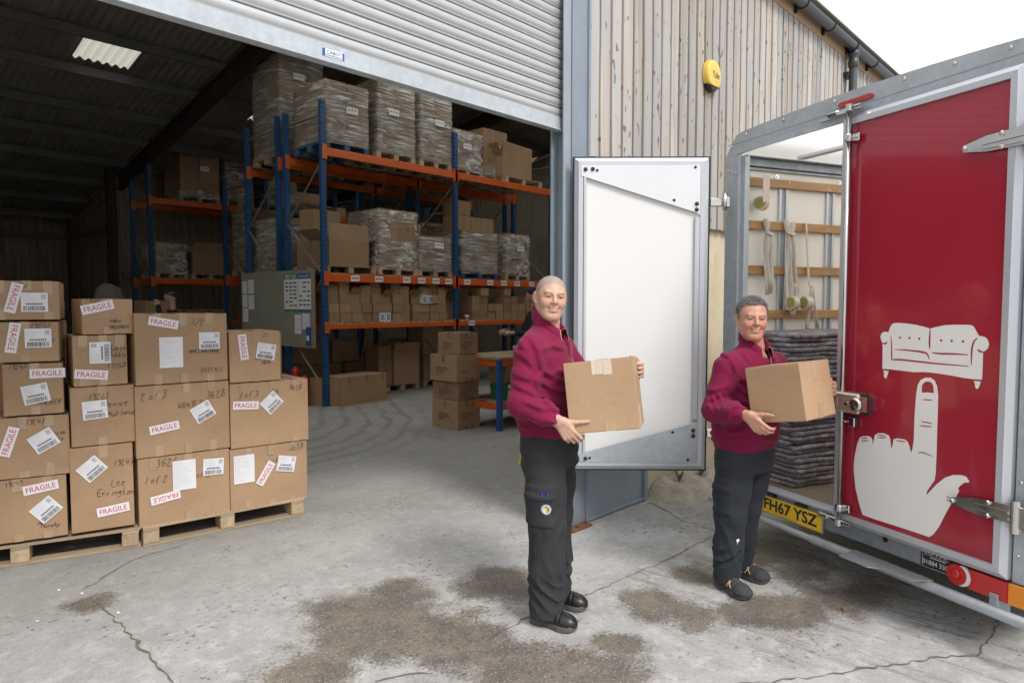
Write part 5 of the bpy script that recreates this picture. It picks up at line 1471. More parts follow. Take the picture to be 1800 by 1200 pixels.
MB().box(.064, .082, -.0335, -.013, .12, DH - .12, .002).box(.838, .872, -.0335, -.013, .36, DH - .41, .002).build("inner_stile", 'alu', od)
for x_, z_ in ((.075, DH - .082), (.125, DH - .080), (.848, DH - .32), (.848, DH - .36), (.845, .285), (.845, .245), (.085, .082)):
    MB().lathe([(.014, 0), (.014, .006), (.009, .012)], 12, (0, 0, 0), 'y').build("bolt_cap", 'blk', od, True, loc=(x_, -.0348, z_))
for x_, z_ in ((.155, DH - .09), (.69, DH - .295), (.835, DH - .07), (.70, .27), (.115, .085), (.81, .075)):
    MB().lathe([(.010, 0), (.010, .002)], 10, (0, 0, 0), 'y').build("plate_hole", 'blk', od, loc=(x_, -.0348, z_))
for z_ in (1.885, .255):
    hg = thing("hinge", None, None, (DW + .014, .0, z_), parent=od)
    MB().box(0, .11, .002, .030, -.030, .030, .006).box(.10, .135, -.030, .034, -.042, .042, .008).build("strap", 'chrome', hg)
    MB().lathe([(.017, -.06), (.017, .06)], 12, (.10, -.012, 0)).build("pin", 'chrome', hg, True)
MB().box(.10, .15, .0, .03, DH + .013, DH + .022, .002).box(.11, .14, .008, .02, DH + .0225, DH + .05, .003).build("keeper", 'galv', od)

# ------------------------------------------------------------------ stack of folded moving blankets
def to_w(x_, y_, z_=0): return tuple(trm @ Vector((x_, y_, z_)))


TRZ = math.atan2(-.91212, -.40992)
bms = []
for k in range(6):
    vs, fs = [], []
    w, d, h = .46, 1.02, .0295
    nx, ny = 7, 11
    prof = []
    # outline around the slab edge, swept: rounded folded lips on front (y-) and right (x+)
    ring = [(0, -.5), (.010, -.42), (.016, -.2), (.016, .2), (.010, .42), (0, .5)]
    loops = []
    per = []
    for i in range(nx): per.append((-w / 2 + w * i / nx, -d / 2, 0, -1))
    for i in range(ny): per.append((w / 2, -d / 2 + d * i / ny, 1, 0))
    for i in range(nx): per.append((w / 2 - w * i / nx, d / 2, 0, 1))
    for i in range(ny): per.append((-w / 2, d / 2 - d * i / ny, -1, 0))
    P = len(per)
    for (o_, zz) in ring:
        for (x_, y_, nx_, ny_) in per:
            wob = .022 * noise.noise(Vector((x_ * 6 + k * 9, y_ * 6, 0))) + .010 * noise.noise(Vector((x_ * 19, y_ * 19, k * 5)))
            dz = .013 * noise.noise(Vector((x_ * 6, y_ * 6, k * 3 + 1)))
            vs.append((x_ + nx_ * (o_ + wob), y_ + ny_ * (o_ + wob), h / 2 + zz * h + dz))
    for j in range(len(ring) - 1):
        for q in range(P): fs.append((j * P + q, j * P + (q + 1) % P, (j + 1) * P + (q + 1) % P, (j + 1) * P + q))
    fs.append(tuple(range(P))[::-1]); fs.append(tuple((len(ring) - 1) * P + q for q in range(P)))
    bms.append(MB().add(vs, fs).mesh("moving_blanket", 'blanket', True))
rn = random.Random(5)
NB = 33
for k in range(NB):
    bulge = .015 * math.sin(k * .35) + rn.uniform(-.010, .010)
    lab = f"{ORD[k]} folded grey and mauve moving blanket up from the trailer floor"
    if k == 0: lab = "lowest folded moving blanket of the stack, on the trailer floor"
    if k == NB - 1: lab = "topmost folded grey moving blanket of the stack in the trailer"
    put("moving_blanket", bms[rn.randrange(6)], None, to_w(-.745 + bulge * .6 - .03 * k / NB, .635 + bulge, .4290 + k * .0312), (0, 0, TRZ + rn.uniform(-.05, .05)), lab, "blanket", "folded blankets stacked in the trailer")

# tape rolls and webbing straps on the laths
def tape_roll(loc, rot, label):
    t = put("tape_roll", None, None, loc, rot, label, "tape roll", "tape rolls in the trailer")
    MB().lathe([(.036, -.027), (.050, -.027), (.050, .027), (.036, .027)], 24, axis='y').build("roll", 'tape_w', t)
    me = MB().lathe([(.0358, -.0275), (.030, -.0275), (.030, .0275), (.0358, .0275)], 24, axis='y').mesh("core", 'core'); put("core", me, t)
    return t


M['core'] = mk("yellow_printed_core", (.42, .40, .08), .6, var=(((60, 20, 60), .5, 2, (.25, .24, .05), .5),))
trl = tape_roll(to_w(-.952, .215, 2.372), (0, 0, TRZ + R(28)), "white tape roll hanging by its loose end from the top lath")
MB().box(-.0305, .0305, -.0505, -.0495, .0, .19).build("loose_end", 'tape_w', trl, rot=(0, 0, R(-28) + R(90)))
tape_roll(to_w(-.925, .50, 1.660), (0, 0, TRZ + R(8)), "clear tape roll lying on the lowest visible lath, nearer the doorway")
tape_roll(to_w(-.925, .64, 1.660), (0, 0, TRZ + R(-6)), "clear tape roll on the lath behind the hanging strap, farther in")


def strap(pts, w, label, extra=()):
    mb = MB()
    for q in [pts] + list(extra):
        P = [trm @ Vector(p) for p in q]
        Q = [P[0]]
        for a, b in zip(P[:-1], P[1:]): Q += [a.lerp(b, .33), a.lerp(b, .67), b]
        mb.tube(Q, [w * (1 + .25 * math.sin(i * 1.7)) for i in range(len(Q))], 8, flat=.35)
    me = mb.mesh("webbing_strap", 'strap', True)
    put("webbing_strap", me, None, label=label, cat="strap", group="cotton straps hanging on the laths")


strap([(-.982, .285, 2.27), (-.962, .285, 2.26), (-.955, .285, 2.20), (-.955, .29, 2.10), (-.962, .28, 1.95), (-.96, .30, 1.72)], .020, "left off white webbing strap knotted over the second lath",
      [[(-.955, .265, 2.26), (-.948, .275, 2.17), (-.95, .27, 2.0), (-.955, .31, 1.75)], [(-.94, .26, 2.16), (-.935, .285, 2.15), (-.94, .31, 2.16)], [(-.95, .295, 2.15), (-.955, .32, 1.95), (-.95, .315, 1.73)]])
strap([(-.982, .48, 2.27), (-.96, .48, 2.25), (-.95, .485, 2.14), (-.955, .47, 1.9), (-.95, .48, 1.66), (-.945, .52, 1.585), (-.945, .555, 1.62), (-.95, .55, 1.80)], .019, "middle and bulkiest off white webbing strap looped over the second lath",
      [[(-.96, .455, 2.26), (-.945, .47, 2.15), (-.945, .49, 1.95), (-.945, .51, 1.7), (-.945, .50, 1.62)], [(-.95, .51, 2.25), (-.942, .50, 2.15), (-.945, .53, 1.95), (-.945, .56, 1.75), (-.945, .55, 1.64)], [(-.94, .45, 2.17), (-.93, .485, 2.155), (-.94, .52, 2.17)], [(-.935, .52, 1.80), (-.93, .54, 1.74), (-.94, .53, 1.66)]])
strap([(-.982, .66, 2.26), (-.964, .66, 2.24), (-.965, .675, 2.05), (-.965, .70, 1.80), (-.955, .735, 1.72), (-.95, .75, 1.58), (-.955, .765, 1.47)], .011, "right slim webbing strap tied in a bow above the lowest visible lath",
      [[(-.945, .71, 1.79), (-.94, .73, 1.66), (-.94, .775, 1.47)], [(-.95, .71, 1.78), (-.945, .69, 1.62), (-.95, .665, 1.46)]])
# ================================================================== labelled cartons on two pallets by the doorway
FRONT = {
    'L1': (1.031, 5.140, 1.555, 0.360, 0.245, -17.4, [('F', -0.057, 0.136, -105), ('B', 0.049, 0.109, 0), ('h', '256', -0.013, 0.213, 0.03)]),
    'L2': (1.024, 5.143, 1.290, 0.355, 0.255, -17.4, [('F', -0.061, 0.153, -100), ('B', 0.069, 0.149, 0), ('h', '19252', 0.084, 0.228, 0.035), ('h', 'es', 0.142, 0.139, 0.03)]),
    'L3': (1.057, 5.132, 0.955, 0.315, 0.328, -17.4, [('F', 0.076, 0.26, 0), ('B', 0.01, 0.133, 10), ('h', '19243', -0.077, 0.309, 0.03), ('h', 'WALKER', 0.083, 0.075, 0.03)]),
    'L4': (0.982, 5.156, 0.560, 0.518, 0.388, -17.4, [('F', -0.057, 0.236, 72), ('B', 0.122, 0.226, 30), ('h', '19247', 0.083, 0.353, 0.035), ('h', 'ricia', 0.198, 0.276, 0.035), ('h', 'les', 0.206, 0.237, 0.03)]),
    'L5': (0.955, 5.164, 0.157, 0.522, 0.401, -17.4, [('F', 0.125, 0.33, 8), ('B', 0.149, 0.185, 40), ('h', '19248', -0.012, 0.374, 0.03), ('h', 'Jo', 0.117, 0.113, 0.035), ('h', 'Murphy', 0.169, 0.084, 0.03)]),
    'M1': (1.453, 5.008, 1.456, 0.295, 0.234, -17.4, [('F', -0.058, 0.176, 13), ('h', '19262', -0.08, 0.221, 0.028), ('h', 'Abbie', 0.046, 0.088, 0.026), ('h', 'GREENWAY', 0.063, 0.045, 0.022)]),
    'M2': (1.407, 5.023, 1.120, 0.308, 0.332, -17.4, [('F', -0.055, 0.075, -6), ('B', -0.002, 0.215, 90), ('h', 'Judith', 0.096, 0.243, 0.035), ('h', 'Hobble', 0.095, 0.199, 0.035), ('h', '19260', 0.093, 0.127, 0.035)]),
    'M3': (1.413, 5.021, 0.728, 0.364, 0.390, -17.4, [('B', -0.047, 0.234, 3), ('h', '19261', -0.026, 0.324, 0.04), ('h', 'Denise', 0.073, 0.271, 0.045), ('h', 'Causland', 0.086, 0.208, 0.045)]),
    'M4': (1.396, 5.026, 0.162, 0.359, 0.564, -17.4, [('F', 0.057, 0.125, 6), ('B', -0.057, 0.413, 40), ('h', '19247', 0.127, 0.436, 0.04), ('h', 'Lee', 0.088, 0.307, 0.05), ('h', 'Errington', 0.078, 0.242, 0.045)]),
    'R1': (1.892, 4.925, 1.105, 0.600, 0.485, -7.5, [('F', -0.12, 0.42, -11), ('D', -0.076, 0.215, 0), ('B', 0.176, 0.288, 0), ('h', '1/2', 0.103, 0.421, 0.05), ('h', 'HAKS AND HOME', 0.143, 0.215, 0.026), ('h', 'EU27 ALE', 0.191, 0.082, 0.03)]),
    'R2': (1.889, 4.925, 0.608, 0.610, 0.494, -7.5, [('F', -0.128, 0.195, 8), ('B', 0.124, 0.281, 28), ('h', '2 of 3', -0.19, 0.426, 0.055), ('h', 'WRATES', 0.04, 0.342, 0.04), ('h', '3628', 0.212, 0.4, 0.05)]),
    'R3': (1.888, 4.926, 0.128, 0.593, 0.478, -7.5, [('F', -0.131, 0.188, 188), ('D', -0.008, 0.328, 0), ('B', 0.186, 0.358, -3), ('h', '3626', -0.119, 0.433, 0.055), ('h', '1 of 2', -0.186, 0.324, 0.05), ('h', 'of 3', 0.12, 0.312, 0.05)]),
    'S1': (2.387, 4.860, 1.078, 0.373, 0.377, -7.5, [('F', -0.089, 0.259, -84), ('B', 0.077, 0.221, -10), ('h', '22', 0.075, 0.343, 0.03), ('h', 'H AND', 0.037, 0.172, 0.028), ('h', 'HOME', 0.083, 0.14, 0.028)]),
    'S2': (2.491, 4.846, 0.592, 0.592, 0.482, -7.5, [('F', -0.184, 0.314, -4), ('B', 0.007, 0.317, 42), ('h', '3 of 3', -0.162, 0.397, 0.05), ('h', 'RA', 0.033, 0.402, 0.04), ('h', '3628', 0.193, 0.421, 0.04)]),
    'S3': (2.477, 4.848, 0.120, 0.584, 0.470, -7.5, [('F', -0.034, 0.257, 58), ('D', -0.191, 0.313, 0), ('B', 0.125, 0.308, -12), ('h', 'WR', 0.048, 0.343, 0.05), ('h', '3628', 0.204, 0.431, 0.045)]),
}


def sticker_fragile(par, x, y, z, rot):
    t = thing("fragile_sticker", None, None, (x, y, z), parent=par)
    t.rotation_euler = (0, -R(rot), 0)
    MB().box(-.094, .094, -.0012, -.0003, -.030, .030).build("paper", 'paper', t)
    mb = MB(); add_text(mb, "FRAGILE", 0, 0, .034, -.0017, wid=.158, bold=.004); mb.build("word", 'ink_red', t)


def sticker_barcode(par, x, y, z, rot, seed):
    rn_ = random.Random(seed)
    t = thing("address_label", None, None, (x, y, z), parent=par)
    t.rotation_euler = (0, -R(rot), 0)
    MB().box(-.070, .070, -.0012, -.0003, -.060, .060).build("paper", 'paper', t)
    mb = MB()
    xx = -.058
    while xx < .056:
        w = rn_.choice((.0012, .0018, .003)); mb.box(xx, xx + w, -.0017, -.0014, -.053, -.024); xx += w + rn_.choice((.0012, .002, .003))
    for k in range(9): mb.box(-.045 + k * .010, -.038 + k * .010, -.0017, -.0014, -.016, -.006)
    mb.build("bar_code", 'ink_blk', t)
    mb = MB()
    for r_ in range(5):
        for k in range(rn_.randrange(4, 9)): mb.box(-.060 + k * .0095, -.0525 + k * .0095, -.0017, -.0014, .048 - r_ * .010, .0505 - r_ * .010)
    mb.box(.035, .060, -.0017, -.0014, .020, .050).box(-.064, .064, -.0017, -.0014, -.0015, -.0005)
    mb.build("address_lines", 'paper_gr', t)


def sticker_doc(par, x, y, z, seed):
    rn_ = random.Random(seed)
    t = thing("packing_list", None, None, (x, y, z), parent=par)
    MB().box(-.075, .075, -.0012, -.0003, -.105, .105).build("paper", 'paper', t)
    mb = MB()
    for r_ in range(18):
        for k in range(rn_.randrange(2, 9)): mb.box(-.068 + k * .015, -.058 + k * .015, -.0017, -.0014, .093 - r_ * .0105, .0955 - r_ * .0105)
    mb.build("print_lines", 'paper_gr', t)


FL = {'L1': "topmost carton of the far left column", 'L2': "second carton from the top of the far left column", 'L3': "narrow middle carton of the far left column", 'L4': "fourth carton down the far left column", 'L5': "bottom carton of the far left column, on the pallet",
      'M1': "small top carton of the second column, turned slightly", 'M2': "second carton down the second column", 'M3': "third carton down the second column, with no fragile sticker", 'M4': "tall bottom carton of the second column",
      'R1': "big top carton with a packing list at the centre of the right pallet", 'R2': "big middle carton without packing list on the right pallet", 'R3': "big bottom carton with an upside down fragile sticker", 'S1': "small top carton at the right end of the right pallet", 'S2': "wide middle carton at the right end of the right pallet", 'S3': "wide bottom carton at the right end of the right pallet"}
TURN = {'M1': 13, 'M2': 9, 'M3': 7, 'M4': 3, 'L1': 1, 'L2': -1, 'L3': 2, 'L4': 0, 'L5': 1, 'R1': 1, 'R2': 0, 'R3': -1, 'S1': 0, 'S2': 0.5, 'S3': -.5}
DEP = {'M1': .32, 'M2': .38, 'M3': .40, 'M4': .40, 'S1': .40}
for key, (cx, cy, z0, w, h, ang, items) in FRONT.items():
    sd_ = sum(map(ord, key)); rn = random.Random(sd_)
    d = DEP.get(key, .50)
    t = thing("labelled_carton", FL[key] + ", brown cardboard", "carton", (cx, cy, z0), R(ang + TURN[key]), "labelled cartons on the two pallets")
    h_ = h - .004
    # body: front face in the plane y = 0, slightly bulged panels
    mb = MB(); c = .004
    n = 12
    vs, fs = [], []

    def panel(o_, ux, uz, wx, hz, nrm, bl):
        base = len(vs)
        for j in range(n + 1):
            for i in range(n + 1):
                a, b = i / n, j / n
                bu = bl * math.sin(math.pi * a) * math.sin(math.pi * b) + .0026 * noise.noise(Vector((a * 4 + sd_, b * 4, bl * 900))) - .0016 * math.exp(-((a - .5) / .05) ** 2) * (1 if wx > .5 else 0)
                p = o_ + ux * (wx * a) + uz * (hz * b) + nrm * bu
                vs.append(tuple(p))
        for j in range(n):
            for i in range(n): fs.append((base + j * (n + 1) + i, base + j * (n + 1) + i + 1, base + (j + 1) * (n + 1) + i + 1, base + (j + 1) * (n + 1) + i))
    X, Y, Z = Vector((1, 0, 0)), Vector((0, 1, 0)), Vector((0, 0, 1))
    jx = rn.uniform(-.003, .003)
    panel(Vector((-w / 2 + c, 0, c)), X, Z, w - 2 * c, h_ - 2 * c, -Y, rn.uniform(-.002, .003))
    panel(Vector((w / 2, c, c)), Y, Z, d - 2 * c, h_ - 2 * c, X, rn.uniform(0, .004))
    panel(Vector((-w / 2, d - c, c)), -Y, Z, d - 2 * c, h_ - 2 * c, -X, rn.uniform(0, .004))
    panel(Vector((w / 2 - c, d, c)), -X, Z, w - 2 * c, h_ - 2 * c, Y, .003)
    panel(Vector((-w / 2 + c, c, h_)), X, Y, w - 2 * c, d - 2 * c, Z, rn.uniform(-.004, .001))
    mb.add(vs, fs)
    mb.box(-w / 2, w / 2, .0014, d - .0014, .0, h_ - .0045, .004)
    mb.tube([(-w / 2 + c, c, h_ - c), (w / 2 - c, c, h_ - c)], c, 6).tube([(-w / 2 + c, c, c), (w / 2 - c, c, c)], c, 6)
    for sx in (-1, 1): mb.tube([(sx * (w / 2 - c), c, c), (sx * (w / 2 - c), c, h_ - c)], c, 6).tube([(sx * (w / 2 - c), c, h_ - c), (sx * (w / 2 - c), d - c, h_ - c)], c, 6)
    mb.build("body", 'card', t)
    # top seam and tapes
    MB().box(-w / 2 + .004, w / 2 - .004, d / 2 - .0015, d / 2 + .0015, h_ + .0012, h_ + .0018).build("flap_seam", 'card_in', t)
    tp = [0] if w < .45 else [-.28 * w, 0.02 * w, .30 * w]
    if key in ('L1', 'M2', 'R3', 'S2'): tp = [-.34 * w, .02 * w, .33 * w]
    for x_ in tp:
        x_ += rn.uniform(-.01, .01); tw = .0255
        l1, l2 = rn.uniform(.05, .10), rn.uniform(.04, .09)
        mb = MB().box(x_ - tw, x_ + tw, -.0040, -.0030, h_ - l1, h_ + .0005).box(x_ - tw, x_ + tw, -.0038, d, h_ + .0010, h_ + .0020)
        mb.build("tape", 'tape', t)
        if rn.random() < .8: MB().box(x_ - tw, x_ + tw, -.0040, -.0030, .001, l2).build("tape", 'tape', t)
    q = 0
    for it in items:
        yy = -.0052
        if it[0] == 'F': sticker_fragile(t, it[1], yy, it[2], it[3])
        if it[0] == 'B': sticker_barcode(t, it[1], yy - .0003, it[2], it[3], sd_)
        if it[0] == 'D': sticker_doc(t, it[1], yy, it[2], sd_)
        if it[0] == 'h':
            mb = MB(); add_hand(mb, it[1], it[2], it[3], it[4], -.0047, rot=rn.uniform(-3, 6), w=.00145); mb.build("handwriting", 'ink_gry', t)
# cartons standing behind the visible ones
carton(.42, .42, .42, (1.02, 5.92, .157), R(-15), "carton mostly hidden behind the far left column, low", None, 'card', seed=1)
carton(.42, .42, .95, (1.16, 5.70, .58), R(-12), "tall carton just visible in the gap behind the far left column", None, 'card', seed=2, tape='tape')
carton(.36, .40, .34, (2.62, 5.42, 1.078), R(-6), "carton peeping out behind the small top carton of the right pallet", None, 'card', seed=3, tape='tape')
carton(.60, .45, .93, (2.40, 5.62, .145), R(-7), "carton standing behind the right end of the right pallet", None, 'card', seed=4, tape='tape')
carton(.60, .45, .93, (1.85, 5.70, .145), R(-7), "carton standing behind the centre of the right pallet", None, 'card', seed=2, tape='tape')


def big_pallet(loc, rz, w, d, label, wx):
    """every board and block its own piece; x along the front, y into the shed"""
    t = thing("pallet", label, "pallet", loc, rz, "pallets carrying the labelled cartons")
    bm = [MB().box(0, w, -.0475, .0475, 0, .018, .002).mesh("board", 'pal') for _ in range(2)]
    for k in range(7): put("top_board", bm[k % 2], t, (0, .0475 + (d - .095) * k / 6, .122))
    st_ = MB().box(-.05, .05, 0, d, 0, .018, .002).mesh("stringer", 'pal')
    bl = MB().box(-.05, .05, -.07, .07, 0, .083, .004).mesh("block", 'pal_blk')
    for x_ in wx:
        put("stringer", st_, t, (x_, 0, .1035))
        for y_ in (.072, d / 2, d - .072): put("block", bl, t, (x_, y_, .0200), (0, 0, random.uniform(-.05, .05)))
    for y_ in (.055, d / 2, d - .055): put("bottom_board", bm[0], t, (0, y_, .001))
    return t


big_pallet((.463, 5.318, 0), R(-17.4), 1.19, 1.0, "left wooden pallet under the two left columns of cartons", (.52, .085 + .01, 1.13))
big_pallet((1.607, 4.945, 0), R(-7.5), 1.135, 1.0, "right wooden pallet under the big cartons", (.052, .555, 1.08))
# ================================================================== people (signed distance fields meshed once, smooth and continuous)
class Field:
    def __init__(self, lo, hi, res):
        self.lo = np.array(lo, float); self.res = res
        self.n = np.maximum(4, np.ceil((np.array(hi, float) - self.lo) / res).astype(int) + 1)
        self.F = np.full(self.n, 1.0, np.float32)
        self.ax = [self.lo[i] + res * np.arange(self.n[i]) for i in range(3)]

    def sub(self, lo, hi):
        s = []
        for i in range(3):
            a = int(max(0, math.floor((lo[i] - self.lo[i]) / self.res)))
            b = int(min(self.n[i], math.ceil((hi[i] - self.lo[i]) / self.res) + 1))
            if b <= a: return None
            s.append(slice(a, b))
        X, Y, Z = np.meshgrid(self.ax[0][s[0]], self.ax[1][s[1]], self.ax[2][s[2]], indexing='ij')
        return tuple(s), X, Y, Z

    def put(self, s, d, k, op='+'):
        f = self.F[s]; d = d.astype(np.float32)
        if op == '+':
            if k <= 0: self.F[s] = np.minimum(f, d)
            else:
                h = np.clip(.5 + .5 * (f - d) / k, 0, 1); self.F[s] = f + (d - f) * h - k * h * (1 - h)
        else:
            d = -d
            h = np.clip(.5 - .5 * (f - d) / max(k, 1e-4), 0, 1); self.F[s] = f + (d - f) * h + k * h * (1 - h)

    def cone(self, p, q, r1, r2, k=.01, op='+'):
        p, q = np.array(p, float), np.array(q, float); m = max(r1, r2) + k + .03
        w = self.sub(np.minimum(p, q) - m, np.maximum(p, q) + m)
        if w is None: return self
        s, X, Y, Z = w
        d = q - p; L2 = max(d @ d, 1e-9)
        t = np.clip(((X - p[0]) * d[0] + (Y - p[1]) * d[1] + (Z - p[2]) * d[2]) / L2, 0, 1)
        D = np.sqrt((X - p[0] - t * d[0]) ** 2 + (Y - p[1] - t * d[1]) ** 2 + (Z - p[2] - t * d[2]) ** 2) - (r1 + (r2 - r1) * t)
        self.put(s, D, k, op); return self

    def chain(self, pts, rs, k=.01):
        for i in range(len(pts) - 1): self.cone(pts[i], pts[i + 1], rs[i], rs[i + 1], k)
        return self

    def ell(self, c, r, k=.01, op='+', B=None):
        """ellipsoid, B = 3x3 rows of its axes"""
        c, r = np.array(c, float), np.array(r, float); m = r.max() + k + .03
        w = self.sub(c - m, c + m)
        if w is None: return self
        s, X, Y, Z = w
        X, Y, Z = X - c[0], Y - c[1], Z - c[2]
        if B is not None: X, Y, Z = [B[i][0] * X + B[i][1] * Y + B[i][2] * Z for i in range(3)]
        k0 = np.sqrt((X / r[0]) ** 2 + (Y / r[1]) ** 2 + (Z / r[2]) ** 2) + 1e-6
        k1 = np.sqrt((X / r[0] ** 2) ** 2 + (Y / r[1] ** 2) ** 2 + (Z / r[2] ** 2) ** 2) + 1e-6
        self.put(s, k0 * (k0 - 1) / k1, k, op); return self

    def loft(self, keys, g, k=.02, pw=2.3):
        """stack of superelliptic sections: keys (z, cx, cy, half width, half depth); g = unit facing (x, y)"""
        K = np.array(keys, float); K = K[np.argsort(K[:, 0])]
        m = K[:, 3:].max() + .08
        w = self.sub((K[:, 1].min() - m, K[:, 2].min() - m, K[0, 0] - .05), (K[:, 1].max() + m, K[:, 2].max() + m, K[-1, 0] + .05))
        s, X, Y, Z = w
        zz = Z[0, 0, :]
        cx, cy, rl, rg = [np.interp(zz, K[:, 0], K[:, i]) for i in (1, 2, 3, 4)]
        sm = lambda a: np.convolve(np.pad(a, 4, mode='edge'), np.ones(9) / 9, 'valid')
        cx, cy, rl, rg = sm(cx), sm(cy), sm(rl), sm(rg)
        U = X - cx; V = Y - cy
        a = np.abs(U * (-g[1]) + V * g[0]) / rl; b = np.abs(U * g[0] + V * g[1]) / rg
        D = ((a ** pw + b ** pw) ** (1 / pw) - 1) * np.minimum(rl, rg)
        e1, e2 = K[0, 0] - Z, Z - K[-1, 0]
        E = np.maximum(e1, e2)
        D = np.maximum(D, E)
        self.put(s, D, k); return self

    def grid(self):
        return np.meshgrid(*self.ax, indexing='ij')

    def mesh(self):
        """naive surface nets"""
        F = self.F; S = F < 0
        n = self.n
        c = np.zeros(n - 1, np.int8)
        offs = [(i, j, k) for i in (0, 1) for j in (0, 1) for k in (0, 1)]
        for (i, j, k) in offs: c += S[i:n[0] - 1 + i, j:n[1] - 1 + j, k:n[2] - 1 + k]
        act = (c > 0) & (c < 8)
        I = np.argwhere(act)
        idx = -np.ones(n - 1, np.int64); idx[act] = np.arange(len(I))
        P = np.zeros((len(I), 3)); cnt = np.zeros(len(I))
        for a in offs:
            for ax in range(3):
                if a[ax]: continue
                b = list(a); b[ax] = 1
                fa = F[I[:, 0] + a[0], I[:, 1] + a[1], I[:, 2] + a[2]]; fb = F[I[:, 0] + b[0], I[:, 1] + b[1], I[:, 2] + b[2]]
                m = (fa < 0) != (fb < 0)
                t = np.where(m, fa / np.where(np.abs(fa - fb) < 1e-12, 1, fa - fb), 0)
                q = np.tile(np.array(a, float), (len(I), 1)); q[:, ax] += t
                P[m] += q[m]; cnt[m] += 1
        V = (I + P / np.maximum(cnt, 1)[:, None]) * self.res + self.lo
        faces = []
        for ax in range(3):
            u, v = (ax + 1) % 3, (ax + 2) % 3
            A = [slice(None)] * 3; Bs = [slice(None)] * 3
            A[ax] = slice(0, n[ax] - 1); Bs[ax] = slice(1, n[ax])
            A[u] = Bs[u] = slice(1, n[u] - 1); A[v] = Bs[v] = slice(1, n[v] - 1)
            sa, sb = S[tuple(A)], S[tuple(Bs)]
            E = np.argwhere(sa != sb)
            if not len(E): continue
            flip = sa[sa != sb]
            E[:, u] += 1; E[:, v] += 1
            q = []
            for du, dv in ((-1, -1), (0, -1), (0, 0), (-1, 0)):
                e = E.copy(); e[:, u] += du; e[:, v] += dv
                q.append(idx[e[:, 0], e[:, 1], e[:, 2]])
            Q = np.stack(q, 1)
            Q[~flip] = Q[~flip][:, ::-1]
            faces.append(Q)
        return V, np.concatenate(faces)


def np_mesh(name, parts, mats, colors=None, smooth_it=1):
    """join (verts, quads) parts into one smooth mesh; light Laplacian smoothing"""
    Vs, Qs, o = [], [], 0
    for V, Q in parts:
        for _ in range(smooth_it):
            acc = np.zeros_like(V); cnt = np.zeros(len(V))
            for i in range(4):
                a, b = Q[:, i], Q[:, (i + 1) % 4]
                np.add.at(acc, a, V[b]); np.add.at(cnt, a, 1); np.add.at(acc, b, V[a]); np.add.at(cnt, b, 1)
            V = V * .5 + .5 * acc / np.maximum(cnt, 1)[:, None]
        Vs.append(V); Qs.append(Q + o); o += len(V)
    V, Q = np.concatenate(Vs), np.concatenate(Qs)
    me = bpy.data.meshes.new(name)
    me.vertices.add(len(V)); me.vertices.foreach_set("co", V.astype(np.float32).ravel())
    me.loops.add(len(Q) * 4); me.loops.foreach_set("vertex_index", Q.astype(np.int32).ravel())
    me.polygons.add(len(Q)); me.polygons.foreach_set("loop_start", np.arange(0, len(Q) * 4, 4, dtype=np.int32))
    me.polygons.foreach_set("use_smooth", np.ones(len(Q), bool))
    me.update(calc_edges=True)
    for m in (mats if isinstance(mats, list) else [mats]): me.materials.append(M[m])
    if colors is not None:
        at = me.color_attributes.new("Col", 'FLOAT_COLOR', 'POINT')
        C_ = np.ones((len(V), 4), np.float32); C_[:, :3] = colors(V)
        at.data.foreach_set("color", C_.ravel())
    return me


def sst(x, a, b):
    t = np.clip((x - a) / (b - a), 0, 1); return t * t * (3 - 2 * t)


def basis(fwd, up):
    f = np.array(fwd, float); f /= np.linalg.norm(f)
    u = np.array(up, float); u -= f * (u @ f); u /= np.linalg.norm(u)
    return f, u, np.cross(f, u)           # forward, up, right


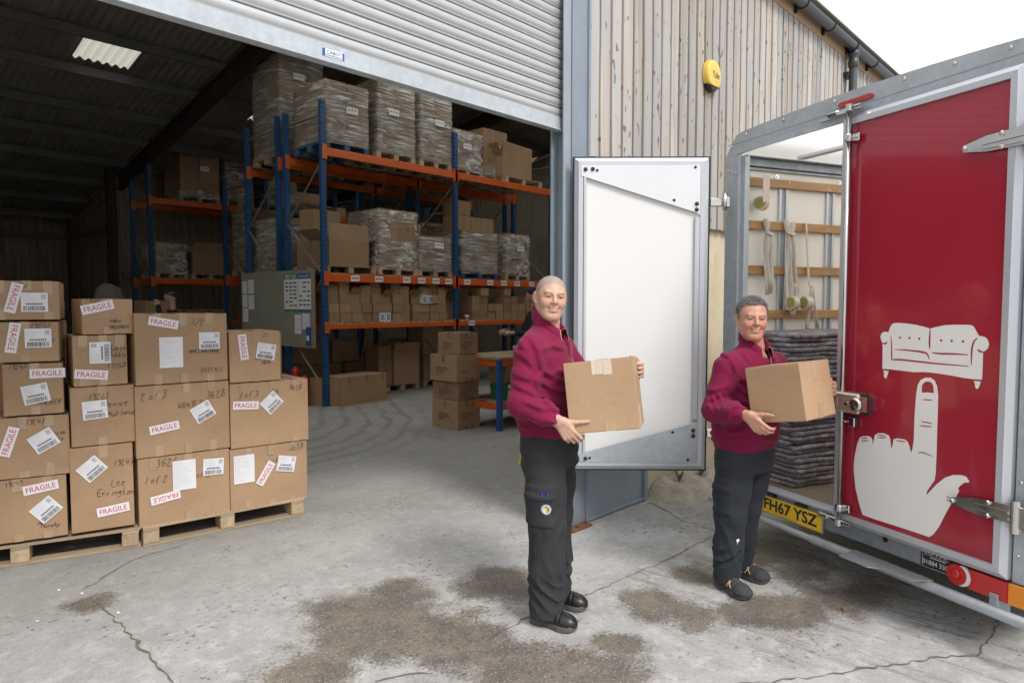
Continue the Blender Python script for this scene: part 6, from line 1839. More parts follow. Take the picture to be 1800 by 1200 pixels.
# ------------------------------------------------------------------ head
def head_parts(c, fwd, up, neck, style, res=.0031):
    """c = head centre; style: dict(w, jaw, hair). Returns (V, Q), local transform"""
    f, u, r = basis(fwd, up)
    c = np.array(c, float)
    L_ = lambda x, y, z: c + r * x + f * y + u * z
    B = np.array([r, f, u])
    G = Field(c - .19, c + np.array([.19, .19, .17]), res)
    W_ = style.get('w', 1.0)
    G.ell(L_(0, -.014, .036), (.075 * W_, .096, .083), .01, B=B)
    G.ell(L_(0, .012, .002), (.069 * W_, .076, .085), .02, B=B)
    G.ell(L_(0, .030, -.050), (.056 * W_, .058, .066), .025, B=B)
    for s in (-1, 1):
        G.cone(L_(s * .052 * W_, -.008, -.050), L_(s * .022, .060, -.098), .022, .018, .028)
        G.ell(L_(s * .038, .058, -.026), (.027, .026, .026), .018, B=B)
    G.ell(L_(0, .066, -.098), (.024, .022, .020), .018, B=B)
    G.cone(L_(-.036, .073, .024), L_(.036, .073, .024), .0125, .0125, .014)
    G.cone(L_(0, .082, .028), L_(0, .103, -.018), .0075, .0105, .010)
    G.ell(L_(0, .1035, -.022), (.0125, .011, .010), .006, B=B)
    for s in (-1, 1):
        G.ell(L_(s * .0125, .094, -.026), (.0085, .010, .0075), .005, B=B)
        G.ell(L_(s * .031, .097, .009), (.019, .016, .0105), .010, '-', B=B)      # sockets
        G.ell(L_(s * .031, .0735, .0085), (.0165, .0140, .0120), .004, B=B)        # closed-ish lids round the eye
        G.ell(L_(s * .031, .0905, .0065), (.0130, .0075, .0027), .0010, '-', B=B)   # squinting slit
        G.cone(L_(s * .050, .072, .004), L_(s * .057, .060, .001), .0015, .001, .003, '-')
        G.cone(L_(s * .020, .0955, -.032), L_(s * .037, .0790, -.056), .0055, .0050, .007, '-')   # smile fold
        G.cone(L_(s * .013, .0865, .0215), L_(s * .044, .0725, .0235), .0040, .0030, .006)          # brow
    # mouth: lips around a smiling opening
    mp = [L_(-.029, .074, -.0535), L_(-.016, .086, -.0590), L_(0, .0905, -.0605), L_(.016, .086, -.0590), L_(.029, .074, -.0535)]
    up_l = [p + u * .0055 + f * .0015 for p in mp]; lo_l = [p - u * .0075 - f * .0005 for p in mp]
    G.chain(up_l, [.003, .0048, .0050, .0048, .003], .004)
    G.chain(lo_l, [.003, .0056, .0062, .0056, .003], .004)
    for a, b in zip(mp[:-1], mp[1:]): G.cone(a + f * .006, b + f * .006, .0056, .0056, .0015, '-')
    for s in (-1, 1):                                                               # ears
        G.ell(L_(s * .0790 * W_, -.016, .000), (.0085, .0190, .031), .005, B=np.array([r * math.cos(.4) + f * (s * math.sin(.4)), f * math.cos(.4) - r * (s * math.sin(.4)), u]))
        G.ell(L_(s * .0885 * W_, -.009, .004), (.008, .010, .018), .004, '-', B=B)
        G.ell(L_(s * .076 * W_, -.004, -.028), (.007, .008, .010), .004, B=B)
    neck = np.array(neck, float)
    G.cone(L_(0, -.026, -.062), neck, .057 * style.get('neck', 1), .063 * style.get('neck', 1), .022)
    G.cone(L_(0, .010, -.085), neck + f * .02, .040, .046, .02)
    return G.mesh(), (c, f, u, r)


def hand_field(w, dirv, back, side, curls, thumb, res=.0032, scale=1.0, elbow=None):
    """w wrist, dirv towards the knuckles, back = back of hand normal, side = +1/-1 which side the thumb leaves"""
    d, n_, t = basis(dirv, back)
    t = t * side
    w = np.array(w, float)
    sc = scale
    L_ = lambda x, y, z: w + (d * x + t * y + n_ * z) * sc
    G = Field(w - .15, w + .15, res)
    G.F += 1
    base = [.031, .0105, -.0105, -.030]
    ln = [(.040, .025, .020), (.044, .029, .021), (.041, .026, .020), (.032, .020, .018)]
    kn = [.086, .091, .087, .079]
    for i in range(4):
        G.cone(L_(.008, base[i] * .62, 0), L_(kn[i], base[i], .004), .0150 * sc, .0110 * sc, .010)
        p = np.array([kn[i], base[i], .004]); ang = 0
        rr = [.0103, .0092, .0083, .0070] if i < 3 else [.0090, .0080, .0072, .0062]
        for j in range(3):
            ang += R(curls[i][j]) if hasattr(curls[i], '__len__') else R(curls[i] * (.9, 1.0, .7)[j])
            q = p + np.array([math.cos(ang) * ln[i][j], base[i] * .05, -math.sin(ang) * ln[i][j]])
            G.cone(L_(*p), L_(*q), rr[j] * sc, rr[j + 1] * sc, .003)
            p = q
    G.ell(L_(.045, 0, -.006), (.048 * sc, .036 * sc, .015 * sc), .008, B=np.array([d, t, n_]))
    G.cone(L_(.012, .020, -.008), L_(.050, .036, -.012), .017 * sc, .0125 * sc, .012)
    tp = [np.array(p, float) for p in thumb]
    G.cone(L_(.020, .026, -.008), L_(*tp[0]), .0150 * sc, .0118 * sc, .010)
    G.cone(L_(*tp[0]), L_(*tp[1]), .0115 * sc, .0100 * sc, .004)
    G.cone(L_(*tp[1]), L_(*tp[2]), .0102 * sc, .0078 * sc, .004)
    end = L_(-.07, 0, 0) if elbow is None else w + (np.array(elbow) - w) * (.10 / max(.01, np.linalg.norm(np.array(elbow) - w)))
    for o_ in (-.011, .011): G.cone(w + t * o_, end + t * o_, .0215 * sc, .026 * sc, .012)
    return G.mesh()


def skin_color(tone, frames, bald=None, stub=.35):
    def fn(V):
        C_ = np.tile(np.array(tone, np.float32), (len(V), 1))
        c, f, u, r = frames
        P = V - c
        x, y, z = P @ r, P @ f, P @ u
        hd = (np.abs(x) < .11) & (z > -.16) & (z < .14) & (y > -.13) & (y < .13)
        def blend(mask, col, a):
            m = (mask * a * hd)[:, None]; C_[:] = C_ * (1 - m) + np.array(col) * m
        ax = np.abs(x)
        blend(np.exp(-(((ax - .042) / .022) ** 2 + ((z + .022) / .022) ** 2)) * (y > .02), (tone[0] * 1.02, tone[1] * .72, tone[2] * .68), .55)     # cheeks
        blend(np.exp(-((x / .014) ** 2 + ((z + .020) / .014) ** 2)) * (y > .085), (tone[0] * 1.0, tone[1] * .76, tone[2] * .72), .5)              # nose tip
        zc = -.0605 + .0075 * (ax / .03) ** 2
        lips = np.exp(-((ax / .031) ** 6)) * np.exp(-(((z - zc + .001) / .0085) ** 4)) * (y > .055)
        blend(lips, (tone[0] * .80, tone[1] * .50, tone[2] * .50), .85)
        inner = np.exp(-((ax / .026) ** 6)) * np.exp(-(((z - zc) / .0032) ** 4)) * (y > .050)
        blend(inner, (.16, .05, .05), .6)
        brow = np.exp(-(((z - .0205 - .0045 * np.sin(np.clip((ax - .010) / .045, 0, 1) * 2.6)) / .0042) ** 2)) * sst(ax, .009, .016) * (1 - sst(ax, .048, .058)) * (y > .05)
        blend(brow, bald['brow'], bald.get('browa', .75))
        blend(np.exp(-(((ax - .078) / .010) ** 2 + (z / .026) ** 2 + ((y + .012) / .016) ** 2)), (tone[0] * .92, tone[1] * .66, tone[2] * .60), .6)
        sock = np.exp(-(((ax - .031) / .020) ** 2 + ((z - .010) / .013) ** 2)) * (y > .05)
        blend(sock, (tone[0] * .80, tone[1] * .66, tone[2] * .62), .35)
        eye = np.exp(-(((ax - .031) / .0145) ** 4 + ((z - .0060) / .0046) ** 4)) * (y > .06)
        blend(eye, (.10, .06, .05), .75)
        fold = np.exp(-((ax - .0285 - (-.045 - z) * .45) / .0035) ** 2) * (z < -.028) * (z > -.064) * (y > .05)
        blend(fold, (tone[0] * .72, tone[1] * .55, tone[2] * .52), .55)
        mot = cheap_noise(V[:, 0], V[:, 1], V[:, 2], 95, 3.0)
        blend(np.clip(mot * .9, 0, 1), (tone[0] * .95, tone[1] * .74, tone[2] * .70), .35)
        blend(np.clip(-mot * .9, 0, 1), (tone[0] * 1.05, tone[1] * 1.08, tone[2] * 1.05), .25)
        if bald.get('lines'):
            fl = np.maximum(np.exp(-((z - .052 + .004 * np.cos(x / .02)) / .0016) ** 2), np.exp(-((z - .064 + .004 * np.cos(x / .02)) / .0016) ** 2)) * (ax < .04) * (y > .05)
            blend(fl, (tone[0] * .74, tone[1] * .60, tone[2] * .56), .5)
        beard = sst(-z, .045, .075) * (y > -.03) * sst(y, -.03, .01)
        blend(beard, (tone[0] * .80, tone[1] * .80, tone[2] * .86), stub * .6)
        if bald.get('crop'):                        # very short hair over the skull
            lim = .050 + .020 * np.cos(x / .05) - .9 * np.clip(.055 - y, 0, .2) * 1.0
            mk_ = sst(z, lim - .004, lim + .010) * (1 - np.exp(-((ax - .078) / .01) ** 2 - (z / .03) ** 2) * 0)
            mk_ = np.maximum(mk_, sst(z, -.01, .012) * sst(-y, .02, .045))
            mk_ = np.maximum(mk_, sst(z, -.004, .012) * sst(-y, -.022, -.008) * (ax > .050))
            ear = np.exp(-(((ax - .083) / .012) ** 2 + ((z) / .035) ** 2 + ((y + .012) / .022) ** 2))
            blend(mk_ * (1 - np.clip(ear * 1.4, 0, 1)), bald['crop'], .80)
        return C_
    return fn


def surf(me, o, d):
    """first hit on a mesh from o along d"""
    bv = _bvh(me)
    h = bv.ray_cast(Vector(o), Vector(d).normalized())
    return h[0], h[1]


_BV = {}


def _bvh(me):
    if me.name not in _BV:
        _BV[me.name] = BVHTree.FromPolygons([v.co.copy() for v in me.vertices], [tuple(p.vertices) for p in me.polygons])
    return _BV[me.name]


def ribbon_on(me, pts2, d, w, name, mat, par, lift=.0025, flat=.4):
    """thin cord laid on a surface: pts2 are start points cast along d"""
    P = []
    for p in pts2:
        h, n_ = surf(me, p, d)
        if h is not None: P.append(h - Vector(d).normalized() * lift)
    if len(P) > 1: MB().tube(P, w, 6, flat=flat).build(name, mat, par, True)


def patch_on(me, o, d, upv, poly, name, mats, par, lift=.004, mi=0, extra=()):
    """flat patch laid on the surface, each vertex cast onto it"""
    d = Vector(d).normalized(); u = Vector(upv); r = d.cross(u).normalized(); u = r.cross(d)
    mb = MB()
    def ring(pl, lf, m_):
        vs = []
        for a, b in pl:
            h, n_ = surf(me, Vector(o) + r * a + u * b, d)
            if h is None: return
            vs.append(h - d * lf)
        mb.add(vs, [tuple(range(len(vs)))], m_)
    ring(poly, lift, mi)
    for pl, lf, m_ in extra: ring(pl, lf, m_)
    return mb.build(name, mats, par)


def shoe(par, heel, toe, mat_up, mat_sole, style):
    """heel and toe: ground points (x, y); two parts: upper and sole"""
    h, t = np.array([*heel, 0.0]), np.array([*toe, 0.0])
    f = (t - h); Ln = np.linalg.norm(f); f /= Ln; r = np.array([f[1], -f[0], 0])
    P = lambda a, b, z: h + f * (a * Ln) + r * b + np.array([0, 0, z])
    up = np.array([0, 0, 1.0]); B = np.array([f, r, up])
    lo, hi = np.minimum(h, t) - .09, np.maximum(h, t) + .09; lo[2], hi[2] = -.03, .17
    G = Field(lo, hi, .0045)
    k = Ln / .29
    tz_ = 1.0 if style == 'boot' else .84
    G.ell(P(.80, 0, .034), (.066 * k, .049, .044 * tz_), .02, B=B)
    G.ell(P(.58, 0, .040), (.085 * k, .045, .050 * tz_), .03, B=B)
    G.ell(P(.18, 0, .045), (.060 * k, .038, .055), .03, B=B)
    G.cone(P(.34, 0, .055), P(.27, 0, .105), .038, .036, .03)
    G.cone(P(.58, 0, .055), P(.42, 0, .085), .026, .030, .02)
    X, Y, Z = G.grid()
    G.F = np.maximum(G.F, .022 - Z)
    A = ((X - h[0]) * f[0] + (Y - h[1]) * f[1]) / Ln
    G.F += (.0022 * np.sin(A * 75) * np.exp(-((A - .66) / .07) ** 2) * (Z > .05)).astype(np.float32)
    if style == 'trail':
        G.F -= (.0035 * (1 - sst(np.abs(A - .86), .10, .115)) * (Z < .075) + .0030 * (Z < .045)).astype(np.float32)
    put("shoe_upper", np_mesh("shoe_upper", [G.mesh()], mat_up), par)
    S_ = Field(lo, hi, .0045)
    bb = (X - h[0]) * r[0] + (Y - h[1]) * r[1]
    a = A * Ln
    hw = np.interp(A, [-.1, 0, .12, .32, .48, .68, .82, .94, 1.02], [.02, .032, .040, .036, .038, .0525, .051, .040, .015])
    d1 = np.maximum(np.abs(bb) - hw, np.maximum(-a - .004, a - Ln - .006))
    edge = np.sqrt(np.maximum(np.abs(bb) - hw + .012, 0) ** 2 + np.maximum(np.maximum(-a + .012, a - Ln + .010), 0) ** 2) - .014
    toe_up = .012 * np.clip((A - .82) / .18, 0, 1) ** 2
    D = np.maximum(np.maximum(edge, Z - (.032 if style == 'boot' else .036) - toe_up * .5), (.0005 + toe_up) - Z)
    arch_ = (A > .30) & (A < .42)
    D = np.maximum(D, np.where(arch_, .010 - Z, D))
    if style == 'trail': D = D + .0025 * np.sin(A * 95) * (Z < .014)
    S_.F = D.astype(np.float32)
    put("shoe_sole", np_mesh("shoe_sole", [S_.mesh()], mat_sole), par)
    return P


def wrinkle(p, w, phase, warp):
    """sharp-crested fold pattern"""
    s = np.sin(p * (math.pi / w) + phase + warp)
    return 1 - 1.6 * np.abs(s) ** .75


def cheap_noise(X, Y, Z, s, seed=0.0):
    return (np.sin(X * s * 1.1 + 1.3 * np.sin(Y * s * .9 + seed) + seed) + np.sin(Y * s * 1.2 + 1.7 * np.sin(Z * s + seed * 2)) + np.sin(Z * s * .8 + 1.1 * np.sin(X * s * 1.3 + 3 + seed))) / 3


CREASE1 = [[(-0.193, 1.504), (-0.14, 1.412), (-0.118, 1.315), (-0.15, 1.272), (-0.14, 1.229), (-0.102, 1.186)], [(-0.253, 1.401), (-0.199, 1.369), (-0.15, 1.315)], [(-0.269, 1.294), (-0.21, 1.272), (-0.15, 1.256)], [(-0.263, 1.24), (-0.188, 1.207), (-0.113, 1.175)], [(-0.22, 1.164), (-0.134, 1.132), (-0.048, 1.121)], [(-0.231, 1.466), (-0.21, 1.412)], [(-0.118, 1.31), (-0.048, 1.261), (0.028, 1.229)], [(-0.14, 1.261), (-0.059, 1.207), (0.028, 1.175)], [(-0.113, 1.401), (-0.048, 1.423), (0.017, 1.401)], [(-0.199, 1.083), (-0.102, 1.059), (0.017, 1.054)], [(-0.14, 1.547), (-0.199, 1.504), (-0.242, 1.423)], [(-0.123, 1.186), (-0.048, 1.121), (0.006, 1.116)], [(-0.064, 1.272), (-0.016, 1.294), (0.033, 1.272)]]
CREASE2 = [[(-0.185, 1.353), (-0.155, 1.262), (-0.175, 1.191), (-0.19, 1.155), (-0.15, 1.12)], [(-0.312, 1.14), (-0.241, 1.16), (-0.18, 1.181)], [(-0.302, 1.089), (-0.241, 1.13), (-0.185, 1.15)], [(-0.261, 1.018), (-0.2, 1.079), (-0.129, 1.1)], [(-0.15, 1.059), (-0.099, 1.089), (-0.043, 1.069)], [(-0.139, 1.181), (-0.089, 1.14), (-0.043, 1.13)], [(-0.119, 1.221), (-0.058, 1.181)], [(-0.281, 1.353), (-0.21, 1.363), (-0.175, 1.333)], [(-0.089, 1.373), (-0.069, 1.312)], [(-0.251, 0.988), (-0.19, 0.947), (-0.089, 0.978)], [(-0.15, 1.12), (-0.099, 1.079), (-0.048, 1.008)], [(-0.241, 0.937), (-0.15, 0.907), (-0.058, 0.927)]]


def creases(X, Y, Z, lines_, yc, amp, wid):
    """cloth folds along drawn lines on the side of the body that the lines face: a ridge beside a groove"""
    out = np.zeros_like(X)
    x2, z2, m2 = X[:, 0, :], Z[:, 0, :], None
    acc = np.zeros_like(x2)
    for L_ in lines_:
        best = np.full(x2.shape, 9.0); sgn = np.zeros(x2.shape); along = np.zeros(x2.shape)
        tot = sum(math.dist(a, b) for a, b in zip(L_[:-1], L_[1:])); run = 0
        for (ax, az), (bx, bz) in zip(L_[:-1], L_[1:]):
            dx, dz = bx - ax, bz - az; l2 = dx * dx + dz * dz
            t = np.clip(((x2 - ax) * dx + (z2 - az) * dz) / l2, 0, 1)
            ex, ez = x2 - ax - t * dx, z2 - az - t * dz
            d = np.sqrt(ex * ex + ez * ez)
            s_ = np.sign(dx * ez - dz * ex)
            m = d < best
            best = np.where(m, d, best); sgn = np.where(m, s_, sgn); along = np.where(m, (run + t * math.sqrt(l2)) / tot, along)
            run += math.sqrt(l2)
        q = best * sgn / wid
        fade = np.clip(np.minimum(along, 1 - along) * 5, 0.0, 1)
        acc += fade * ((q - .25) * np.exp(-(q - .25) ** 2 * .9)) * 1.5
    return amp * acc[:, None, :] * (1 - sst(Y - yc, -.05, .03))


def person(label, origin, rz, S):
    """S: dict of joints and sizes in a frame with x to the right of the view, y away, z up"""
    g = np.array(S['face']); g = g / np.linalg.norm(g)
    lat = np.array([g[1], -g[0]])                       # towards his right side
    sk = []
    hp, fr_ = head_parts(S['head'], S['look'], S['up'], S['neck'], S['style'])
    sk.append(hp)
    for hnd in S['hands']: sk.append(hand_field(**hnd))
    # inner body under the clothes, in one skin with head and hands
    G = Field((-.42, -.42, .02), (.55, .42, S['neck'][2] + .06), .016)
    tz = S['torso']
    G.loft([(z, x, y, rl * .86, rg * .82) for z, x, y, rl, rg in tz], g, .03)
    G.cone((tz[-1][1], tz[-1][2], tz[-1][0] - .03), S['neck'], .07, .058, .04)
    for a in S['arms']:
        G.chain(a[:3], [.048, .042, .027], .02)
    for l in S['legs']: G.chain(l, [.085, .06, .038], .03)
    sk.append(G.mesh())
    me = np_mesh("person", sk, 'skin', skin_color(S['tone'], fr_, S['style'], S['style'].get('stub', .3)))
    po = put("person", me, None, origin, (0, 0, rz), label, "person")
    c, f, u, r = fr_
    # eyes and teeth
    for s in (-1, 1):
        def E(dx, dz, o_=0.0): return tuple(c + r * (s * .031 + dx) + f * (.0872 + o_ - 9.0 * dx * dx - .05 * abs(s * .004 + dx)) + u * (.0062 + dz))
        xs_ = [-.0115 + .023 * k / 8 for k in range(9)]
        hi_ = [E(x_, .0024 * S.get('eye', 1) * (1 - (x_ / .0118) ** 2) ** .5) for x_ in xs_]; lo_ = [E(x_, -.0019 * S.get('eye', 1) * (1 - (x_ / .0118) ** 2) ** .5) for x_ in xs_]
        MB().add(hi_ + lo_, [(k, k + 1, 10 + k, 9 + k) for k in range(8)]).build("eye", 'eye', po, True)
        MB().add([E(.0046 * math.cos(a_) , max(-.0019 * S.get('eye', 1), min(.0024 * S.get('eye', 1), .0046 * math.sin(a_))), .0006) for a_ in [k * math.pi / 7 for k in range(14)]], [tuple(range(14))]).build("iris", 'iris', po)
        MB().tube([E(x_ * 1.08, .0027 * S.get('eye', 1) * max(0, 1 - (x_ / .0122) ** 2) ** .5 + .0004, .0004) for x_ in xs_], .0011, 5).build("eyelash_line", 'iris', po)
    tp_ = [c + r * x_ + f * (.0925 - 15 * x_ * x_) + u * (-.0590 + 7 * x_ * x_) for x_ in (-.0165, -.011, -.0055, 0, .0055, .011, .0165)]
    mb = MB(); mb.add([tuple(p + u * .0036) for p in tp_] + [tuple(p - u * .0026) for p in tp_], [(i, i + 1, i + 8, i + 7) for i in range(6)]); mb.build("teeth", 'teeth', po, True)

    # sweatshirt
    G = Field((-.46, -.46, tz[0][0] - .06), (.60, .46, S['neck'][2] + .12), .0058)
    G.loft(tz, g, .035, 2.4)
    nk = np.array(S['neck'])
    G.cone((tz[-1][1], tz[-1][2], tz[-1][0] - .035), nk + np.array([0, 0, .03]), .112, .074, .06)
    for a in S['arms']:
        sh, el, wr = [np.array(p, float) for p in a[:3]]
        G.chain([sh, sh * .5 + el * .5, el, el * .35 + wr * .65, wr], S.get('sleeve', [.080, .070, .064, .055, .047]), .035)
        nk_in = np.array([tz[-2][1], tz[-2][2], sh[2] - .02])
        G.cone(nk_in * .6 + sh * .4 + np.array([0, 0, .02]), sh, .085, .070, .08)
    X, Y, Z = G.grid()
    dsp = np.zeros_like(X)
    wz = cheap_noise(X, Y, Z, 9, S['seed'])
    pat = .15 + .85 * sst(cheap_noise(X, Y, Z, 13, S['seed'] + 5), -.25, .45)
    for a in S['arms']:
        sh, el, wr = [np.array(p, float) for p in a[:3]]
        for p, q, per, amp in ((sh, el, .070, .0090), (el, wr, .048, .0125)):
            d = q - p; L_ = np.linalg.norm(d); d = d / L_
            t = (X - p[0]) * d[0] + (Y - p[1]) * d[1] + (Z - p[2]) * d[2]
            rad = np.sqrt(np.maximum((X - p[0]) ** 2 + (Y - p[1]) ** 2 + (Z - p[2]) ** 2 - t * t, 0))
            m = sst(t, -.03, .05) * (1 - sst(t, L_ - .04, L_ + .02)) * (1 - sst(rad, .09, .12))
            nearel = np.exp(-(((t - (L_ if p is sh else 0)) / .10) ** 2))
            dsp += .55 * amp * pat * m * (.30 + 1.1 * nearel) * wrinkle(.75 * t + .75 * Z + .5 * X, per, S['seed'], 2.8 * wz)
        # ribbed cuff
        d = wr - el; L_ = np.linalg.norm(d); d = d / L_
        t = (X - el[0]) * d[0] + (Y - el[1]) * d[1] + (Z - el[2]) * d[2] - L_
        rad = np.sqrt(np.maximum((X - wr[0]) ** 2 + (Y - wr[1]) ** 2 + (Z - wr[2]) ** 2 - t * t, 0))
        cm = (rad < .09) * sst(t, -.058, -.052)
        dsp -= .0055 * cm
        G.F = np.where((rad < .085) & (t > -.03), np.maximum(G.F, t - .010), G.F)
    # drapes on the body: folds running from the arms to the hem, gathered above the waistband
    z0 = tz[0][0]
    low = np.exp(-(((Z - z0 - .085) / .055) ** 2))
    dsp += .0150 * pat * low * wrinkle(Z + .25 * X - .15 * Y, .050, 1.0 + S['seed'], 1.8 * wz)
    midz = np.exp(-(((Z - z0 - .26) / .15) ** 2))
    dsp += .0060 * pat * midz * wrinkle(Z * .8 + .55 * X + .35 * Y, .085, S['seed'] * 2, 2.0 * wz)
    dsp += creases(X, Y, Z, S['crease'], S['crease_y'], .0105, .017)
    band = sst(Z, z0 + .050, z0 + .043)
    dsp -= .007 * band
    dsp -= .0040 * np.exp(-(((Z - z0 - .048) / .005) ** 2))
    G.F -= dsp.astype(np.float32)
    # neck opening: higher at the nape, a V at the throat where the zip is undone
    gco = (X - nk[0]) * g[0] + (Y - nk[1]) * g[1]; lco = (X - nk[0]) * lat[0] + (Y - nk[1]) * lat[1] + .012
    rad = np.sqrt(gco ** 2 + lco ** 2)
    G.F = np.where(rad < .125, np.maximum(G.F, Z - (nk[2] + .030 - .75 * gco)), G.F).astype(np.float32)
    vee = np.abs(lco) - np.clip((Z - (nk[2] - .150)) * .36, -.05, .05)
    G.F = np.where((gco > .01) & (Z > nk[2] - .16), np.maximum(G.F, -np.maximum(vee, .03 - gco)), G.F).astype(np.float32)
    me_s = np_mesh("sweatshirt", [G.mesh()], 'sweat')
    so = put("sweatshirt", me_s, po)
    # collar: stand-up half-zip collar folded open at the front, polo collar inside
    def collar(name, mat, r0, h1, gap, par, thick, flare, tilt, base, trim=False):
        """turned collar: rises round the nape, falls open in two leaves at the throat"""
        vs, fs = [], []
        n_ = 44
        gf = np.array([g[0], g[1], 0]); gr = np.array([gf[1], -gf[0], 0])
        for i in range(n_ + 1):
            a_ = gap + (2 * math.pi - 2 * gap) * i / n_
            fr = (1 + math.cos(a_)) / 2
            op = fr ** 5
            lean = flare * op
            rows = [(r0 - .002, -.045), (r0, h1 * .5), (r0 + .002 + lean * .5, h1 * (1 - .25 * op)), (r0 + thick + .002 + lean * .6, h1 * (1 - .25 * op) + .001), (r0 + thick + .006 + lean, h1 * .35 - .02 * op), (r0 + thick + .009 + lean * 1.15, base - .035 * op)]
            for (rr, hh) in rows:
                p = nk + gf * (math.cos(a_) * rr * 1.04 + .008) + gr * (math.sin(a_) * rr)
                p[2] += hh + .012 - tilt * math.cos(a_) * rr
                vs.append(tuple(p))
        m_ = 6
        for i in range(n_):
            for j in range(m_ - 1): fs.append((i * m_ + j, i * m_ + j + 1, (i + 1) * m_ + j + 1, (i + 1) * m_ + j))
        if trim:
            for i in (0, n_): MB().tube([vs[i * 6 + j] for j in (1, 2, 3, 4, 5)], .0042, 6, flat=.6).build('zip_tape', 'zip', par, True)
        return put(name, MB().add(vs, fs).mesh(name, mat, True), par)
    collar("collar", 'sweat', .072, .058, S['gap'], so, .008, .028, .72, -.012, True)
    collar("polo_collar", 'polo', .064, .040, S['gap'] * .8, so, .004, .010, .85, -.02)
    Q_ = Field((-.30, -.30, nk[2] - .30), (.30, .30, nk[2] + .05), .009)
    Q_.loft([(z, x, y, rl * .93, rg * .93) for z, x, y, rl, rg in tz], g, .03, 2.4)
    Q_.cone((tz[-1][1], tz[-1][2], tz[-1][0] - .05), nk, .100, .066, .05)
    X2, Y2, Z2 = Q_.grid()
    g2_ = (X2 - nk[0]) * g[0] + (Y2 - nk[1]) * g[1]; l2_ = (X2 - nk[0]) * lat[0] + (Y2 - nk[1]) * lat[1] + .012
    Q_.F = np.maximum(np.maximum(Q_.F, Z2 - (nk[2] + .01 - .85 * g2_)), nk[2] - .27 - Z2).astype(np.float32)
    v2 = np.abs(l2_) - np.clip((Z2 - (nk[2] - .105)) * .30, -.05, .05)
    Q_.F = np.where(g2_ > .02, np.maximum(Q_.F, -np.maximum(v2, .035 - g2_)), Q_.F).astype(np.float32)
    put("polo_shirt", np_mesh("polo_shirt", [Q_.mesh()], 'polo'), so)
    # zip from the collar opening down the chest
    ch = np.array([*(g * .5), 0])
    cx, cy = tz[-1][1], tz[-1][2]
    gd = Vector((-g[0], -g[1], 0))
    for sg_ in (-1, 1):
        el_ = [(nk[0] + g[0] * .5 + lat[0] * (sg_ * w_ - .012), nk[1] + g[1] * .5 + lat[1] * (sg_ * w_ - .012), nk[2] - .150 + w_ / .36) for w_ in (.003, .010, .018, .027, .036)]
        ribbon_on(me_s, el_, gd, .0040, 'zip_tape', 'zip', so, .0005)
    zl = []
    for k in range(9):
        zz = nk[2] - .148 - k * .013
        zl.append((cx + g[0] * .5 + lat[0] * -.004 * k, cy + g[1] * .5 + lat[1] * -.004 * k, zz))
    ribbon_on(me_s, zl, gd, .0042, "zip", 'zip', so, .001)
    if zl:
        h, _ = surf(me_s, zl[-1], gd)
        if h is not None: MB().box(-.004, .004, -.003, .003, -.028, .0, .001).build("zip_pull", 'zip', so, loc=tuple(h - gd * .004))
    # small white embroidered mark on the left chest
    lo_ = np.array([cx, cy]) + g * .5 - lat * .085
    d_ = gd
    patch_on(me_s, (lo_[0], lo_[1], S['logo_z']), d_, (0, 0, 1), [(-.004, -.016), (.004, -.016), (.005, .014), (-.003, .016)], "embroidery", ['white'], so, .003, 0,
             [([(.010, -.012), (.034, -.010), (.034, -.004), (.010, -.006)], .003, 0), ([(.012, .002), (.028, .003), (.027, .009), (.013, .008)], .003, 0), ([(-.022, .006), (-.008, .020), (-.010, .025), (-.025, .011)], .003, 0)])

    # trousers
    G = Field((-.36, -.40, S['hem'] - .03), (.40, .40, z0 + .10), .0060)
    pv = S['pelvis']
    G.loft(pv, g, .03, 2.3)
    for l, rs in zip(S['legs'], S['leg_r']):
        hip, kn, an = [np.array(p, float) for p in l]
        G.chain([hip, hip * .45 + kn * .55, kn, kn * .5 + an * .5, an], rs, .03)
    X, Y, Z = G.grid()
    wz = cheap_noise(X, Y, Z, 8, S['seed'] + 2)
    pat = .15 + .85 * sst(cheap_noise(X, Y, Z, 11, S['seed'] + 8), -.25, .45)
    dsp = np.zeros_like(X)
    hemz = S['hem']
    for l, rs in zip(S['legs'], S['leg_r']):
        hip, kn, an = [np.array(p, float) for p in l]
        tt = np.clip((Z - an[2]) / (kn[2] - an[2]), -1, 1)
        axx = an[0] + (kn[0] - an[0]) * tt; axy = an[1] + (kn[1] - an[1]) * tt
        near = 1 - sst(np.sqrt((X - axx) ** 2 + (Y - axy) ** 2), .10, .13)
        ankle = np.exp(-(((Z - hemz - .13) / .085) ** 2))
        dsp += .0110 * pat * near * ankle * wrinkle(Z + .95 * (X - axx) * S['twist'] - .5 * (Y - axy), .075, S['seed'] + an[0] * 9, 1.5 * wz)
        knee = np.exp(-(((Z - kn[2]) / .11) ** 2))
        dsp += .0080 * pat * near * knee * wrinkle(.6 * Z - .9 * (X - axx) * S['twist'], .07, 2 + S['seed'], 1.8 * wz)
        calf = np.exp(-(((Z - (kn[2] + an[2]) / 2) / .12) ** 2))
        dsp += .0070 * pat * near * calf * wrinkle(X * 1.1 + Y * .7 + Z * .22, .075, 1 + S['seed'], 1.6 * wz)
    hipm = np.exp(-(((Z - z0 + .16) / .09) ** 2))
    dsp += .0085 * pat * hipm * wrinkle(Z * .7 - .8 * X - .4 * Y, .075, S['seed'], 1.8 * wz)
    # pressed outer seam
    seam = np.abs((X - S['pocket']['c'][0]) * g[0] + (Y - S['pocket']['c'][1]) * g[1])
    dsp += .0030 * np.exp(-((seam - .010) / .006) ** 2) * ((X - S['pocket']['c'][0]) * lat[0] + (Y - S['pocket']['c'][1]) * lat[1] > .02) * (Z < S['pocket']['z'] - .09)
    # cargo pocket and flaps raised on the near leg
    pk = S['pocket']
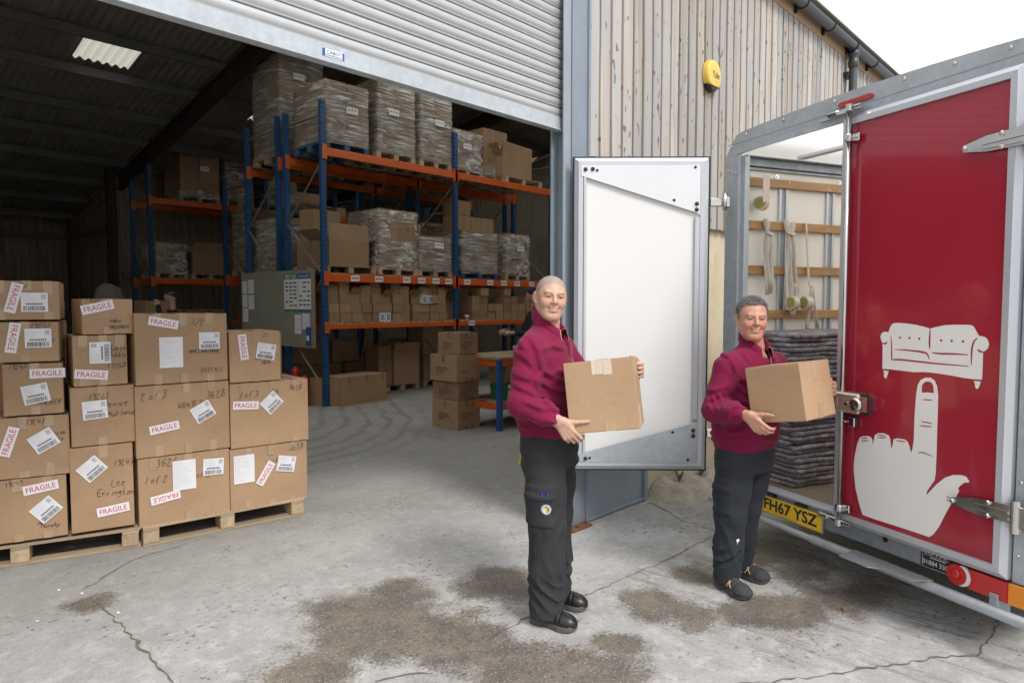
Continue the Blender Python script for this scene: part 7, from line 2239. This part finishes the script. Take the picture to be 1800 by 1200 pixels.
    pu = np.array([-lat[1], lat[0]])
    pu3 = (X - pk['c'][0]) * g[0] + (Y - pk['c'][1]) * g[1]
    outw = (X - pk['c'][0]) * lat[0] + (Y - pk['c'][1]) * lat[1]
    def sq(a, b, e): return sst(a, -b - e, -b) * (1 - sst(a, b, b + e))
    on = sst(outw, -.02, .01)
    dsp += .010 * on * sq(pu3, pk['w'], .008) * sq(Z - pk['z'], pk['h'], .008)
    dsp += .007 * on * sq(pu3, pk['w'] + .004, .007) * sq(Z - (pk['z'] + pk['h'] + .012), .032, .007)
    dsp += .006 * on * sq(pu3 - .02, .042, .006) * sq(Z - (z0 - .075), .020, .006)
    G.F -= dsp.astype(np.float32)
    # straight hems
    for l in S['legs']:
        an = l[2]
    G.F = np.maximum(G.F, (hemz + S['hem_slope'] * (Y + .02)) - Z).astype(np.float32)
    me_t = np_mesh("trousers", [G.mesh()], S['trou'])
    to = put("trousers", me_t, po)
    for (hl, tl) in S['feet']:
        P_ = shoe(po, hl, tl, S['shoe'][0], S['shoe'][1], S['shoe'][2])
    return po, so, to, me_s, me_t, fr_, g, lat


PRZ = TH - R(90)


def at_view(x, D, z=0.0):
    """ground point x metres right of the view axis at distance D"""
    p = FH * D + RT * x
    return (p.x, p.y, z)


# ------------------------------------------------------------------ man with shaved head
O1 = (.2585, 3.65)
S1 = dict(face=(.90, -.43), seed=.7, crease=CREASE1, crease_y=.0, tone=(.56, .335, .245),
          head=(-.052, -.005, 1.684), look=(.18, -.98, -.02), up=(.09, .0, 1), neck=(-.070, .030, 1.515),
          style=dict(w=1.06, neck=1.08, crop=(.275, .225, .20), brow=(.20, .12, .08), browa=.9, stub=.3),
          torso=[(.948, -.062, .0, .172, .150), (1.00, -.064, .0, .180, .158), (1.12, -.070, .0, .188, .160), (1.25, -.078, .01, .196, .152), (1.36, -.082, .02, .190, .130), (1.44, -.080, .025, .150, .100), (1.475, -.076, .028, .100, .080)],
          arms=[((-.160, -.135, 1.405), (-.205, -.205, 1.145), (-.035, -.305, 1.078)), ((.005, .185, 1.400), (.165, .200, 1.170), (.430, .060, 1.285))],
          sleeve=[.074, .075, .073, .060, .047],
          legs=[((-.088, -.085, .86), (-.075, -.140, .50), (-.080, -.190, .040)), ((-.010, .085, .86), (-.010, .070, .50), (-.010, .020, .040))],
          leg_r=[[.116, .104, .096, .094, .090], [.116, .098, .084, .078, .078]],
          pelvis=[(.80, -.055, 0, .165, .140), (.88, -.058, 0, .172, .150), (.96, -.062, 0, .166, .143), (1.0, -.062, 0, .160, .138)],
          hem=.045, hem_slope=.0, twist=1.0, gap=.50, logo_z=1.335,
          pocket=dict(c=(-.075, -.10), z=.60, h=.078, w=.082),
          feet=[((-.155, -.160), (.065, -.285)), ((-.075, .050), (.145, -.045))],
          trou='trou', shoe=('leather', 'sole', 'boot'),
          hands=[dict(w=(-.022, -.318, 1.072), dirv=(.60, -.04, -.78), back=(-.22, -.96, -.12), side=-1, curls=[(20, 42, 38), (26, 46, 40), (32, 48, 40), (38, 50, 40)], thumb=[(.046, .060, -.010), (.064, .088, -.014), (.080, .114, -.014)], elbow=(-.205, -.205, 1.145)),
                 dict(w=(.430, .050, 1.290), dirv=(-.02, -1.0, .12), back=(1.0, -.03, .05), side=1, curls=[(18, 34, 28), (20, 36, 28), (22, 38, 28), (26, 40, 28)], thumb=[(.045, .055, -.010), (.070, .072, -.030), (.088, .078, -.052)], elbow=(.165, .200, 1.170))])
p1, s1, t1, ms1, mt1, fr1, g1, lat1 = person("man with shaved head in burgundy half zip sweatshirt holding a carton, nearer the shed", at_view(*O1), PRZ, S1)
# details of his trousers: two blue pens, round badge, yellow tape
vd = Vector((.15, 1, 0))
for dx in (-.012, .016):
    h, _ = surf(mt1, (-.075 + dx - .15, -1.1, .685), vd)
    if h is not None: MB().tube([(h.x, h.y - .004, .655), (h.x, h.y - .006, .700)], .0045, 6).build("pen", 'pen', t1)
cir = lambda r_, n_=20: [(r_ * math.cos(2 * math.pi * k / n_), r_ * math.sin(2 * math.pi * k / n_)) for k in range(n_)]
patch_on(mt1, (-.065 - .15, -1.1, .612), vd, (0, 0, 1), cir(.026), "round_badge", ['white', 'blk', 'yellow'], t1, .003, 0,
         [([(x * .60, y * .60) for x, y in cir(.026)], .0042, 1), ([(-.010, -.010), (.010, -.010), (.007, .000), (.010, .011), (-.010, .011), (-.007, .000)], .0052, 2)] +
         [([(.0215 * math.cos(a) - .002, .0215 * math.sin(a) - .0025), (.0215 * math.cos(a) + .002, .0215 * math.sin(a) - .0025), (.0215 * math.cos(a) + .002, .0215 * math.sin(a) + .0025), (.0215 * math.cos(a) - .002, .0215 * math.sin(a) + .0025)], .0046, 1) for a in [k * .42 for k in range(15)]])
MB().box(-.008, .008, -.030, .030, -.065, .05, .004).build("tape_measure_strap", 'yellow', t1, loc=(-.196, -.030, .855), rot=(0, .12, .4))
# laces on the near shoe
hl, tl = np.array([-.155, -.160]), np.array([.065, -.285])
for k in range(4):
    a = .42 + .07 * k; c_ = hl + (tl - hl) * a; f_ = (tl - hl) / np.linalg.norm(tl - hl); r_ = np.array([f_[1], -f_[0]])
    MB().tube([(c_[0] + r_[0] * s_, c_[1] + r_[1] * s_, .104 - .012 * k - abs(s_) * .35) for s_ in (-.026, -.012, 0, .012, .026)], .0028, 6).build("lace", 'blk', p1)

# ------------------------------------------------------------------ man with grey curly hair
O2 = (1.405, 4.00)
S2 = dict(face=(.58, -.81), seed=2.3, crease=CREASE2, crease_y=.05, eye=.75, tone=(.54, .285, .195),
          head=(.000, -.005, 1.563), look=(-.06, -.99, -.03), up=(.03, 0, 1), neck=(.022, .035, 1.395),
          style=dict(w=1.06, neck=1.05, brow=(.22, .17, .14), browa=.85, stub=.2, lines=True),
          torso=[(.800, -.030, .0, .190, .152), (.86, -.030, .0, .205, .170), (.98, -.025, -.005, .208, .172), (1.12, -.015, .0, .202, .152), (1.24, .000, .02, .190, .128), (1.32, .010, .03, .150, .098), (1.355, .018, .032, .100, .080)],
          arms=[((-.155, -.085, 1.285), (-.245, -.130, 1.050), (-.140, -.318, 1.055)), ((.175, .130, 1.280), (.300, .080, 1.060), (.398, -.135, 1.175))],
          sleeve=[.072, .073, .069, .056, .045],
          legs=[((-.100, -.060, .74), (-.135, -.090, .43), (-.155, -.105, .05)), ((.050, .055, .74), (.012, .070, .43), (-.020, .085, .05))],
          leg_r=[[.112, .100, .088, .082, .078], [.112, .098, .084, .078, .074]],
          pelvis=[(.68, -.030, 0, .170, .145), (.76, -.030, 0, .180, .152), (.83, -.028, 0, .176, .150), (.86, -.028, 0, .170, .145)],
          hem=.055, hem_slope=.06, twist=-1.0, gap=.50, logo_z=1.205,
          pocket=dict(c=(-.115, -.06), z=.53, h=.075, w=.070),
          feet=[((-.190, -.045), (-.085, -.275)), ((-.062, .135), (.110, -.045))],
          trou='trou_n', shoe=('suede', 'sole_d', 'trail'),
          hands=[dict(w=(-.128, -.338, 1.050), dirv=(.52, -.48, -.62), back=(-.70, -.66, -.12), side=-1, curls=[(20, 40, 36), (26, 44, 38), (32, 46, 40), (36, 48, 40)], thumb=[(.046, .058, -.010), (.068, .080, -.014), (.090, .098, -.014)], elbow=(-.245, -.130, 1.050)),
                 dict(w=(.398, -.150, 1.180), dirv=(-.22, -.96, .05), back=(.95, -.25, .0), side=1, curls=[(40, 58, 30), (42, 60, 30), (44, 62, 30), (46, 64, 30)], thumb=[(.040, .050, -.010), (.060, .060, -.035), (.075, .060, -.060)], elbow=(.300, .080, 1.060))])
p2, s2, t2, ms2, mt2, fr2, g2, lat2 = person("man with curly grey hair in burgundy sweatshirt holding a carton by the trailer", at_view(*O2), PRZ, S2)
# curly hair: tufts over the skull
c, f, u, r = fr2
def skip_hair(x_, y_, z_):
    ax_ = abs(x_)
    if y_ > .02 and z_ < .088 - .6 * max(0, ax_ - .045): return True
    if y_ > -.030 and z_ < .040 and not (y_ < .016 and ax_ > .05 and z_ > -.012): return True
    return z_ < -.045 or (ax_ > .068 and -.034 < y_ < -.002 and z_ < .026)


G = Field(c - .15, c + .17, .0034)
rn = random.Random(11)
nn_ = 0
for k in range(1100):
    th_, ph = rn.uniform(0, 2 * math.pi), math.acos(rn.uniform(-.45, 1))
    n3 = np.array([math.sin(ph) * math.cos(th_), math.sin(ph) * math.sin(th_), math.cos(ph)])
    x_, y_, z_ = n3 * np.array([.0800, .099, .087]) + np.array([0, -.016, .038])
    if skip_hair(x_, y_, z_): continue
    p = c + r * x_ + f * y_ + u * z_
    dr = (r * n3[0] + f * n3[1] + u * n3[2])
    sw = np.array([rn.uniform(-1, 1), rn.uniform(-1, 1), rn.uniform(-1, 1)])
    L_ = rn.uniform(.003, .008)
    G.cone(p - dr * .004, p + dr * L_ + sw * .006, rn.uniform(.0042, .0070), .0030, .0025)
    nn_ += 1
def hair_col(V):
    n_ = cheap_noise(V[:, 0], V[:, 1], V[:, 2], 420, 1.0) * .5 + cheap_noise(V[:, 0], V[:, 1], V[:, 2], 130, 4.0) * .5
    t = np.clip(.5 + .9 * n_, 0, 1)[:, None]
    return np.array([.075, .065, .058]) * (1 - t) + np.array([.34, .325, .31]) * t
hb = put("hair", np_mesh("hair", [G.mesh()], 'hair', hair_col, 1), p2)
vs, fs, cs = [], [], []
for k in range(5200):
    th_, ph = rn.uniform(0, 2 * math.pi), math.acos(rn.uniform(-.45, 1))
    n3 = np.array([math.sin(ph) * math.cos(th_), math.sin(ph) * math.sin(th_), math.cos(ph)])
    x_, y_, z_ = n3 * np.array([.0800, .099, .087]) + np.array([0, -.016, .038])
    if skip_hair(x_, y_, z_): continue
    p = c + r * x_ + f * y_ + u * z_
    dr = r * n3[0] + f * n3[1] + u * n3[2]
    tg = np.cross(dr, np.array([rn.uniform(-1, 1), rn.uniform(-1, 1), rn.uniform(-1, 1)])); tg /= np.linalg.norm(tg) + 1e-6
    b3 = np.cross(dr, tg)
    L_ = rn.uniform(.012, .022) * (1.2 if z_ > .07 else .75)
    cr_, w0 = rn.uniform(.003, .007), rn.uniform(0, 6.28)
    shade = rn.random() ** .6
    col = np.array([.06, .05, .043]) * (1 - shade) + np.array([.52, .50, .475]) * shade
    o_ = len(vs)
    for q in range(6):
        t = q / 5
        ctr = p + dr * (L_ * t * (1 - .25 * t)) + tg * (cr_ * math.sin(w0 + 5.2 * t) * t + L_ * .35 * t * t) + b3 * (cr_ * math.cos(w0 + 5.2 * t) * t)
        rr = .0011 * (1 - .6 * t)
        for a_ in range(3): vs.append(ctr + tg * (rr * math.cos(a_ * 2.09)) + b3 * (rr * math.sin(a_ * 2.09))); cs.append(col)
    for q in range(5):
        for a_ in range(3): fs.append((o_ + q * 3 + a_, o_ + q * 3 + (a_ + 1) % 3, o_ + q * 3 + 3 + (a_ + 1) % 3, o_ + q * 3 + 3 + a_))
cs = np.array(cs)
hs = put("hair_strands", np_mesh("hair_strands", [(np.array(vs), np.array(fs))], 'hair', lambda V: cs, 0), hb)
hs["kind"] = "stuff"
# shoe stripes and laces
for (hl, tl) in S2['feet']:
    hl, tl = np.array(hl), np.array(tl); f_ = (tl - hl); Ln = np.linalg.norm(f_); f_ = f_ / Ln; r_ = np.array([f_[1], -f_[0]])
    for sd_ in (1, -1):
        for k, (a0, a1) in enumerate(((.30, .40), (.44, .36), (.50, .58), (.64, .55))):
            P0 = hl + f_ * (Ln * a0) + r_ * (.046 * sd_); P1 = hl + f_ * (Ln * a1) + r_ * (.034 * sd_)
            MB().tube([(P0[0], P0[1], .046), ((P0[0] + P1[0]) / 2 + r_[0] * .007 * sd_, (P0[1] + P1[1]) / 2 + r_[1] * .007 * sd_, .064), (P1[0], P1[1], .080)], .005, 6, flat=.5).build("shoe_stripe", 'tan' if k % 2 else 'strap', p2)
    for k in range(3):
        a = .46 + .07 * k; c_ = hl + f_ * Ln * a
        MB().tube([(c_[0] + r_[0] * s_, c_[1] + r_[1] * s_, .102 - .010 * k - abs(s_) * .35) for s_ in (-.024, 0, .024)], .003, 6).build("lace", 'blk', p2)
vd2 = Vector((.25, 1, 0))
patch_on(mt2, (-.10 - .25, -1.1, .305), vd2, (0, 0, 1), [(-.008, .004), (0, .014), (.008, .012), (.011, .002), (.004, -.006), (-.004, -.006)], "ostrich_mark", ['white'], t2, .003, 0, [([(-.002, -.018), (.001, -.018), (.001, -.006), (-.002, -.006)], .003, 0)])

# ------------------------------------------------------------------ the cartons in their hands
def held(loc_xyz, w, d, h, yaw, roll, pitch, label, tapes, O):
    lx, ly, lz = loc_xyz
    wx = at_view(O[0] + lx, O[1] + ly, lz)
    t = put("held_carton", None, None, wx, (0, 0, 0), label, "carton", "cartons held by the two men")
    t.rotation_euler = (Matrix.Rotation(PRZ, 3, 'Z') @ Matrix.Rotation(R(roll), 3, 'Y') @ Matrix.Rotation(R(pitch), 3, 'X') @ Matrix.Rotation(R(yaw), 3, 'Z')).to_euler()
    mb = MB(); c_ = .0035
    mb.box(-w / 2, w / 2, -d / 2, d / 2, -h / 2, h / 2 - .003, c_)
    mb.box(-w / 2 + .002, w / 2 - .002, -d / 2 + .002, -.001, h / 2 - .0028, h / 2)
    mb.box(-w / 2 + .002, w / 2 - .002, .001, d / 2 - .002, h / 2 - .0028, h / 2 + .001)
    mb.build("body", 'card', t)
    for (face, a, z0, z1, tw, mat) in tapes:
        if face == 'f': MB().box(a - tw, a + tw, -d / 2 - .0012, -d / 2 - .0004, z0, z1).build("tape", mat, t)
        if face == 'r': MB().box(w / 2 + .0004, w / 2 + .0012, a - tw, a + tw, z0, z1).build("tape", mat, t)
        if face == 't': MB().box(a - tw, a + tw, -d / 2, d / 2, h / 2 + .0012, h / 2 + .0020).build("tape", mat, t)
    return t


held((.219, -.160, 1.190), .345, .36, .350, -13, -5.5, -6.5, "brown carton held by the shaved headed man, ribbed tape over its top edge",
     [('f', -.005, .105, .175, .029, 'tape_w'), ('f', .043, .100, .175, .022, 'tape_w'), ('f', .028, -.175, -.125, .026, 'tape'), ('r', -.10, .09, .17, .02, 'tape_w'), ('r', -.10, -.17, -.06, .012, 'paper'), ('t', .02, 0, 0, .030, 'tape_w')], O1)
held((.110, -.300, 1.180), .330, .310, .300, 41, -6.5, -6.5, "brown carton held by the curly haired man, turned corner first",
     [('f', -.01, .045, .150, .026, 'tape'), ('f', .00, -.150, -.075, .026, 'tape'), ('r', .02, .06, .150, .026, 'tape'), ('r', .02, -.150, -.06, .026, 'tape')], O2)

# ------------------------------------------------------------------ two people deep in the shed
def far_person(label, loc, rz, hatmat, topmat, hat, arm):
    G = Field((-.35, -.35, .02), (.35, .45, 1.9), .016)
    G.loft([(.92, 0, 0, .16, .12), (1.2, 0, 0, .19, .125), (1.42, 0, 0, .19, .11), (1.50, 0, 0, .09, .07)], np.array([0, -1.0]), .04)
    for s in (-1, 1):
        G.chain([(s * .09, 0, .92), (s * .10, -.02, .5), (s * .10, 0, .08)], [.10, .075, .06], .03)
    for s, (el, wr) in zip((-1, 1), arm): G.chain([(s * .19, 0, 1.42), el, wr], [.062, .052, .042], .03)
    H = Field((-.2, -.45, 1.40), (.2, .2, 1.95), .007)
    H.ell((0, -.02, 1.73), (.076, .095, .105), .01).cone((0, 0, 1.66), (0, .01, 1.47), .055, .06, .02).ell((0, -.105, 1.715), (.014, .018, .016), .015).ell((0, -.075, 1.665), (.035, .03, .03), .02)
    hands = []
    for s, (el, wr) in zip((-1, 1), arm): hands.append(hand_field(wr, np.array(wr) - np.array(el), (s * .3, 0, 1), -s, [25, 28, 30, 32], [(.045, .055, -.008), (.065, .072, -.015), (.085, .085, -.02)], .005))
    me = np_mesh("person", [H.mesh()] + hands, 'skin', lambda V: np.tile(np.array([.42, .25, .18]), (len(V), 1)))
    o = put("person", me, None, loc, (0, 0, rz), label, "person")
    put("jacket", np_mesh("jacket", [G.mesh()], topmat), o)
    K = Field((-.15, -.2, 1.6), (.15, .15, 1.9), .007)
    K.ell((0, -.008, 1.758), (.084, .100, .090), .01)
    X, Y, Z = K.grid()
    K.F = np.maximum(K.F, ((1.735 if hat else 1.742) + .35 * np.clip(-Y - .02, -.1, .2) * (0.2 if hat else 1)) - Z).astype(np.float32)
    put("beanie" if hat else "hair", np_mesh("beanie", [K.mesh()], hatmat), o)
    for s in (-1, 1): MB().box(s * .10 - .05, s * .10 + .05, -.18, .09, 0, .08, .02).build("shoe", 'leather', o)
    return o


M['olive'] = mk("olive_sleeves", (.030, .032, .022), .9)
far_person("person in a dark beanie and dark jacket sorting small cartons at the low shelf", at_view(.32, 9.9, .05), PRZ + R(-75), 'navy', 'navy', True, [((-.24, -.10, 1.18), (-.12, -.36, 1.22)), ((.24, -.12, 1.18), (.12, -.38, 1.20))])
far_person("dark haired person in navy top behind the big top carton, hand at the chin", at_view(-6.02, 12.1, .06), PRZ + R(-60), 'leather', 'navy', False, [((-.26, -.10, 1.2), (-.10, -.30, 1.12)), ((.20, -.18, 1.25), (.06, -.22, 1.56))])
